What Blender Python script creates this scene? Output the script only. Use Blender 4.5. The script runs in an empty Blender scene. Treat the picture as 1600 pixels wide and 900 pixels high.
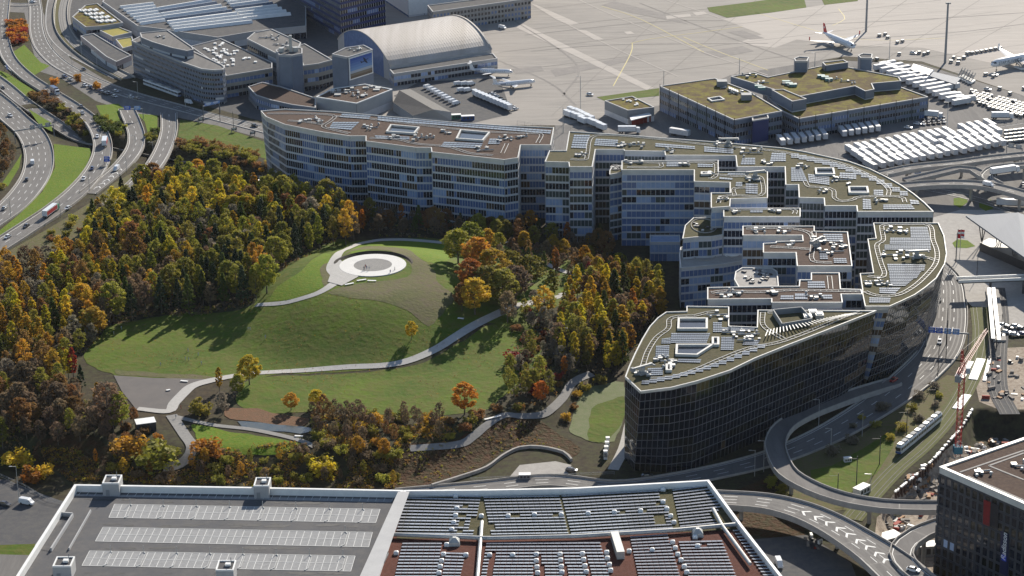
import bpy, bmesh, math, random
import numpy as np
from mathutils import Vector, Matrix, noise
random.seed(7)
C = bpy.context.scene.collection
R = math.radians
S = bpy.context.scene
# ---------------------------------------------------------------- camera
FP, TH, CAMZ, ROLL = 3550.0, R(20.0), 335.0, R(0.85)
cs, sn = math.cos(ROLL), math.sin(ROLL)
VR, VF, VU = Vector((1, 0, 0)), Vector((0, math.cos(TH), -math.sin(TH))), Vector((0, math.sin(TH), math.cos(TH)))
AR = cs * VR - sn * VU
AU = sn * VR + cs * VU
CAM = Vector((0, 0, CAMZ))
cd = bpy.data.cameras.new('camera'); cam = bpy.data.objects.new('camera', cd); C.objects.link(cam)
cd.sensor_width = 36; cd.lens = FP / 1600 * 36; cd.clip_start = 1; cd.clip_end = 9000
m = Matrix((AR, AU, -VF)).transposed().to_4x4(); m.translation = CAM; cam.matrix_world = m
S.camera = cam
# ---------------------------------------------------------------- sky, sun, exposure
SUN_EL = R(27.0); SD = Vector((0.363, 0.932, 0)).normalized()      # horizontal direction towards the sun
w = bpy.data.worlds.new("World"); S.world = w; w.use_nodes = True
nt = w.node_tree; bg = nt.nodes['Background']
sky = nt.nodes.new('ShaderNodeTexSky'); sky.sky_type = 'NISHITA'; sky.sun_disc = False
sky.sun_elevation = SUN_EL; sky.sun_rotation = math.atan2(SD.x, SD.y); sky.altitude = 400
sky.air_density = 1.0; sky.dust_density = 0.6
nt.links.new(sky.outputs[0], bg.inputs[0]); bg.inputs[1].default_value = 0.083
sl = bpy.data.lights.new('sun', 'SUN'); sl.energy = 5.0; sl.angle = R(0.5); sl.color = (1.0, 0.92, 0.80)
so = bpy.data.objects.new('sun', sl); C.objects.link(so)
sv = Vector((SD.x * math.cos(SUN_EL), SD.y * math.cos(SUN_EL), math.sin(SUN_EL)))
so.rotation_euler = sv.to_track_quat('Z', 'Y').to_euler(); so.location = (0, 900, 500)
S.view_settings.view_transform = 'Standard'; S.view_settings.look = 'None'
S.view_settings.exposure = 0.60; S.view_settings.gamma = 1
S.render.engine = 'CYCLES'
S.cycles.max_bounces = 5; S.cycles.diffuse_bounces = 3; S.cycles.glossy_bounces = 2
S.cycles.transmission_bounces = 3; S.cycles.volume_bounces = 0; S.cycles.transparent_max_bounces = 6

# ---------------------------------------------------------------- mapping from survey points to the ground
def ray(px, py):
    return AR * (px - 800) - AU * (py - 450) + VF * FP
def G(px, py, z=0.0):
    d = ray(px, py); t = (z - CAMZ) / d.z
    return CAM + d * t
def inv(p):
    d = Vector(p) - CAM; k = FP / d.dot(VF)
    return 800 + d.dot(AR) * k, 450 - d.dot(AU) * k
def sstep(a, b, x):
    t = np.clip((x - a) / (b - a), 0, 1); return t * t * (3 - 2 * t)
def segdist(pts, x, y, closed):
    d = np.full(np.shape(x), 1e9); n = len(pts)
    for i in range(n if closed else n - 1):
        ax, ay = pts[i][:2]; bx, by = pts[(i + 1) % n][:2]
        ex, ey = bx - ax, by - ay; L = ex * ex + ey * ey + 1e-9
        t = np.clip(((x - ax) * ex + (y - ay) * ey) / L, 0, 1)
        d = np.minimum(d, np.hypot(x - ax - t * ex, y - ay - t * ey))
    return d
def inside(pts, x, y):
    r = np.zeros(np.shape(x), bool); n = len(pts); j = n - 1
    for i in range(n):
        xi, yi = pts[i][:2]; xj, yj = pts[j][:2]
        r ^= ((yi > y) != (yj > y)) & (x < (xj - xi) * (y - yi) / (yj - yi + 1e-12) + xi); j = i
    return r
def sd(pts, x, y):
    d = segdist(pts, x, y, True); return np.where(inside(pts, x, y), d, -d)
def smooth(pts, step=4.0):
    """Catmull-Rom through points, resampled about every step metres"""
    P = [Vector(p) for p in pts]; P = [2 * P[0] - P[1]] + P + [2 * P[-1] - P[-2]]
    out = []
    for i in range(1, len(P) - 2):
        a, b, c, d = P[i - 1:i + 3]; n = max(1, int((c - b).length / step))
        for k in range(n):
            t = k / n
            out.append(0.5 * ((2 * b) + (c - a) * t + (2 * a - 5 * b + 4 * c - d) * t * t + (3 * b - a - 3 * c + d) * t ** 3))
    out.append(P[-2]); return out
PLAT = [tuple(G(*p)) for p in [(-150, 440), (60, 415), (150, 385), (215, 335), (330, 312), (430, 316), (560, 342), (700, 362), (830, 382), (930, 405), (995, 440), (1020, 480), (990, 550), (955, 610), (900, 660), (820, 700), (740, 725), (640, 750), (540, 757), (300, 757), (170, 748), (100, 735), (-150, 728)]]
HC = G(585, 428, 19.0)
VALLEY = [tuple(p) for p in smooth([G(*p) for p in [(60, 178), (90, 198), (127, 218), (180, 229), (250, 243), (320, 256), (380, 268), (450, 284)]], 15)]
PIT = [tuple(G(*p)) for p in [(1372, 800), (1400, 764), (1450, 722), (1498, 676), (1520, 640), (1560, 645), (1680, 650), (1680, 1000), (1372, 1000)]]
MOUND2 = G(820, 660, 6)
def hgt(x, y):
    x = np.asarray(x, float); y = np.asarray(y, float)
    z = 6.0 * sstep(0, 20, sd(PLAT, x, y))
    r = np.hypot(x - HC.x, (y - HC.y) * 0.92)
    z = z + 13.0 * (1 - sstep(20, 76, r))
    z = z - 5.0 * (1 - sstep(7, 17, segdist(VALLEY, x, y, False)))
    z = z - 7.0 * sstep(0, 3, sd(PIT, x, y))
    return z
def GT(px, py):
    """the point of the terrain seen at px, py"""
    d = ray(px, py); zs = np.arange(30, -10, -0.2); t = (zs - CAMZ) / d.z
    X, Y = d.x * t, d.y * t; hh = hgt(X, Y); k = np.argmax(hh >= zs)
    return Vector((X[k], Y[k], float(hh[k])))
def hz(x, y): return float(hgt(np.array([x]), np.array([y]))[0])

# ---------------------------------------------------------------- materials
MATS = {}
def mat(name, c1, c2=None, scale=0.2, rough=0.8, metal=0.0, bump=0.0, bscale=None, c3=None, spec=0.4, trans=0.0, rnd=0.0, stretch=None, coat=0.0):
    if name in MATS: return MATS[name]
    M = bpy.data.materials.new(name); M.use_nodes = True; N = M.node_tree.nodes; L = M.node_tree.links
    b = N['Principled BSDF']; b.inputs['Roughness'].default_value = rough; b.inputs['Metallic'].default_value = metal
    b.inputs['Specular IOR Level'].default_value = spec; b.inputs['Coat Weight'].default_value = coat
    tc = N.new('ShaderNodeTexCoord'); src = tc.outputs['Object']
    if stretch:
        mp = N.new('ShaderNodeMapping'); mp.inputs['Scale'].default_value = stretch[:3]
        if len(stretch) > 3: mp.inputs['Rotation'].default_value[2] = stretch[3]
        L.new(src, mp.inputs[0]); src = mp.outputs[0]
    c2 = c2 or tuple(v * 0.8 for v in c1)
    nz = N.new('ShaderNodeTexNoise'); nz.inputs['Scale'].default_value = scale; nz.inputs['Detail'].default_value = 6; nz.inputs['Roughness'].default_value = 0.65
    L.new(src, nz.inputs['Vector'])
    rp = N.new('ShaderNodeValToRGB'); e = rp.color_ramp.elements
    e[0].position = 0.33; e[0].color = (*c1, 1); e[1].position = 0.67; e[1].color = (*c2, 1)
    if c3: k = e.new(0.5); k.color = (*c3, 1)
    L.new(nz.outputs['Fac'], rp.inputs[0]); col = rp.outputs[0]
    if rnd:
        oi = N.new('ShaderNodeObjectInfo'); hs = N.new('ShaderNodeHueSaturation')
        mr = N.new('ShaderNodeMapRange'); mr.inputs['To Min'].default_value = 1 - rnd; mr.inputs['To Max'].default_value = 1 + rnd
        L.new(oi.outputs['Random'], mr.inputs[0]); L.new(mr.outputs[0], hs.inputs['Value'])
        m2 = N.new('ShaderNodeMapRange'); m2.inputs['To Min'].default_value = 0.5 - rnd * 0.045; m2.inputs['To Max'].default_value = 0.5 + rnd * 0.06
        ml = N.new('ShaderNodeMath'); ml.operation = 'MULTIPLY'; ml.inputs[1].default_value = 7.3; fr = N.new('ShaderNodeMath'); fr.operation = 'FRACT'
        L.new(oi.outputs['Random'], ml.inputs[0]); L.new(ml.outputs[0], fr.inputs[0]); L.new(fr.outputs[0], m2.inputs[0]); L.new(m2.outputs[0], hs.inputs['Hue'])
        L.new(col, hs.inputs['Color']); col = hs.outputs[0]
    L.new(col, b.inputs['Base Color'])
    if bump:
        n2 = N.new('ShaderNodeTexNoise'); n2.inputs['Scale'].default_value = bscale or scale * 4; n2.inputs['Detail'].default_value = 5
        L.new(src, n2.inputs['Vector'])
        bp = N.new('ShaderNodeBump'); bp.inputs['Strength'].default_value = min(bump, 1); bp.inputs['Distance'].default_value = max(bump, .05)
        L.new(n2.outputs['Fac'], bp.inputs['Height']); L.new(bp.outputs[0], b.inputs['Normal'])
    if trans:
        tr = N.new('ShaderNodeBsdfTranslucent'); L.new(col, tr.inputs[0]); mx = N.new('ShaderNodeMixShader'); mx.inputs[0].default_value = trans
        L.new(b.outputs[0], mx.inputs[1]); L.new(tr.outputs[0], mx.inputs[2]); L.new(mx.outputs[0], N['Material Output'].inputs[0])
    MATS[name] = M; return M
def two_scale(name, a, b_, c, s1, s2, rough=0.9, bump=0.3, streak=None):
    """ground: large patches (a/b) broken by fine grain (c)"""
    M = mat(name, a, b_, s1, rough, 0, bump, s2 * 2, spec=.12); N = M.node_tree.nodes; L = M.node_tree.links; b = N['Principled BSDF']
    src = b.inputs['Base Color'].links[0].from_socket
    tc = N.new('ShaderNodeTexCoord'); n = N.new('ShaderNodeTexNoise'); n.inputs['Scale'].default_value = s2; n.inputs['Detail'].default_value = 8; n.inputs['Roughness'].default_value = 0.75
    v = tc.outputs['Object']
    if streak:
        mp = N.new('ShaderNodeMapping'); mp.inputs['Scale'].default_value = streak[:3]; mp.inputs['Rotation'].default_value[2] = streak[3]; L.new(v, mp.inputs[0]); v = mp.outputs[0]
    L.new(v, n.inputs['Vector'])
    rp = N.new('ShaderNodeValToRGB'); rp.color_ramp.elements[0].position = 0.42; rp.color_ramp.elements[1].position = 0.62
    L.new(n.outputs['Fac'], rp.inputs[0]); mx = N.new('ShaderNodeMixRGB'); L.new(rp.outputs[0], mx.inputs[0])
    L.new(src, mx.inputs[1]); mx.inputs[2].default_value = (*c, 1)
    L.new(mx.outputs[0], b.inputs['Base Color']); return M
soil = two_scale('soil_mat', (.07, .052, .03), (.05, .06, .022), (.035, .026, .018), .03, .35)
mgrass = two_scale('grass_mat', (.105, .185, .008), (.075, .14, .008), (.14, .17, .015), .035, .5, bump=.5)
mgrass2 = two_scale('hill_grass_mat', (.10, .15, .010), (.048, .088, .008), (.105, .112, .022), .03, .22, bump=.55)
mdry = two_scale('dry_grass_mat', (.12, .115, .045), (.09, .10, .03), (.13, .10, .06), .05, .5, bump=.4)
mdirt = two_scale('bare_dirt_mat', (.135, .105, .07), (.085, .10, .03), (.12, .12, .045), .07, .35, bump=.5)
mbank = two_scale('bank_earth_mat', (.085, .038, .018), (.055, .03, .014), (.05, .045, .018), .08, .35, bump=.9)
masph = two_scale('asphalt_mat', (.17, .16, .155), (.145, .14, .135), (.20, .19, .18), .03, .25, bump=.05, streak=(1, .12, 1, .6))
masph2 = two_scale('dark_asphalt_mat', (.10, .10, .105), (.08, .08, .085), (.12, .115, .11), .05, .3, bump=.05)
mdeck = two_scale('deck_asphalt_mat', (.115, .115, .12), (.095, .095, .10), (.135, .13, .128), .05, .2, bump=.05)
mconc = two_scale('concrete_mat', (.38, .36, .335), (.32, .30, .28), (.42, .40, .37), .04, .4, bump=.05)
mapron = two_scale('apron_mat', (.315, .29, .262), (.25, .234, .217), (.345, .318, .288), .012, .11, bump=.02, streak=(.25, 2.2, 1, .16))
mapron2 = two_scale('new_apron_mat', (.44, .40, .36), (.39, .36, .33), (.47, .43, .39), .012, .13, bump=.02, streak=(.25, 2.2, 1, .16))
mapron3 = two_scale('old_apron_mat', (.25, .23, .215), (.22, .205, .195), (.28, .26, .24), .03, .2, bump=.02)
mpath = two_scale('path_mat', (.44, .43, .40), (.38, .37, .35), (.48, .46, .44), .1, .8, bump=.05)
mpath2 = two_scale('gravel_mat', (.26, .25, .24), (.22, .215, .21), (.29, .28, .26), .1, .9, bump=.05)
msand = two_scale('site_sand_mat', (.42, .36, .29), (.34, .29, .235), (.22, .17, .13), .08, .6, bump=.4)
mwhite = mat('white_paint', (.82, .82, .80), (.74, .74, .72), .5, .5)
mline = mat('marking_paint', (.72, .72, .70), (.6, .6, .58), .4, .7)
mrim = mat('white_parapet_metal', (.66, .64, .60), (.54, .53, .50), .3, .4)
mwall = mat('light_wall', (.42, .42, .42), (.36, .36, .365), .15, .7)
mgrey = mat('grey_wall', (.26, .27, .28), (.22, .23, .24), .12, .7)
mdk = mat('dark_metal', (.035, .035, .04), (.05, .05, .055), .5, .5)
msteel = mat('steel', (.38, .38, .38), (.3, .3, .3), .6, .35, .8)
mgalv = mat('galvanised', (.5, .5, .48), (.4, .4, .39), .4, .45, .3)
mband = mat('facade_band', (.62, .62, .63), (.54, .545, .56), .3, .5)
mbandd = mat('dark_facade_band', (.27, .27, .28), (.21, .21, .22), .3, .4, .1)
g_dark = mat('glass_dark', (.012, .016, .026), (.02, .025, .04), .5, .08, 0, spec=.8)
g_black = mat('glass_black', (.006, .008, .015), (.010, .012, .022), .5, .05, 0, spec=.7)
g_blue = mat('glass_blue_reflect', (.15, .22, .40), (.10, .155, .30), .4, .2, 0, spec=.8)  # blue of the reflected sky put into the pane colour
g_pale = mat('glass_pale', (.36, .46, .66), (.28, .37, .54), .4, .25, 0, spec=.6)
g_green = mat('glass_green', (.07, .09, .085), (.05, .07, .07), .4, .15, 0, spec=.8)
g_brown = mat('glass_brown_reflect', (.13, .085, .045), (.07, .05, .035), .3, .15, 0, spec=.7)  # brown reflection painted as the colour of the pane
g_black2 = mat('glass_black_olive', (.018, .017, .012), (.012, .012, .010), .15, .08, 0, spec=.5)
groof = two_scale('brown_roof_mat', (.075, .045, .035), (.055, .035, .028), (.10, .066, .048), .08, .8, bump=.2)
groof2 = two_scale('olive_roof_mat', (.078, .074, .028), (.052, .050, .026), (.105, .088, .045), .06, .7, bump=.2)
gsedum = two_scale('sedum_roof_mat', (.17, .15, .012), (.075, .045, .02), (.11, .08, .02), .14, .45, bump=.3)
mredgr = two_scale('red_gravel_mat', (.10, .034, .022), (.075, .028, .02), (.12, .045, .032), .1, .9, bump=.2)
msol = mat('solar_cell_sky', (.165, .185, .23), (.13, .15, .19), .15, .25, .1, spec=.9)  # reflected sky put into the cell colour
msol2 = mat('solar_cell_bright_sky', (.36, .38, .43), (.28, .30, .35), .3, .22, .1, spec=.9)  # lighter cells: bright sky near the sun put into the base colour
mhang = mat('hangar_skin', (.52, .48, .44), (.38, .335, .29), .05, .5, .1, stretch=(2.5, .12, .25, 0))
_e = MATS['sedum_roof_mat'].node_tree.nodes
for _n in _e:
    if _n.type == 'VALTORGB' and abs(_n.color_ramp.elements[0].position - .33) < .01: _n.color_ramp.elements[0].position, _n.color_ramp.elements[1].position = .44, .54
# ---------------------------------------------------------------- mesh helpers
class MB:
    def __init__(s): s.v = []; s.f = []; s.m = []
    def quad(s, a, b, c, d, m=0):
        n = len(s.v); s.v += [a, b, c, d]; s.f.append((n, n + 1, n + 2, n + 3)); s.m.append(m)
    def poly(s, pts, m=0):
        n = len(s.v); s.v += list(pts); s.f.append(tuple(range(n, n + len(pts)))); s.m.append(m)
    def hexa(s, b, t, m=0, bottom=True):
        n = len(s.v); s.v += list(b) + list(t); k = len(b)
        s.f.append(tuple(range(n + k, n + 2 * k))); s.m.append(m)
        if bottom: s.f.append(tuple(range(n + k - 1, n - 1, -1))); s.m.append(m)
        for i in range(k):
            j = (i + 1) % k; s.f.append((n + i, n + j, n + k + j, n + k + i)); s.m.append(m)
    def box(s, c, sz, m=0, rz=0.0, M=None):
        x, y, z = (v / 2 for v in sz); ca, sa = math.cos(rz), math.sin(rz)
        pts = [Vector((c[0] + px * ca - py * sa, c[1] + px * sa + py * ca, c[2] + pz)) for pz in (-z, z) for px, py in ((-x, -y), (x, -y), (x, y), (-x, y))]
        if M is not None: pts = [M @ p for p in pts]
        s.hexa(pts[:4], pts[4:], m)
    def prism(s, poly, z0, z1, m=0, bottom=False):
        s.hexa([Vector((p[0], p[1], z0)) for p in poly], [Vector((p[0], p[1], z1)) for p in poly], m, bottom)
    def tube(s, a, b, r0, r1=None, n=6, m=0, caps=True):
        a, b = Vector(a), Vector(b); r1 = r0 if r1 is None else r1; d = (b - a).normalized()
        u = d.orthogonal().normalized(); v = d.cross(u); k = len(s.v)
        for p, r in ((a, r0), (b, r1)):
            for i in range(n):
                t = 2 * math.pi * i / n; s.v.append(p + u * r * math.cos(t) + v * r * math.sin(t))
        for i in range(n):
            j = (i + 1) % n; s.f.append((k + i, k + j, k + n + j, k + n + i)); s.m.append(m)
        if caps:
            s.f.append(tuple(k + n + i for i in range(n))); s.m.append(m); s.f.append(tuple(k + n - 1 - i for i in range(n))); s.m.append(m)
    def loft(s, rings, m=0, caps=True):
        k = len(s.v); n = len(rings[0])
        for r in rings: s.v += [Vector(p) for p in r]
        for q in range(len(rings) - 1):
            for i in range(n):
                j = (i + 1) % n; s.f.append((k + q * n + i, k + q * n + j, k + (q + 1) * n + j, k + (q + 1) * n + i)); s.m.append(m)
        if caps:
            s.f.append(tuple(k + n - 1 - i for i in range(n))); s.m.append(m)
            e = k + (len(rings) - 1) * n; s.f.append(tuple(e + i for i in range(n))); s.m.append(m)
    def beam(s, a, b, w, h, m=0):
        """rectangular bar from a to b, w wide, its top h above the line"""
        a, b = Vector(a), Vector(b); d = (b - a); sdv = Vector((-d.y, d.x, 0)); 
        if sdv.length < 1e-6: sdv = Vector((1, 0, 0))
        sdv = sdv.normalized() * w / 2; u = Vector((0, 0, h))
        s.hexa([a - sdv, b - sdv, b + sdv, a + sdv], [a - sdv + u, b - sdv + u, b + sdv + u, a + sdv + u], m)
    def build(s, name, mats, parent=None, org=None, smooth=False, kind=None):
        if not s.f: return None
        me = bpy.data.meshes.new(name)
        if org is None: org = Vector(parent.location) if (parent is not None and parent.get('_w')) else Vector((0, 0, 0))
        arr = np.array([tuple(p) for p in s.v]) - np.array(tuple(org))
        me.from_pydata(arr.tolist(), [], s.f)
        for mm in (mats if isinstance(mats, (list, tuple)) else [mats]): me.materials.append(mm)
        if any(s.m): me.polygons.foreach_set('material_index', s.m)
        if smooth: me.polygons.foreach_set('use_smooth', [True] * len(s.f))
        me.update()
        o = bpy.data.objects.new(name, me); C.objects.link(o)
        if parent is not None: o.parent = parent
        else: o.location = org
        if kind: o['kind'] = kind
        return o
def tag(o, label, cat, group=None):
    o['label'] = label; o['category'] = cat
    if group: o['group'] = group
    return o
def thing(name, label, cat, loc, rz=0.0, group=None, world=True):
    """Empty at the base; world=True: its parts are given in world coordinates (no rotation)"""
    o = bpy.data.objects.new(name, None); C.objects.link(o); o.location = loc; o.rotation_euler = (0, 0, rz); o.empty_display_size = .5
    tag(o, label, cat, group)
    if world: o['_w'] = 1
    return o
def dup(root, loc, rz=None, label=None, group=None, sc=None, swap=None):
    r = root.copy(); C.objects.link(r); r.location = loc
    if rz is not None: r.rotation_euler = (0, 0, rz)
    if sc: r.scale = sc if isinstance(sc, tuple) else (sc, sc, sc)
    if label: r['label'] = label
    if group: r['group'] = group
    for ch in root.children:
        c = ch.copy(); C.objects.link(c); c.parent = r
        for g in ch.children:
            d = g.copy(); C.objects.link(d); d.parent = c
    return r
def ccw(P):
    a = sum(P[i].x * P[(i + 1) % len(P)].y - P[(i + 1) % len(P)].x * P[i].y for i in range(len(P)))
    return a > 0
def offset_poly(P, d):
    """inward offset (P counter-clockwise)"""
    n = len(P); out = []
    for i in range(n):
        a, b, c = P[i - 1], P[i], P[(i + 1) % n]
        e1 = (b - a).to_2d().normalized(); e2 = (c - b).to_2d().normalized()
        n1 = Vector((-e1.y, e1.x)); n2 = Vector((-e2.y, e2.x)); mm = n1 + n2
        if mm.length < 1e-6: mm = n1
        mm.normalize(); k = d / max(.35, mm.dot(n1))
        out.append(Vector((b.x + mm.x * k, b.y + mm.y * k, b.z)))
    return out
# ---------------------------------------------------------------- ground
GX, GY, GS = (-540, 540), (540, 1590), 3.0
def terrain():
    xs = np.arange(GX[0], GX[1] + .1, GS); ys = np.arange(GY[0], GY[1] + .1, GS); X, Y = np.meshgrid(xs, ys)
    Z = hgt(X, Y); nx, ny = len(xs), len(ys)
    co = np.stack([X, Y, Z], -1).reshape(-1, 3)
    me = bpy.data.meshes.new('ground'); nf = (nx - 1) * (ny - 1)
    i = np.arange(ny - 1)[:, None] * nx + np.arange(nx - 1)[None, :]
    F = np.stack([i, i + 1, i + nx + 1, i + nx], -1).reshape(-1, 4)
    x0, x1, y0, y1 = xs[0], xs[-1], ys[0], ys[-1]; B = 2600
    far = np.array([(-B, -400, 0), (B, -400, 0), (B, 4000, 0), (-B, 4000, 0), (x0, y0, 0), (x1, y0, 0), (x1, y1, 0), (x0, y1, 0)], float)
    k = len(co)
    me.from_pydata(np.vstack([co, far]).tolist(), [], F.tolist() + [(k, k + 1, k + 5, k + 4), (k + 1, k + 2, k + 6, k + 5), (k + 2, k + 3, k + 7, k + 6), (k + 3, k, k + 4, k + 7)])
    me.materials.append(soil); me.polygons.foreach_set('use_smooth', [True] * len(me.polygons))
    o = bpy.data.objects.new('ground', me); C.objects.link(o); o['kind'] = 'structure'; return o
terrain()
def patch(name, px, m, off=.04, drape=False, kind='structure', parent=None):
    """surface area outlined by points; drape follows the terrain's own grid lines"""
    P = [GT(*p) if drape else G(p[0], p[1], 0) for p in px]
    if drape and name in ('meadow', 'bare_soil', 'bank', 'wetland', 'pond', 'reed_bed', 'green_verge', 'forest_edge'):
        Q = [Vector((p.x, p.y, 0)) for p in P]; n_ = len(Q); P = []
        for i in range(n_):
            a, b, c, d = Q[i - 1], Q[i], Q[(i + 1) % n_], Q[(i + 2) % n_]; k_ = max(2, min(14, int((c - b).length / 3)))
            for j in range(k_):
                t = j / k_; q = b.lerp(c, t) * .35 + .65 * .5 * ((2 * b) + (c - a) * t + (2 * a - 5 * b + 4 * c - d) * t * t + (3 * b - a - 3 * c + d) * t ** 3)
                q = q + Vector((noise.noise(q * .15), noise.noise(q * .15 + Vector((9, 0, 0))), 0)) * 1.2; P.append(q)
    bm = bmesh.new(); vs = [bm.verts.new((p.x, p.y, 0)) for p in P]; bm.faces.new(vs)
    if drape:
        bmesh.ops.triangulate(bm, faces=bm.faces[:])
        x0, x1 = min(p.x for p in P), max(p.x for p in P); y0, y1 = min(p.y for p in P), max(p.y for p in P)
        for a0, a1, g0, nrm in ((x0, x1, GX[0], (1, 0, 0)), (y0, y1, GY[0], (0, 1, 0))):
            k = math.ceil((a0 - g0) / GS)
            while g0 + k * GS < a1:
                q = g0 + k * GS
                bmesh.ops.bisect_plane(bm, geom=bm.faces[:] + bm.edges[:] + bm.verts[:], dist=1e-4, plane_co=(q if nrm[0] else 0, q if nrm[1] else 0, 0), plane_no=nrm)
                k += 1
        c = np.array([v.co[:] for v in bm.verts]); h = hgt(c[:, 0], c[:, 1])
        for v, z in zip(bm.verts, h): v.co.z = z + off
    else:
        for v in bm.verts: v.co.z = off
    bmesh.ops.recalc_face_normals(bm, faces=bm.faces[:])
    if sum(f.normal.z for f in bm.faces) < 0: bmesh.ops.reverse_faces(bm, faces=bm.faces[:])
    me = bpy.data.meshes.new(name); bm.to_mesh(me); bm.free(); me.materials.append(m)
    if drape: me.polygons.foreach_set('use_smooth', [True] * len(me.polygons))
    o = bpy.data.objects.new(name, me); C.objects.link(o)
    if kind: o['kind'] = kind
    if parent: o.parent = parent
    return o
def path(name, px, width, m, off=.12, edge=None):
    """path draped over the hill"""
    P = [GT(*p) for p in px]; Q = smooth([Vector((p.x, p.y, 0)) for p in P], 1.5); b = MB(); rows = []
    W = width if isinstance(width, (list, tuple)) else [width] * 2
    for i, p in enumerate(Q):
        d = (Q[min(i + 1, len(Q) - 1)] - Q[max(i - 1, 0)]).normalized(); s = Vector((-d.y, d.x, 0))
        ww = np.interp(i / (len(Q) - 1), np.linspace(0, 1, len(W)), W)
        row = []
        for k in (-.5, -.17, .17, .5):
            q = p + s * ww * k; q.z = hz(q.x, q.y) + off; row.append(q)
        rows.append(row)
    for a, c in zip(rows, rows[1:]):
        for k in range(3): b.quad(a[k], a[k + 1], c[k + 1], c[k])
    o = b.build(name, m, smooth=True, kind='structure'); return o
def road(name, px, width, z=0.1, thick=0.0, lanes=2, m=None, wall=0.8, edge=True, dash=True, par_m=None, walls=(1, 1), pillars=None):
    """road or viaduct deck along a centre line; px rows are (x, y[, z])"""
    m = m or masph; P = [G(p[0], p[1], p[2] if len(p) > 2 else 0) for p in px]
    Q = smooth(P, 4.0); b, pr, ln = MB(), MB(), MB(); L, Rr, cum = [], [], [0.0]
    Wd = width if isinstance(width, (list, tuple)) else [width] * 2
    cr = []
    for i, p in enumerate(Q):
        d = (Q[min(i + 1, len(Q) - 1)] - Q[max(i - 1, 0)]); d.z = 0; d.normalize(); s = Vector((-d.y, d.x, 0))
        if i: cum.append(cum[-1] + (Q[i] - Q[i - 1]).length)
        ww = np.interp(i / (len(Q) - 1), np.linspace(0, 1, len(Wd)), Wd); cr.append((p + Vector((0, 0, z)), s, ww))
    for (p, s, w1), (q, t, w2) in zip(cr, cr[1:]):
        b.quad(p - s * w1 / 2, q - t * w2 / 2, q + t * w2 / 2, p + s * w1 / 2)
        if thick:
            k = Vector((0, 0, -thick))
            b.quad(p + s * w1 / 2 + k, q + t * w2 / 2 + k, q - t * w2 / 2 + k, p - s * w1 / 2 + k, 1)
        for sg, on in ((1, walls[0]), (-1, walls[1])):
            if not on: continue
            a0, a1 = p + s * sg * w1 / 2, q + t * sg * w2 / 2; b0, b1 = a0 + s * sg * .35, a1 + t * sg * .35
            lo, hi = Vector((0, 0, -max(thick, .1))), Vector((0, 0, wall))
            pts = [a0, a1, b1, b0] if sg < 0 else [b0, b1, a1, a0]
            pr.hexa([v + lo for v in pts], [v + hi for v in pts])
    Z = Vector((0, 0, .03))
    def lat(dist):
        k = int(np.searchsorted(cum, dist)); k = min(max(k, 1), len(cum) - 1); t = (dist - cum[k - 1]) / max(1e-6, cum[k] - cum[k - 1])
        p = cr[k - 1][0].lerp(cr[k][0], t); s = cr[k - 1][1].lerp(cr[k][1], t); return p, s, cr[k - 1][2] * (1 - t) + cr[k][2] * t
    if edge:
        for sg in (-1, 1):
            for (p, s, w1), (q, t, w2) in zip(cr, cr[1:]):
                u1, u2 = sg * (w1 / 2 - .7), sg * (w2 / 2 - .7)
                ln.quad(p + s * (u1 - .13) + Z, q + t * (u2 - .13) + Z, q + t * (u2 + .13) + Z, p + s * (u1 + .13) + Z)
    if dash and lanes > 1:
        for k in range(1, lanes):
            dd = 2.0
            while dd + 5 < cum[-1]:
                (p, s, w1), (q, t, w2) = lat(dd), lat(dd + 4.5); f = k / lanes - .5
                u1, u2 = f * (w1 - 1.4), f * (w2 - 1.4)
                ln.quad(p + s * (u1 - .13) + Z, q + t * (u2 - .13) + Z, q + t * (u2 + .13) + Z, p + s * (u1 + .13) + Z); dd += 11
    o = b.build(name, [m, mconc], kind='structure'); wr = MB()
    if lanes > 1:
        for k in range(lanes):
            for g in (-.8, .8):
                on = True
                for i, ((p, s, w1), (q, t, w2)) in enumerate(zip(cr, cr[1:])):
                    if i % 7 == 0: on = random.random() < .72
                    if not on: continue
                    f = (k + .5) / lanes - .5; u1, u2 = f * (w1 - 1.4) + g, f * (w2 - 1.4) + g; Zw = Vector((0, 0, .015))
                    wr.quad(p + s * (u1 - .3) + Zw, q + t * (u2 - .3) + Zw, q + t * (u2 + .3) + Zw, p + s * (u1 + .3) + Zw)
        wr.build('tyre_wear', mat('worn_asphalt', (.13, .125, .12), (.155, .148, .142), .15, .8), o, kind='stuff')
    jt = MB()
    for i in range(0, len(cr) - 1, 3):
        p, s, w1 = cr[i]; d = (cr[i + 1][0] - p).normalized() * .12; Zw = Vector((0, 0, .02))
        if thick: jt.quad(p - s * w1 / 2 + Zw, p - s * w1 / 2 + d + Zw, p + s * w1 / 2 + d + Zw, p + s * w1 / 2 + Zw)
    jt.build('deck_joint', mdk, o, kind='stuff')
    pr.build('guard_wall', par_m or mconc, o); x = ln.build('lane_marking', mline, o)
    if x: x['kind'] = 'stuff'
    if pillars:
        for dd in np.arange(pillars / 2, cum[-1], pillars):
            p, s, w1 = lat(dd); g = hz(p.x, p.y)
            if p.z - g < 2.5: continue
            c = MB(); c.tube((p.x, p.y, g - .5), (p.x, p.y, p.z - thick - .9), .75, n=10); c.beam(p - s * w1 * .38 + Vector((0, 0, -thick - .95)), p + s * w1 * .38 + Vector((0, 0, -thick - .95)), 1.6, .95)
            c.build('pillar', mconc, o)
    return o, lat, cum[-1]
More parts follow.
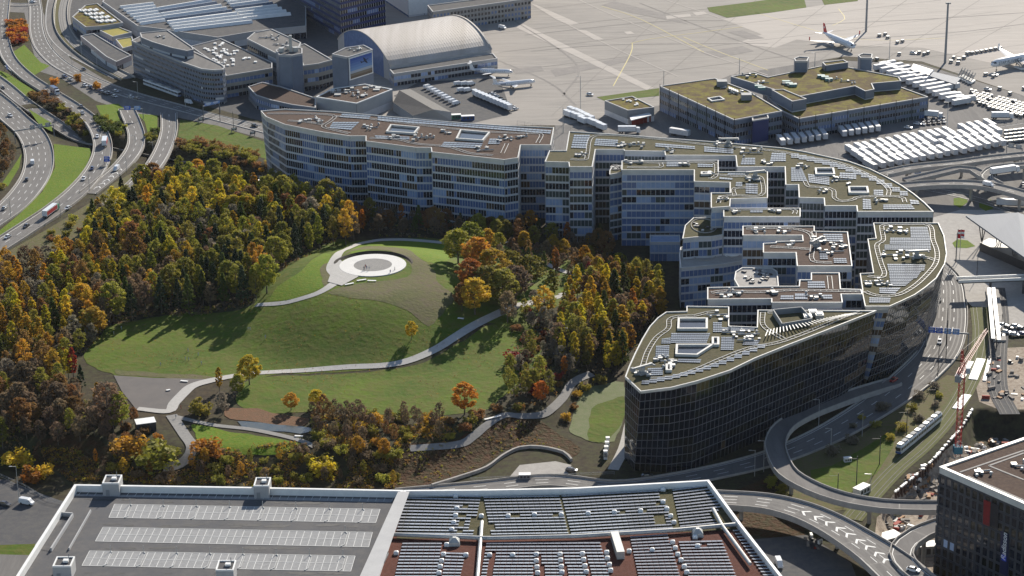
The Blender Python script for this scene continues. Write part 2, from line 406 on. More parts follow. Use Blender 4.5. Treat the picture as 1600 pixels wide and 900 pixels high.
# ---------------------------------------------------------------- facades and blocks
GL = [g_dark, g_blue, g_pale, g_green, g_brown, g_black, g_black2, mband, mbandd]
def pick(st, state):
    if state[1] <= 0:
        r = random.random(); a = 0
        for k, pr in st:
            a += pr
            if r <= a: break
        state[0] = k; state[1] = random.choice((1, 2, 3, 5, 8))
    state[1] -= 1; return state[0]
def facade(bb, gb, mb, A0, B0, A1, B1, floors, bay, st, band=.28, out=.18, mull=.12, bm_=0, top=0.06):
    """storeys between the base line A0-B0 and the top line A1-B1, outside to the right of A->B"""
    e = (B1 - A1); L = e.length
    if L < .8: return
    nb = max(1, round(L / bay)); d = e.normalized(); n = Vector((d.y, -d.x, 0)).normalized()
    def pt(u, v, o=0.0): return A0.lerp(B0, u).lerp(A1.lerp(B1, u), v) + n * o
    vt = 1 - top
    for i in range(floors):
        v0, v1 = vt * i / floors, vt * (i + 1) / floors; vb = v1 - (v1 - v0) * band
        a, b, c, dd = pt(0, vb, out), pt(1, vb, out), pt(1, v1, out), pt(0, v1, out)
        bb.quad(a, b, c, dd); bb.quad(pt(0, vb, 0), pt(1, vb, 0), b, a); bb.quad(dd, c, pt(1, v1, 0), pt(0, v1, 0))
        stt = [0, 0]
        for k in range(nb):
            u0, u1 = k / nb, (k + 1) / nb; o1, o2 = (random.uniform(-.02, .02), random.uniform(-.02, .02)) if st[0][0] != 5 else (random.uniform(-.004, .004), random.uniform(-.004, .004))
            gb.quad(pt(u0, v0, o1), pt(u1, v0, o2), pt(u1, vb, o1), pt(u0, vb, o2), pick(st, stt))
            if mull and L > 2:
                hw = mull / 2 / L
                mb.quad(pt(u0 - hw, v0, out * .8), pt(u0 + hw, v0, out * .8), pt(u0 + hw, vb, out * .8), pt(u0 - hw, vb, out * .8))
                mb.quad(pt(u0 + hw, v0, out * .8), pt(u0 + hw, v0, -.03), pt(u0 + hw, vb, -.03), pt(u0 + hw, vb, out * .8))
                mb.quad(pt(u0 - hw, v0, -.03), pt(u0 - hw, v0, out * .8), pt(u0 - hw, vb, out * .8), pt(u0 - hw, vb, -.03))
    a, b, c, dd = pt(0, vt, out * 1.3), pt(1, vt, out * 1.3), pt(1, 1, out * 1.3), pt(0, 1, out * 1.3)
    bb.quad(a, b, c, dd, bm_)
ST_W = [(0, .5), (1, .33), (2, .08), (4, .09)]
ST_N = [(3, .45), (0, .3), (1, .15), (2, .05), (4, .05)]
ST_A = [(1, .4), (0, .25), (2, .2), (3, .1), (4, .05)]
ST_S = [(5, .75), (6, .2), (4, .05)]
def block(name, label, px, zt, zb=0.0, floors=9, bay=1.4, st=ST_W, roofm=None, band=.28, mull=.12, rim=.20, bandm=None, rimm=None, cat='building', group=None, recess=.5, out=.18, top=.05, shift=None, mullm=None, stories=None):
    P = [G(p[0], p[1], zt) for p in px]; B = [G(p[2], p[3], zb) if len(p) > 3 else Vector((P[i].x, P[i].y, zb)) for i, p in enumerate(px)]
    if not ccw(P): P.reverse(); B.reverse()
    cen = sum(B, Vector()) / len(B); cen.z = zb
    t = thing(name, label, cat, cen, group=group)
    bb, gb, mb = MB(), MB(), MB(); n = len(P)
    for i in range(n):
        j = (i + 1) % n
        facade(bb, gb, mb, B[i], B[j], P[i], P[j], floors, bay, st, band, out, mull, 1, top)
    bb.build('wall', [bandm or mband, rimm or mrim], t); x = gb.build('window', GL, t, kind='stuff')
    x = mb.build('mullion', mullm or mband, t, kind='stuff')
    Q = offset_poly(P, rim); O = offset_poly(P, -out * 1.35); r = MB(); r.poly([Vector((p.x, p.y, zt - recess)) for p in Q]); r.build('roof', roofm or groof, t)
    r = MB()
    for i in range(n):
        j = (i + 1) % n
        r.quad(O[i], O[j], Q[j], Q[i]); r.quad(Q[i], Q[j], Q[j] - Vector((0, 0, recess + .1)), Q[i] - Vector((0, 0, recess + .1)))
        r.quad(O[i] - Vector((0, 0, .35)), O[j] - Vector((0, 0, .35)), O[j], O[i])
    r.build('parapet', rimm or mrim, t)
    t['_zt'] = zt; t['_rz'] = zt - recess; return t, P
def lerp2(a, b, t): return (a[0] + (b[0] - a[0]) * t, a[1] + (b[1] - a[1]) * t)
def array(parent, q, z, cols, rows, m=None, tilt=.12, gap=.12, name='solar_array'):
    """solar modules on a roof; q = corner points TL, TR, BR, BL"""
    W = [G(p[0], p[1], z) for p in q]; b = MB()
    for r in range(rows):
        for c in range(cols):
            u0, u1 = (c + gap * .35) / cols, (c + 1 - gap * .35) / cols; v0, v1 = (r + gap * .5) / rows, (r + 1 - gap) / rows
            def pt(u, v, h): return W[0].lerp(W[1], u).lerp(W[3].lerp(W[2], u), v) + Vector((0, 0, h))
            b.hexa([pt(u0, v1, .12 + tilt), pt(u1, v1, .12 + tilt), pt(u1, v0, .12), pt(u0, v0, .12)], [pt(u0, v1, .2 + tilt), pt(u1, v1, .2 + tilt), pt(u1, v0, .2), pt(u0, v0, .2)])
    return b.build(name, m or msol, parent)
def track(parent, px, z, w=1.7, m=None):
    """roof rail for the facade cleaning cradle: two rails on sleepers"""
    Q = smooth([G(p[0], p[1], z) for p in px], 2.2) if len(px) > 2 else [G(p[0], p[1], z) for p in px]; b = MB()
    for i in range(len(Q) - 1):
        d = (Q[min(i + 1, len(Q) - 1)] - Q[max(i - 1, 0)]).normalized(); s = Vector((-d.y, d.x, 0)) * w / 2
        d2 = (Q[min(i + 2, len(Q) - 1)] - Q[i]).normalized(); s2 = Vector((-d2.y, d2.x, 0)) * w / 2; h = Vector((0, 0, .15))
        for g in (-1, 1): b.beam(Q[i] + s * g + h, Q[i + 1] + s2 * g + h, .20, .16, 0)
        b.beam(Q[i] - s, Q[i] + s, .3, .15, 1)
    return b.build('cradle_rail', [mrim, mdk], parent)
def vents(parent, px, z, n=5, sp=4.0, smin=.6, smax=1.7):
    """a cluster of roof plant: boxes, hoods and ducts"""
    c = G(px[0], px[1], z); b = MB()
    for k in range(n):
        x, y = c.x + random.uniform(-sp, sp), c.y + random.uniform(-sp, sp) * 1.2; w_, d_, h_ = random.uniform(smin, smax), random.uniform(smin, smax), random.uniform(.4, 1.1)
        if random.random() < .6:
            b.box((x, y, z + h_ / 2), (w_, d_, h_), 0, random.choice((0, .3))); b.box((x, y, z + h_ + .06), (w_ + .2, d_ + .2, .12), 1)
        else: b.tube((x, y, z), (x, y, z + h_ * 1.2), .4, n=8, m=1); b.tube((x, y, z + h_ * 1.2), (x, y, z + h_ * 1.2 + .3), .65, .3, n=8, m=1)
    b.tube((c.x - sp, c.y, z + .5), (c.x + sp, c.y + random.uniform(-1, 1), z + .5), .3, n=6, m=1)
    return b.build('roof_plant', [mgrey, mgalv], parent)
def well(parent, q, z, h=1.0, name='skylight'):
    W = [G(p[0], p[1], z) for p in q]
    if not ccw(W): W.reverse()
    I = offset_poly(W, .8); b = MB(); n = len(W)
    for i in range(n):
        j = (i + 1) % n; H = Vector((0, 0, h))
        b.quad(W[i], W[j], W[j] + H, W[i] + H); b.quad(W[i] + H, W[j] + H, I[j] + H, I[i] + H); b.quad(I[i] + H, I[j] + H, I[j] + Vector((0, 0, .1)), I[i] + Vector((0, 0, .1)))
        L = (I[j] - I[i]).length; k = max(1, int(L / 1.5))
        for a in range(k + 1):
            p = I[i].lerp(I[j], a / k); b.box((p.x, p.y, z + h * .5), (.15, .15, h), 0)
    b.poly([p + Vector((0, 0, .1)) for p in I], 1)
    # glazed slope leaning on the far side of the well
    b.quad(I[0] + Vector((0, 0, .15)), I[1] + Vector((0, 0, .15)), (I[1] * .6 + I[2] * .4) + Vector((0, 0, .15)), (I[0] * .6 + I[3] * .4) + Vector((0, 0, .15)), 1)
    return b.build(name, [mrim, g_dark], parent)
# ---------------------------------------------------------------- paved areas and grass
patch('asphalt_yard', [(868, 188), (1000, 150), (1060, 130), (1120, 90), (1320, 95), (1440, 100), (1600, 150), (1760, 190), (1800, 340), (1440, 340), (1340, 300), (1200, 262), (860, 262)], masph, .02)
patch('apron', [(560, -60), (1900, -60), (1900, 215), (1600, 150), (1440, 96), (1320, 88), (1140, 118), (1030, 165), (880, 196), (725, 196), (600, 190), (560, 110)], mapron, .05)
patch('apron_panel', [(1128, 30), (1330, 2), (1700, -50), (1900, -60), (1900, 120), (1600, 110), (1440, 75), (1300, 70), (1245, 62), (1210, 75), (1150, 68), (1190, 54)], mapron2, .09)
for q in [[(1130, 30), (1240, 12), (1270, 16), (1206, 26)]]: pass
for q in [[(1095, 82), (1160, 72), (1178, 80), (1120, 91)], [(860, 110), (990, 88), (1003, 92), (868, 120)], [(1160, 48), (1195, 60), (1172, 62), (1135, 50)], [(940, 8), (985, 20), (1075, 38), (1045, 24), (960, 2)], [(800, 108), (845, 103), (850, 111), (806, 116)]]:
    patch('apron_patch', q, mapron3, .11)
for q in [[(804, 42), (818, 38), (1022, 138), (1010, 141)], [(828, 5), (838, 8), (905, 37), (890, 40), (868, 30)], [(900, 46), (916, 48), (944, 62), (930, 63)], [(1040, 25), (1078, 22), (1080, 26), (1042, 30)], [(975, 50), (985, 49), (992, 53), (980, 54)], [(1082, 20), (1100, 18), (1105, 22), (1088, 25)]]:
    patch('apron_slab', q, mapron2, .12)
yel = mat('yellow_marking', (.55, .45, .12), (.45, .38, .15), 1, .7)
def linepx(name, px, wd, m, off=.14, z=0, kind='structure'):
    P = [G(p[0], p[1], z) for p in px]; P = smooth(P, 8) if len(P) > 2 else P; b = MB()
    for i in range(len(P) - 1):
        d = (P[i + 1] - P[i]).normalized(); s = Vector((-d.y, d.x, 0)) * wd / 2; h = Vector((0, 0, off)); b.quad(P[i] - s + h, P[i + 1] - s + h, P[i + 1] + s + h, P[i] + s + h)
    return b.build(name, m, kind=kind)
for l in [[(958, 135), (985, 85), (988, 68)], [(985, 68), (1010, 62), (1100, 50), (1160, 42)], [(1068, 58), (1110, 76), (1200, 110)], [(940, 10), (1000, 30), (1100, 82)], [(1300, 40), (1320, 30), (1310, 14)], [(1180, 20), (1330, 60), (1480, 60)]]:
    linepx('apron_marking', l, .5, yel)
for l in [[(905, 0), (960, 25), (1095, 80)], [(890, 40), (960, 75), (1060, 120)], [(1100, 82), (1200, 118)], [(1220, 40), (1430, 22), (1600, 5)], [(1260, 70), (1600, 30)], [(1350, 75), (1610, 45)], [(1040, 0), (1160, 40)]]:
    linepx('apron_joint', l, .9, mapron2, .13)
for i in range(13): linepx('apron_joint', [(800 + i * 62, 190 - i * 9), (1010 + i * 66, -10 - i * 4)] if i % 2 else [(700 + i * 20, 30 + i * 13), (1500 + i * 10, -60 + i * 13)], .35, mapron3, .132)
for l in [[(820, 55), (1010, 35), (1130, 32)], [(830, 80), (960, 70), (1200, 68)], [(1140, 8), (1300, -10)], [(1240, 40), (1450, 30), (1600, 20)], [(1330, 62), (1500, 50), (1620, 35)], [(880, 150), (900, 100), (800, 30)], [(780, 95), (860, 130), (900, 165)], [(1000, 5), (1130, 55), (1260, 100)]]:
    linepx('tyre_streak', l, 1.3, mapron3, .125)
patch('apron_grass', [(1105, 12), (1170, 4), (1255, -8), (1260, 12), (1205, 20), (1136, 28), (1108, 18)], mgrass2, .14)
patch('apron_grass', [(1280, -10), (1345, -12), (1340, 2), (1288, 8)], mgrass2, .14)
patch('apron_grass', [(932, 152), (1030, 138), (1030, 150), (1000, 153), (945, 158)], mgrass2, .14)
patch('verge', [(880, 40), (1, 1)] if 0 else [(1118, 212), (1200, 206), (1200, 209), (1120, 216)], mdry, .06)
patch('truck_yard', [(1290, 250), (1560, 196), (1640, 200), (1640, 232), (1500, 262), (1400, 270)], masph, .12)
patch('forecourt', [(1440, 345), (1500, 328), (1700, 330), (1700, 470), (1520, 480), (1470, 430)], mconc, .06)
patch('forecourt_paving', [(1520, 470), (1700, 470), (1700, 520), (1555, 524), (1530, 500)], mconc, .10)
patch('lawn_island', [(1488, 380), (1496, 374), (1512, 376), (1524, 385), (1510, 388), (1492, 387)], mgrass, .12)
patch('lawn_island', [(1490, 310), (1510, 308), (1512, 316), (1500, 325), (1490, 320)], mgrass, .1); patch('lawn_island', [(1530, 314), (1548, 312), (1552, 326), (1540, 330), (1530, 324)], mgrass, .1)
patch('car_park', [(690, 196), (1, 1)] if 0 else [(615, 150), (655, 128), (780, 122), (800, 178), (740, 192), (700, 190)], masph2, .12)
patch('street_area', [(-40, 5), (60, 5), (78, 40), (110, 92), (160, 122), (215, 150), (330, 178), (420, 195), (430, 222), (330, 195), (270, 182), (205, 178), (165, 163), (150, 158), (95, 122), (62, 112), (50, 75), (38, 20), (-40, 16)], masph, .06)
patch('works_yard', [(105, 0), (400, -40), (640, -40), (700, 60), (640, 190), (410, 190), (320, 165), (205, 118), (120, 70)], masph2, .03)
for q in [[(84, 225), (140, 232), (145, 248), (128, 278), (98, 305), (66, 330), (30, 352), (0, 372), (-40, 392), (-40, 372), (0, 360), (30, 335), (66, 300), (86, 262)],
          [(16, 84), (38, 70), (64, 98), (78, 103), (50, 120), (28, 108)], [(-20, 103), (12, 115), (35, 130), (56, 143), (38, 153), (16, 135), (-20, 112)],
          [(150, 165), (185, 162), (194, 170), (184, 180), (194, 205), (178, 208), (160, 185)], [(214, 178), (246, 180), (246, 200), (232, 212), (226, 190)], [(44, 170), (80, 192), (82, 206), (62, 196)], [(12, 292), (30, 262), (34, 240), (20, 262), (4, 285)]]:
    patch('verge_grass', q, mgrass, .08)
patch('verge_grass', [(282, 188), (340, 197), (424, 226), (424, 252), (360, 232), (300, 222), (278, 214)], mgrass2, .08, True)
patch('verge_slope', [(222, 262), (180, 285), (148, 312), (105, 340), (50, 372), (0, 400), (0, 410), (60, 388), (135, 350), (190, 300)], mdry, .08)
patch('forest_edge', [(-60, 415), (0, 402), (60, 385), (130, 345), (175, 330), (200, 340), (120, 392), (60, 420), (-60, 440)], mdry, .1, True)
patch('green_verge', [(1215, 745), (1254, 700), (1330, 690), (1480, 586), (1500, 590), (1495, 640), (1440, 700), (1380, 760), (1366, 792), (1290, 800), (1225, 790)], mdry, .07)
patch('green_verge', [(1266, 735), (1300, 728), (1350, 700), (1400, 668), (1395, 700), (1370, 740), (1330, 770), (1270, 762)], mgrass2, .10)
patch('green_verge', [(1140, 770), (1215, 740), (1226, 790), (1260, 800), (1256, 850), (1140, 830)], mbank, .07)
patch('site_ground', [(1398, 770), (1450, 728), (1500, 688), (1560, 700), (1600, 720), (1480, 900), (1360, 900), (1370, 810)], msand, .15, True)
patch('site_ground', [(1545, 545), (1660, 540), (1660, 640), (1560, 640), (1530, 628), (1520, 580)], msand, .08)
patch('lower_yard', [(1140, 846), (1262, 836), (1330, 880), (1360, 960), (1170, 960)], masph2, .09)
# park surfaces
patch('meadow', [(418, 474), (428, 452), (470, 424), (508, 394), (540, 380), (600, 374), (700, 378), (712, 420), (740, 470), (760, 500), (700, 530), (655, 560), (560, 580), (440, 586), (400, 592), (330, 594), (180, 588), (130, 560), (170, 512), (235, 498), (300, 488), (370, 486), (395, 476)], mgrass2, .10, True)
patch('meadow', [(415, 590), (560, 584), (650, 572), (700, 548), (760, 510), (820, 500), (850, 540), (820, 590), (760, 640), (690, 650), (600, 655), (520, 640), (440, 648), (382, 640), (370, 620), (380, 598)], mgrass2, .10, True)
patch('meadow', [(398, 478), (405, 455), (436, 424), (478, 396), (530, 374), (548, 382), (508, 394), (470, 424), (430, 452), (420, 474)], mgrass2, .13, True)
patch('meadow', [(700, 378), (760, 380), (850, 398), (935, 425), (925, 450), (880, 475), (820, 500), (760, 505), (742, 470), (712, 420)], mgrass2, .10, True)
patch('meadow', [(422, 470), (430, 452), (470, 424), (510, 396), (518, 410), (516, 425), (520, 440), (500, 452), (460, 468)], mgrass, .14, True)  # brighter grass colour paints in the sunlit shoulder of the hill
patch('meadow', [(560, 384), (620, 377), (696, 384), (700, 412), (668, 410), (640, 396), (600, 388), (548, 400)], mgrass, .14, True)  # same brighter colour painted for the sunlit top behind the plaza
patch('meadow', [(300, 664), (360, 676), (440, 688), (482, 698), (440, 712), (360, 712), (318, 700)], mgrass, .12, True)
patch('bare_soil', [(512, 458), (560, 445), (636, 434), (640, 412), (610, 393), (560, 391), (530, 404), (540, 396), (570, 385), (620, 387), (650, 400), (672, 416), (690, 446), (712, 466), (690, 492), (668, 510), (640, 488), (590, 470), (548, 466)], mdirt, .16, True)
patch('bare_soil', [(500, 420), (512, 412), (514, 430), (528, 440), (510, 452), (496, 462), (505, 448)], mdirt, .17, True)
patch('bare_soil', [(180, 578), (220, 582), (330, 590), (320, 596), (240, 590), (182, 586)], mdirt, .17, True)
patch('reed_bed', [(350, 640), (400, 640), (440, 650), (480, 655), (470, 668), (420, 664), (360, 655)], mat('reed_mat', (.16, .07, .03), (.11, .06, .025), .5, .95, bump=.5), .16, True)
patch('pond', [(370, 660), (420, 664), (470, 668), (500, 672), (470, 678), (420, 674), (380, 668)], mat('pond_water', (.05, .065, .07), (.10, .10, .08), .3, .15, spec=.8), .2, True)
patch('park_square', [(178, 588), (240, 592), (326, 594), (308, 602), (286, 618), (272, 634), (262, 644), (212, 640), (190, 612)], mat('square_gravel', (.17, .155, .145), (.145, .135, .13), .2, .9, spec=.1), .2, True)
patch('wetland', [(895, 660), (908, 615), (945, 600), (975, 598), (975, 650), (960, 690), (925, 692), (890, 676)], mat('wetland_mat', (.15, .16, .08), (.11, .14, .05), .4, .95, bump=.3), .15, True)
patch('meadow', [(925, 640), (975, 620), (975, 655), (950, 690), (920, 690)], mgrass2, .2, True)
patch('bank', [(620, 700), (690, 690), (745, 676), (800, 648), (850, 660), (905, 700), (895, 716), (840, 704), (790, 704), (740, 738), (640, 765), (600, 765)], mbank, .12, True)
patch('bank', [(60, 690), (130, 678), (170, 700), (170, 748), (100, 742), (50, 720)], mbank, .12, True)
patch('walk_plaza', [(795, 748), (812, 728), (868, 722), (893, 728), (884, 748)], mconc, .16, True)
path('footpath', [(702, 381), (660, 377), (620, 375), (580, 378), (548, 387), (525, 403), (519, 422), (528, 436), (518, 447), (498, 458), (470, 468), (440, 475), (400, 478)], [3.5, 3.5, 3.5, 4, 5, 3.5, 2.6], mpath, .24)
path('footpath', [(402, 584), (440, 582), (480, 579), (540, 575), (600, 572), (640, 564), (680, 547), (710, 528), (740, 510), (770, 495), (810, 478), (850, 470), (890, 460), (922, 446)], 3.6, mpath, .24)
path('footpath', [(402, 584), (370, 588), (325, 597), (300, 605), (285, 618), (272, 632), (262, 644), (215, 640)], [3, 4.5, 4.5, 3], mpath, .26)
path('footpath', [(272, 652), (330, 665), (390, 672), (440, 682), (470, 690), (492, 699)], 2.6, mpath2, .24)
path('footpath', [(268, 650), (288, 680), (300, 700), (288, 722), (255, 735)], 4.2, mpath2, .26)
path('footpath', [(925, 585), (895, 600), (878, 625), (852, 647), (815, 652), (788, 650), (760, 666), (740, 683), (715, 696), (640, 703)], 3, mpath2, .28)
path('footpath', [(836, 405), (880, 425), (922, 437), (912, 452), (875, 462)], 3, mpath, .26)
path('footpath', [(905, 480), (880, 520), (868, 555)], 2, mpath2, .2)
path('footpath', [(985, 660), (975, 700), (958, 735)], 4, mpath, .1)
def wallpath(px, h, wd, m, off=0):
    Q = smooth([GT(*p) for p in px], 3); b = MB()
    for p in Q: p.z = hz(p.x, p.y) + off
    for a, c in zip(Q, Q[1:]): b.beam(a - Vector((0, 0, 1)), c - Vector((0, 0, 1)), wd, h + 1)
    return b
o = wallpath([(893, 722), (880, 710), (845, 702), (812, 703), (785, 716), (760, 734), (720, 748), (675, 762)], 1.2, .8, mconc).build('retaining_wall', mconc, kind=None); tag(o, 'low curved concrete retaining wall below the brown bank', 'wall')
# ---------------------------------------------------------------- roads
r1, lat1, L1 = road('motorway', [(-60, 120), (-8, 158), (24, 187), (48, 209), (60, 236), (59, 266), (44, 295), (14, 327), (-30, 358)], 14.5, .12, lanes=4)
r2, lat2, L2 = road('underpass_road', [(-60, 88, 0), (0, 130, 0), (36, 160, 0), (80, 190, -3), (127, 218, -5), (180, 229, -5), (250, 243, -5), (320, 256, -5), (380, 268, -5), (450, 286, -3)], 8.5, .25, lanes=2)
r3, lat3, L3 = road('motorway_slip_road', [(8, -10), (3, 40), (6, 70), (16, 95), (42, 121), (80, 146), (115, 168), (143, 190), (158, 215), (160, 240), (148, 268), (124, 297), (88, 327), (45, 356), (0, 385), (-45, 412)], [7.5, 7.5, 8, 8, 11, 12], .35, 1.0, lanes=2)
r4, lat4, L4 = road('ramp', [(198, 172), (206, 190), (213, 212), (210, 233), (192, 258), (166, 281), (138, 303)], 8.5, .30, 1.2, lanes=2)
r5, lat5, L5 = road('ramp', [(264, 178), (264, 205), (256, 232), (240, 260), (216, 285), (190, 308), (168, 328)], 8.5, .30, 1.2, lanes=2)
r6, lat6, L6 = road('avenue', [(50, -20), (56, 15), (57, 45), (66, 72), (90, 98), (125, 118), (165, 135), (210, 150), (270, 166), (330, 182), (400, 200), (450, 213)], [8, 8, 9, 10, 10, 10, 8, 8], .12, lanes=3, wall=.3)
r7, _, _ = road('side_road', [(86, -20), (79, 20), (82, 52), (104, 78), (140, 99), (185, 122)], 7, .10, lanes=1, walls=(0, 0))
r8, lat8, L8 = road('tram_viaduct', [(104, -20), (95, 15), (97, 42), (108, 62), (130, 83), (160, 103), (200, 124)], 8.5, .12, lanes=1, edge=False, m=mdry, wall=1.1)
r9, _, _ = road('avenue', [(-60, 2), (-10, 5), (30, 8), (60, 6)], 8, .14, lanes=2, wall=.3)
# right: motorway round the curved block, loop ramp and lower viaduct
rA, latA, LA = road('arrivals_road', [(1420, 388), (1450, 405), (1478, 436), (1482, 470), (1480, 510), (1468, 548), (1440, 580), (1400, 614), (1350, 648), (1290, 682), (1220, 712), (1150, 732), (1050, 752), (960, 762), (860, 752), (760, 762), (620, 775)], [9, 12, 15, 16, 16, 14, 12, 10, 9, 9, 9], .14, lanes=3, wall=.7)
rB, latB, LB = road('loop_ramp', [(1398, 598, .3), (1350, 612, 1.5), (1310, 626, 2.4), (1262, 645, 3.4), (1226, 666, 4.5), (1212, 690, 5.2), (1216, 715, 6), (1232, 741, 6.5), (1270, 763, 7), (1312, 778, 7), (1355, 787, 7), (1405, 792, 7), (1500, 793, 7)], 6.8, .2, 1.3, lanes=1, edge=False, pillars=34)
rC, latC, LC = road('viaduct', [(1070, 778, 7), (1130, 781, 7), (1196, 786, 7), (1250, 799, 7), (1296, 819, 7), (1340, 845, 7), (1374, 868, 7), (1412, 900, 7), (1450, 940, 7)], [10, 11, 12, 13, 16, 17], .25, 1.4, lanes=4, pillars=38)
rD, latD, LD = road('link_ramp', [(1500, 815, 7), (1470, 822, 7), (1437, 835, 7), (1418, 848, 7), (1408, 868, 7), (1424, 892, 7), (1470, 925, 7)], 7, .45, 1.3, lanes=1, pillars=30)
ch = MB()
for k in range(9):       # painted arrows of the merge area
    p, s, w1 = latC(LC * .36 + k * 5.2); q, s2, _ = latC(LC * .36 + k * 5.2 + 3.2); Z = Vector((0, 0, .05))
    for g in (-1, 1): ch.quad(p + Z, p + (q - p) * .35 + Z, q + s * g * 1.9 + Z, q + (p - q) * .35 + s * g * 1.9 + Z)
ch.build('chevron_marking', mline, rC, kind='stuff')
ch = MB()
for k in range(6):
    p, s, w1 = lat4(L4 - 42 + k * 6); q, s2, _ = lat4(L4 - 42 + k * 6 + 3.5); Z = Vector((0, 0, .05)); c = s * 1.2
    for g in (-1, 1): ch.quad(p + c + Z, p + c + (q - p) * .3 + Z, q + c + s * g * 1.5 + Z, q + c + (p - q) * .3 + s * g * 1.5 + Z)
ch.build('chevron_marking', mline, r4, kind='stuff')
# right middle: flyovers
road('flyover', [(1380, 272, 7), (1430, 262, 7), (1500, 255, 7), (1560, 247, 7), (1680, 235, 7)], 7, .12, 1.2, lanes=2, pillars=30)
road('flyover', [(1390, 294, 6), (1440, 289, 7), (1490, 287, 8), (1540, 290, 8), (1590, 302, 8), (1680, 330, 8)], 8, .12, 1.2, lanes=2, pillars=26)
road('flyover', [(1415, 283, 5), (1455, 274, 6), (1500, 264, 7), (1520, 266, 7), (1535, 275, 7), (1556, 288, 7.6)], 5.5, .3, 1.1, lanes=1, pillars=30)
road('flyover', [(1560, 290, 7.8), (1542, 280, 7.8), (1545, 270, 7.8), (1570, 262, 7.8), (1680, 255, 7.8)], 5, .5, 1.1, lanes=1, pillars=30)
road('service_road', [(1250, 262), (1330, 252), (1450, 225), (1560, 203), (1700, 180)], 8, .16, lanes=1, walls=(0, 0))
road('service_road', [(1340, 296), (1420, 292), (1520, 310), (1640, 350)], 7, .12, lanes=2, walls=(0, 0))
# tram tracks
def tracks(px, name='tram_track', z=.2, bed=None, n=2):
    Q = smooth([G(p[0], p[1], p[2] if len(p) > 2 else 0) for p in px], 3); b, r = MB(), MB()
    for i in range(len(Q) - 1):
        d = (Q[i + 1] - Q[i]).normalized(); s = Vector((-d.y, d.x, 0)); h = Vector((0, 0, z)); hw = 1.9 * n
        b.quad(Q[i] - s * hw + h, Q[i + 1] - s * hw + h, Q[i + 1] + s * hw + h, Q[i] + s * hw + h)
        for c in ([-1.9, 1.9] if n == 2 else [0]):
            for g in (-.72, .72): r.beam(Q[i] + s * (c + g) + h, Q[i + 1] + s * (c + g) + h, .14, .12)
    o = b.build(name, bed or mdry, kind='structure'); r.build('rail', mat('worn_rail', (.13, .12, .11), (.10, .09, .085), .5, .7, 0), o); return o, Q
tg = mat('track_grass', (.105, .105, .03), (.075, .085, .02), .3, .95, bump=.3)
_, TQ = tracks([(1330, 812), (1365, 770), (1400, 733), (1438, 700), (1470, 666), (1496, 630), (1516, 592), (1530, 556), (1534, 520), (1530, 480)], bed=tg)
tracks([(1578, 648), (1560, 610), (1558, 560), (1562, 500), (1556, 450)], 'railway_track', bed=masph2, z=.22)
tracks([(110, -20), (101, 15), (103, 42), (113, 62), (135, 82), (165, 102), (204, 123)], bed=mpath2, z=.3)
# ---------------------------------------------------------------- the large curved office complex
RZ = 36
tW, PW = block('office_building', 'long west office wing with brown roof and banded blue glass facade above the trees',
    [(408, 173, 420, 276), (445, 170), (520, 174), (600, 181), (700, 190), (790, 196), (865, 199), (860, 226), (813, 226), (809, 246), (788, 249), (675, 237), (674, 230), (650, 230), (572, 220), (572, 212), (547, 212), (505, 206), (445, 194), (416, 182, 428, 284)], RZ, 0, 9, 1.35, ST_W, groof, .24, bandm=mband, mull=.14)
tN, PN = block('office_building', 'great curved northern office wing with olive roof and two skylight boxes',
    [(890, 205), (984, 211), (1125, 222), (1180, 227), (1225, 231), (1259, 237), (1327, 252), (1358, 263), (1385, 276), (1408, 289), (1427, 302), (1444, 316), (1458, 330), (1340, 330), (1339, 321), (1289, 321), (1288, 309), (1249, 308), (1248, 288), (1228, 288), (1227, 260), (1152, 260), (1150, 242.5), (1040, 242), (1039, 236), (976, 235), (975, 233), (930, 233), (925, 260), (890, 260), (889, 253), (852, 252), (859, 235), (885, 235)], RZ, 0, 9, 1.6, ST_N, groof2, .24, mull=.16)
tA, PA = block('office_building', 'hotel block with olive roof and long rail, in front of the northern wing',
    [(972, 251), (1122, 250), (1122, 268), (1199, 268), (1199, 308.6), (1141, 310), (1140, 322), (1111.5, 324), (1111.5, 301), (1141, 301), (1141, 284.5), (1085, 283), (1085, 265), (972, 265)], RZ, 0, 10, 2.2, ST_A, groof2, .22, mull=.14)
tA2, _ = block('office_building', 'narrow lower bay with roof terrace at the left end of the hotel block', [(953, 266), (957, 260), (971.5, 258), (971.5, 269), (953, 272)], 32, 0, 9, 2, ST_A, groof2, .24)
tB, PB = block('office_building', 'slim middle office bar with olive roof and a blue panel', [(1131, 325), (1250, 325), (1250, 338), (1131, 338)], RZ - 1, 0, 9, 1.7, ST_A, groof2, .24)
tL, _ = block('office_building', 'lower block with round planted terrace left of the slim middle bar', [(1067, 372), (1071, 352), (1084, 340), (1129, 338), (1129, 366), (1112, 369), (1085, 370)], 27, 0, 7, 1.7, ST_A, groof2, .24)
tL2, _ = block('office_building', 'stepped lower block with oval terrace between the two middle roofs', [(1062, 398), (1064, 386), (1130, 378), (1160, 372), (1190, 372), (1190, 402), (1130, 412), (1064, 418)], 18, 0, 5, 1.9, ST_A, mconc, .24)
tC, PC = block('office_building', 'u-shaped middle office block with brown roof around a glazed court', [(1161, 353), (1272, 353), (1272, 361), (1324, 362), (1331, 415), (1246, 415), (1244, 394), (1193, 394), (1193, 380), (1213, 379), (1213, 377), (1255, 376), (1254, 367), (1161, 367)], RZ, 0, 9, 1.8, ST_A, groof, .24)
tK, PK = block('office_building', 'lower block with large white roof terrace in front of the u-shaped block', [(1148, 436), (1150, 424), (1160, 418), (1206, 418), (1214, 424), (1216, 446), (1210, 450), (1156, 450)], 30, 0, 8, 1.8, ST_A, mconc, .24)
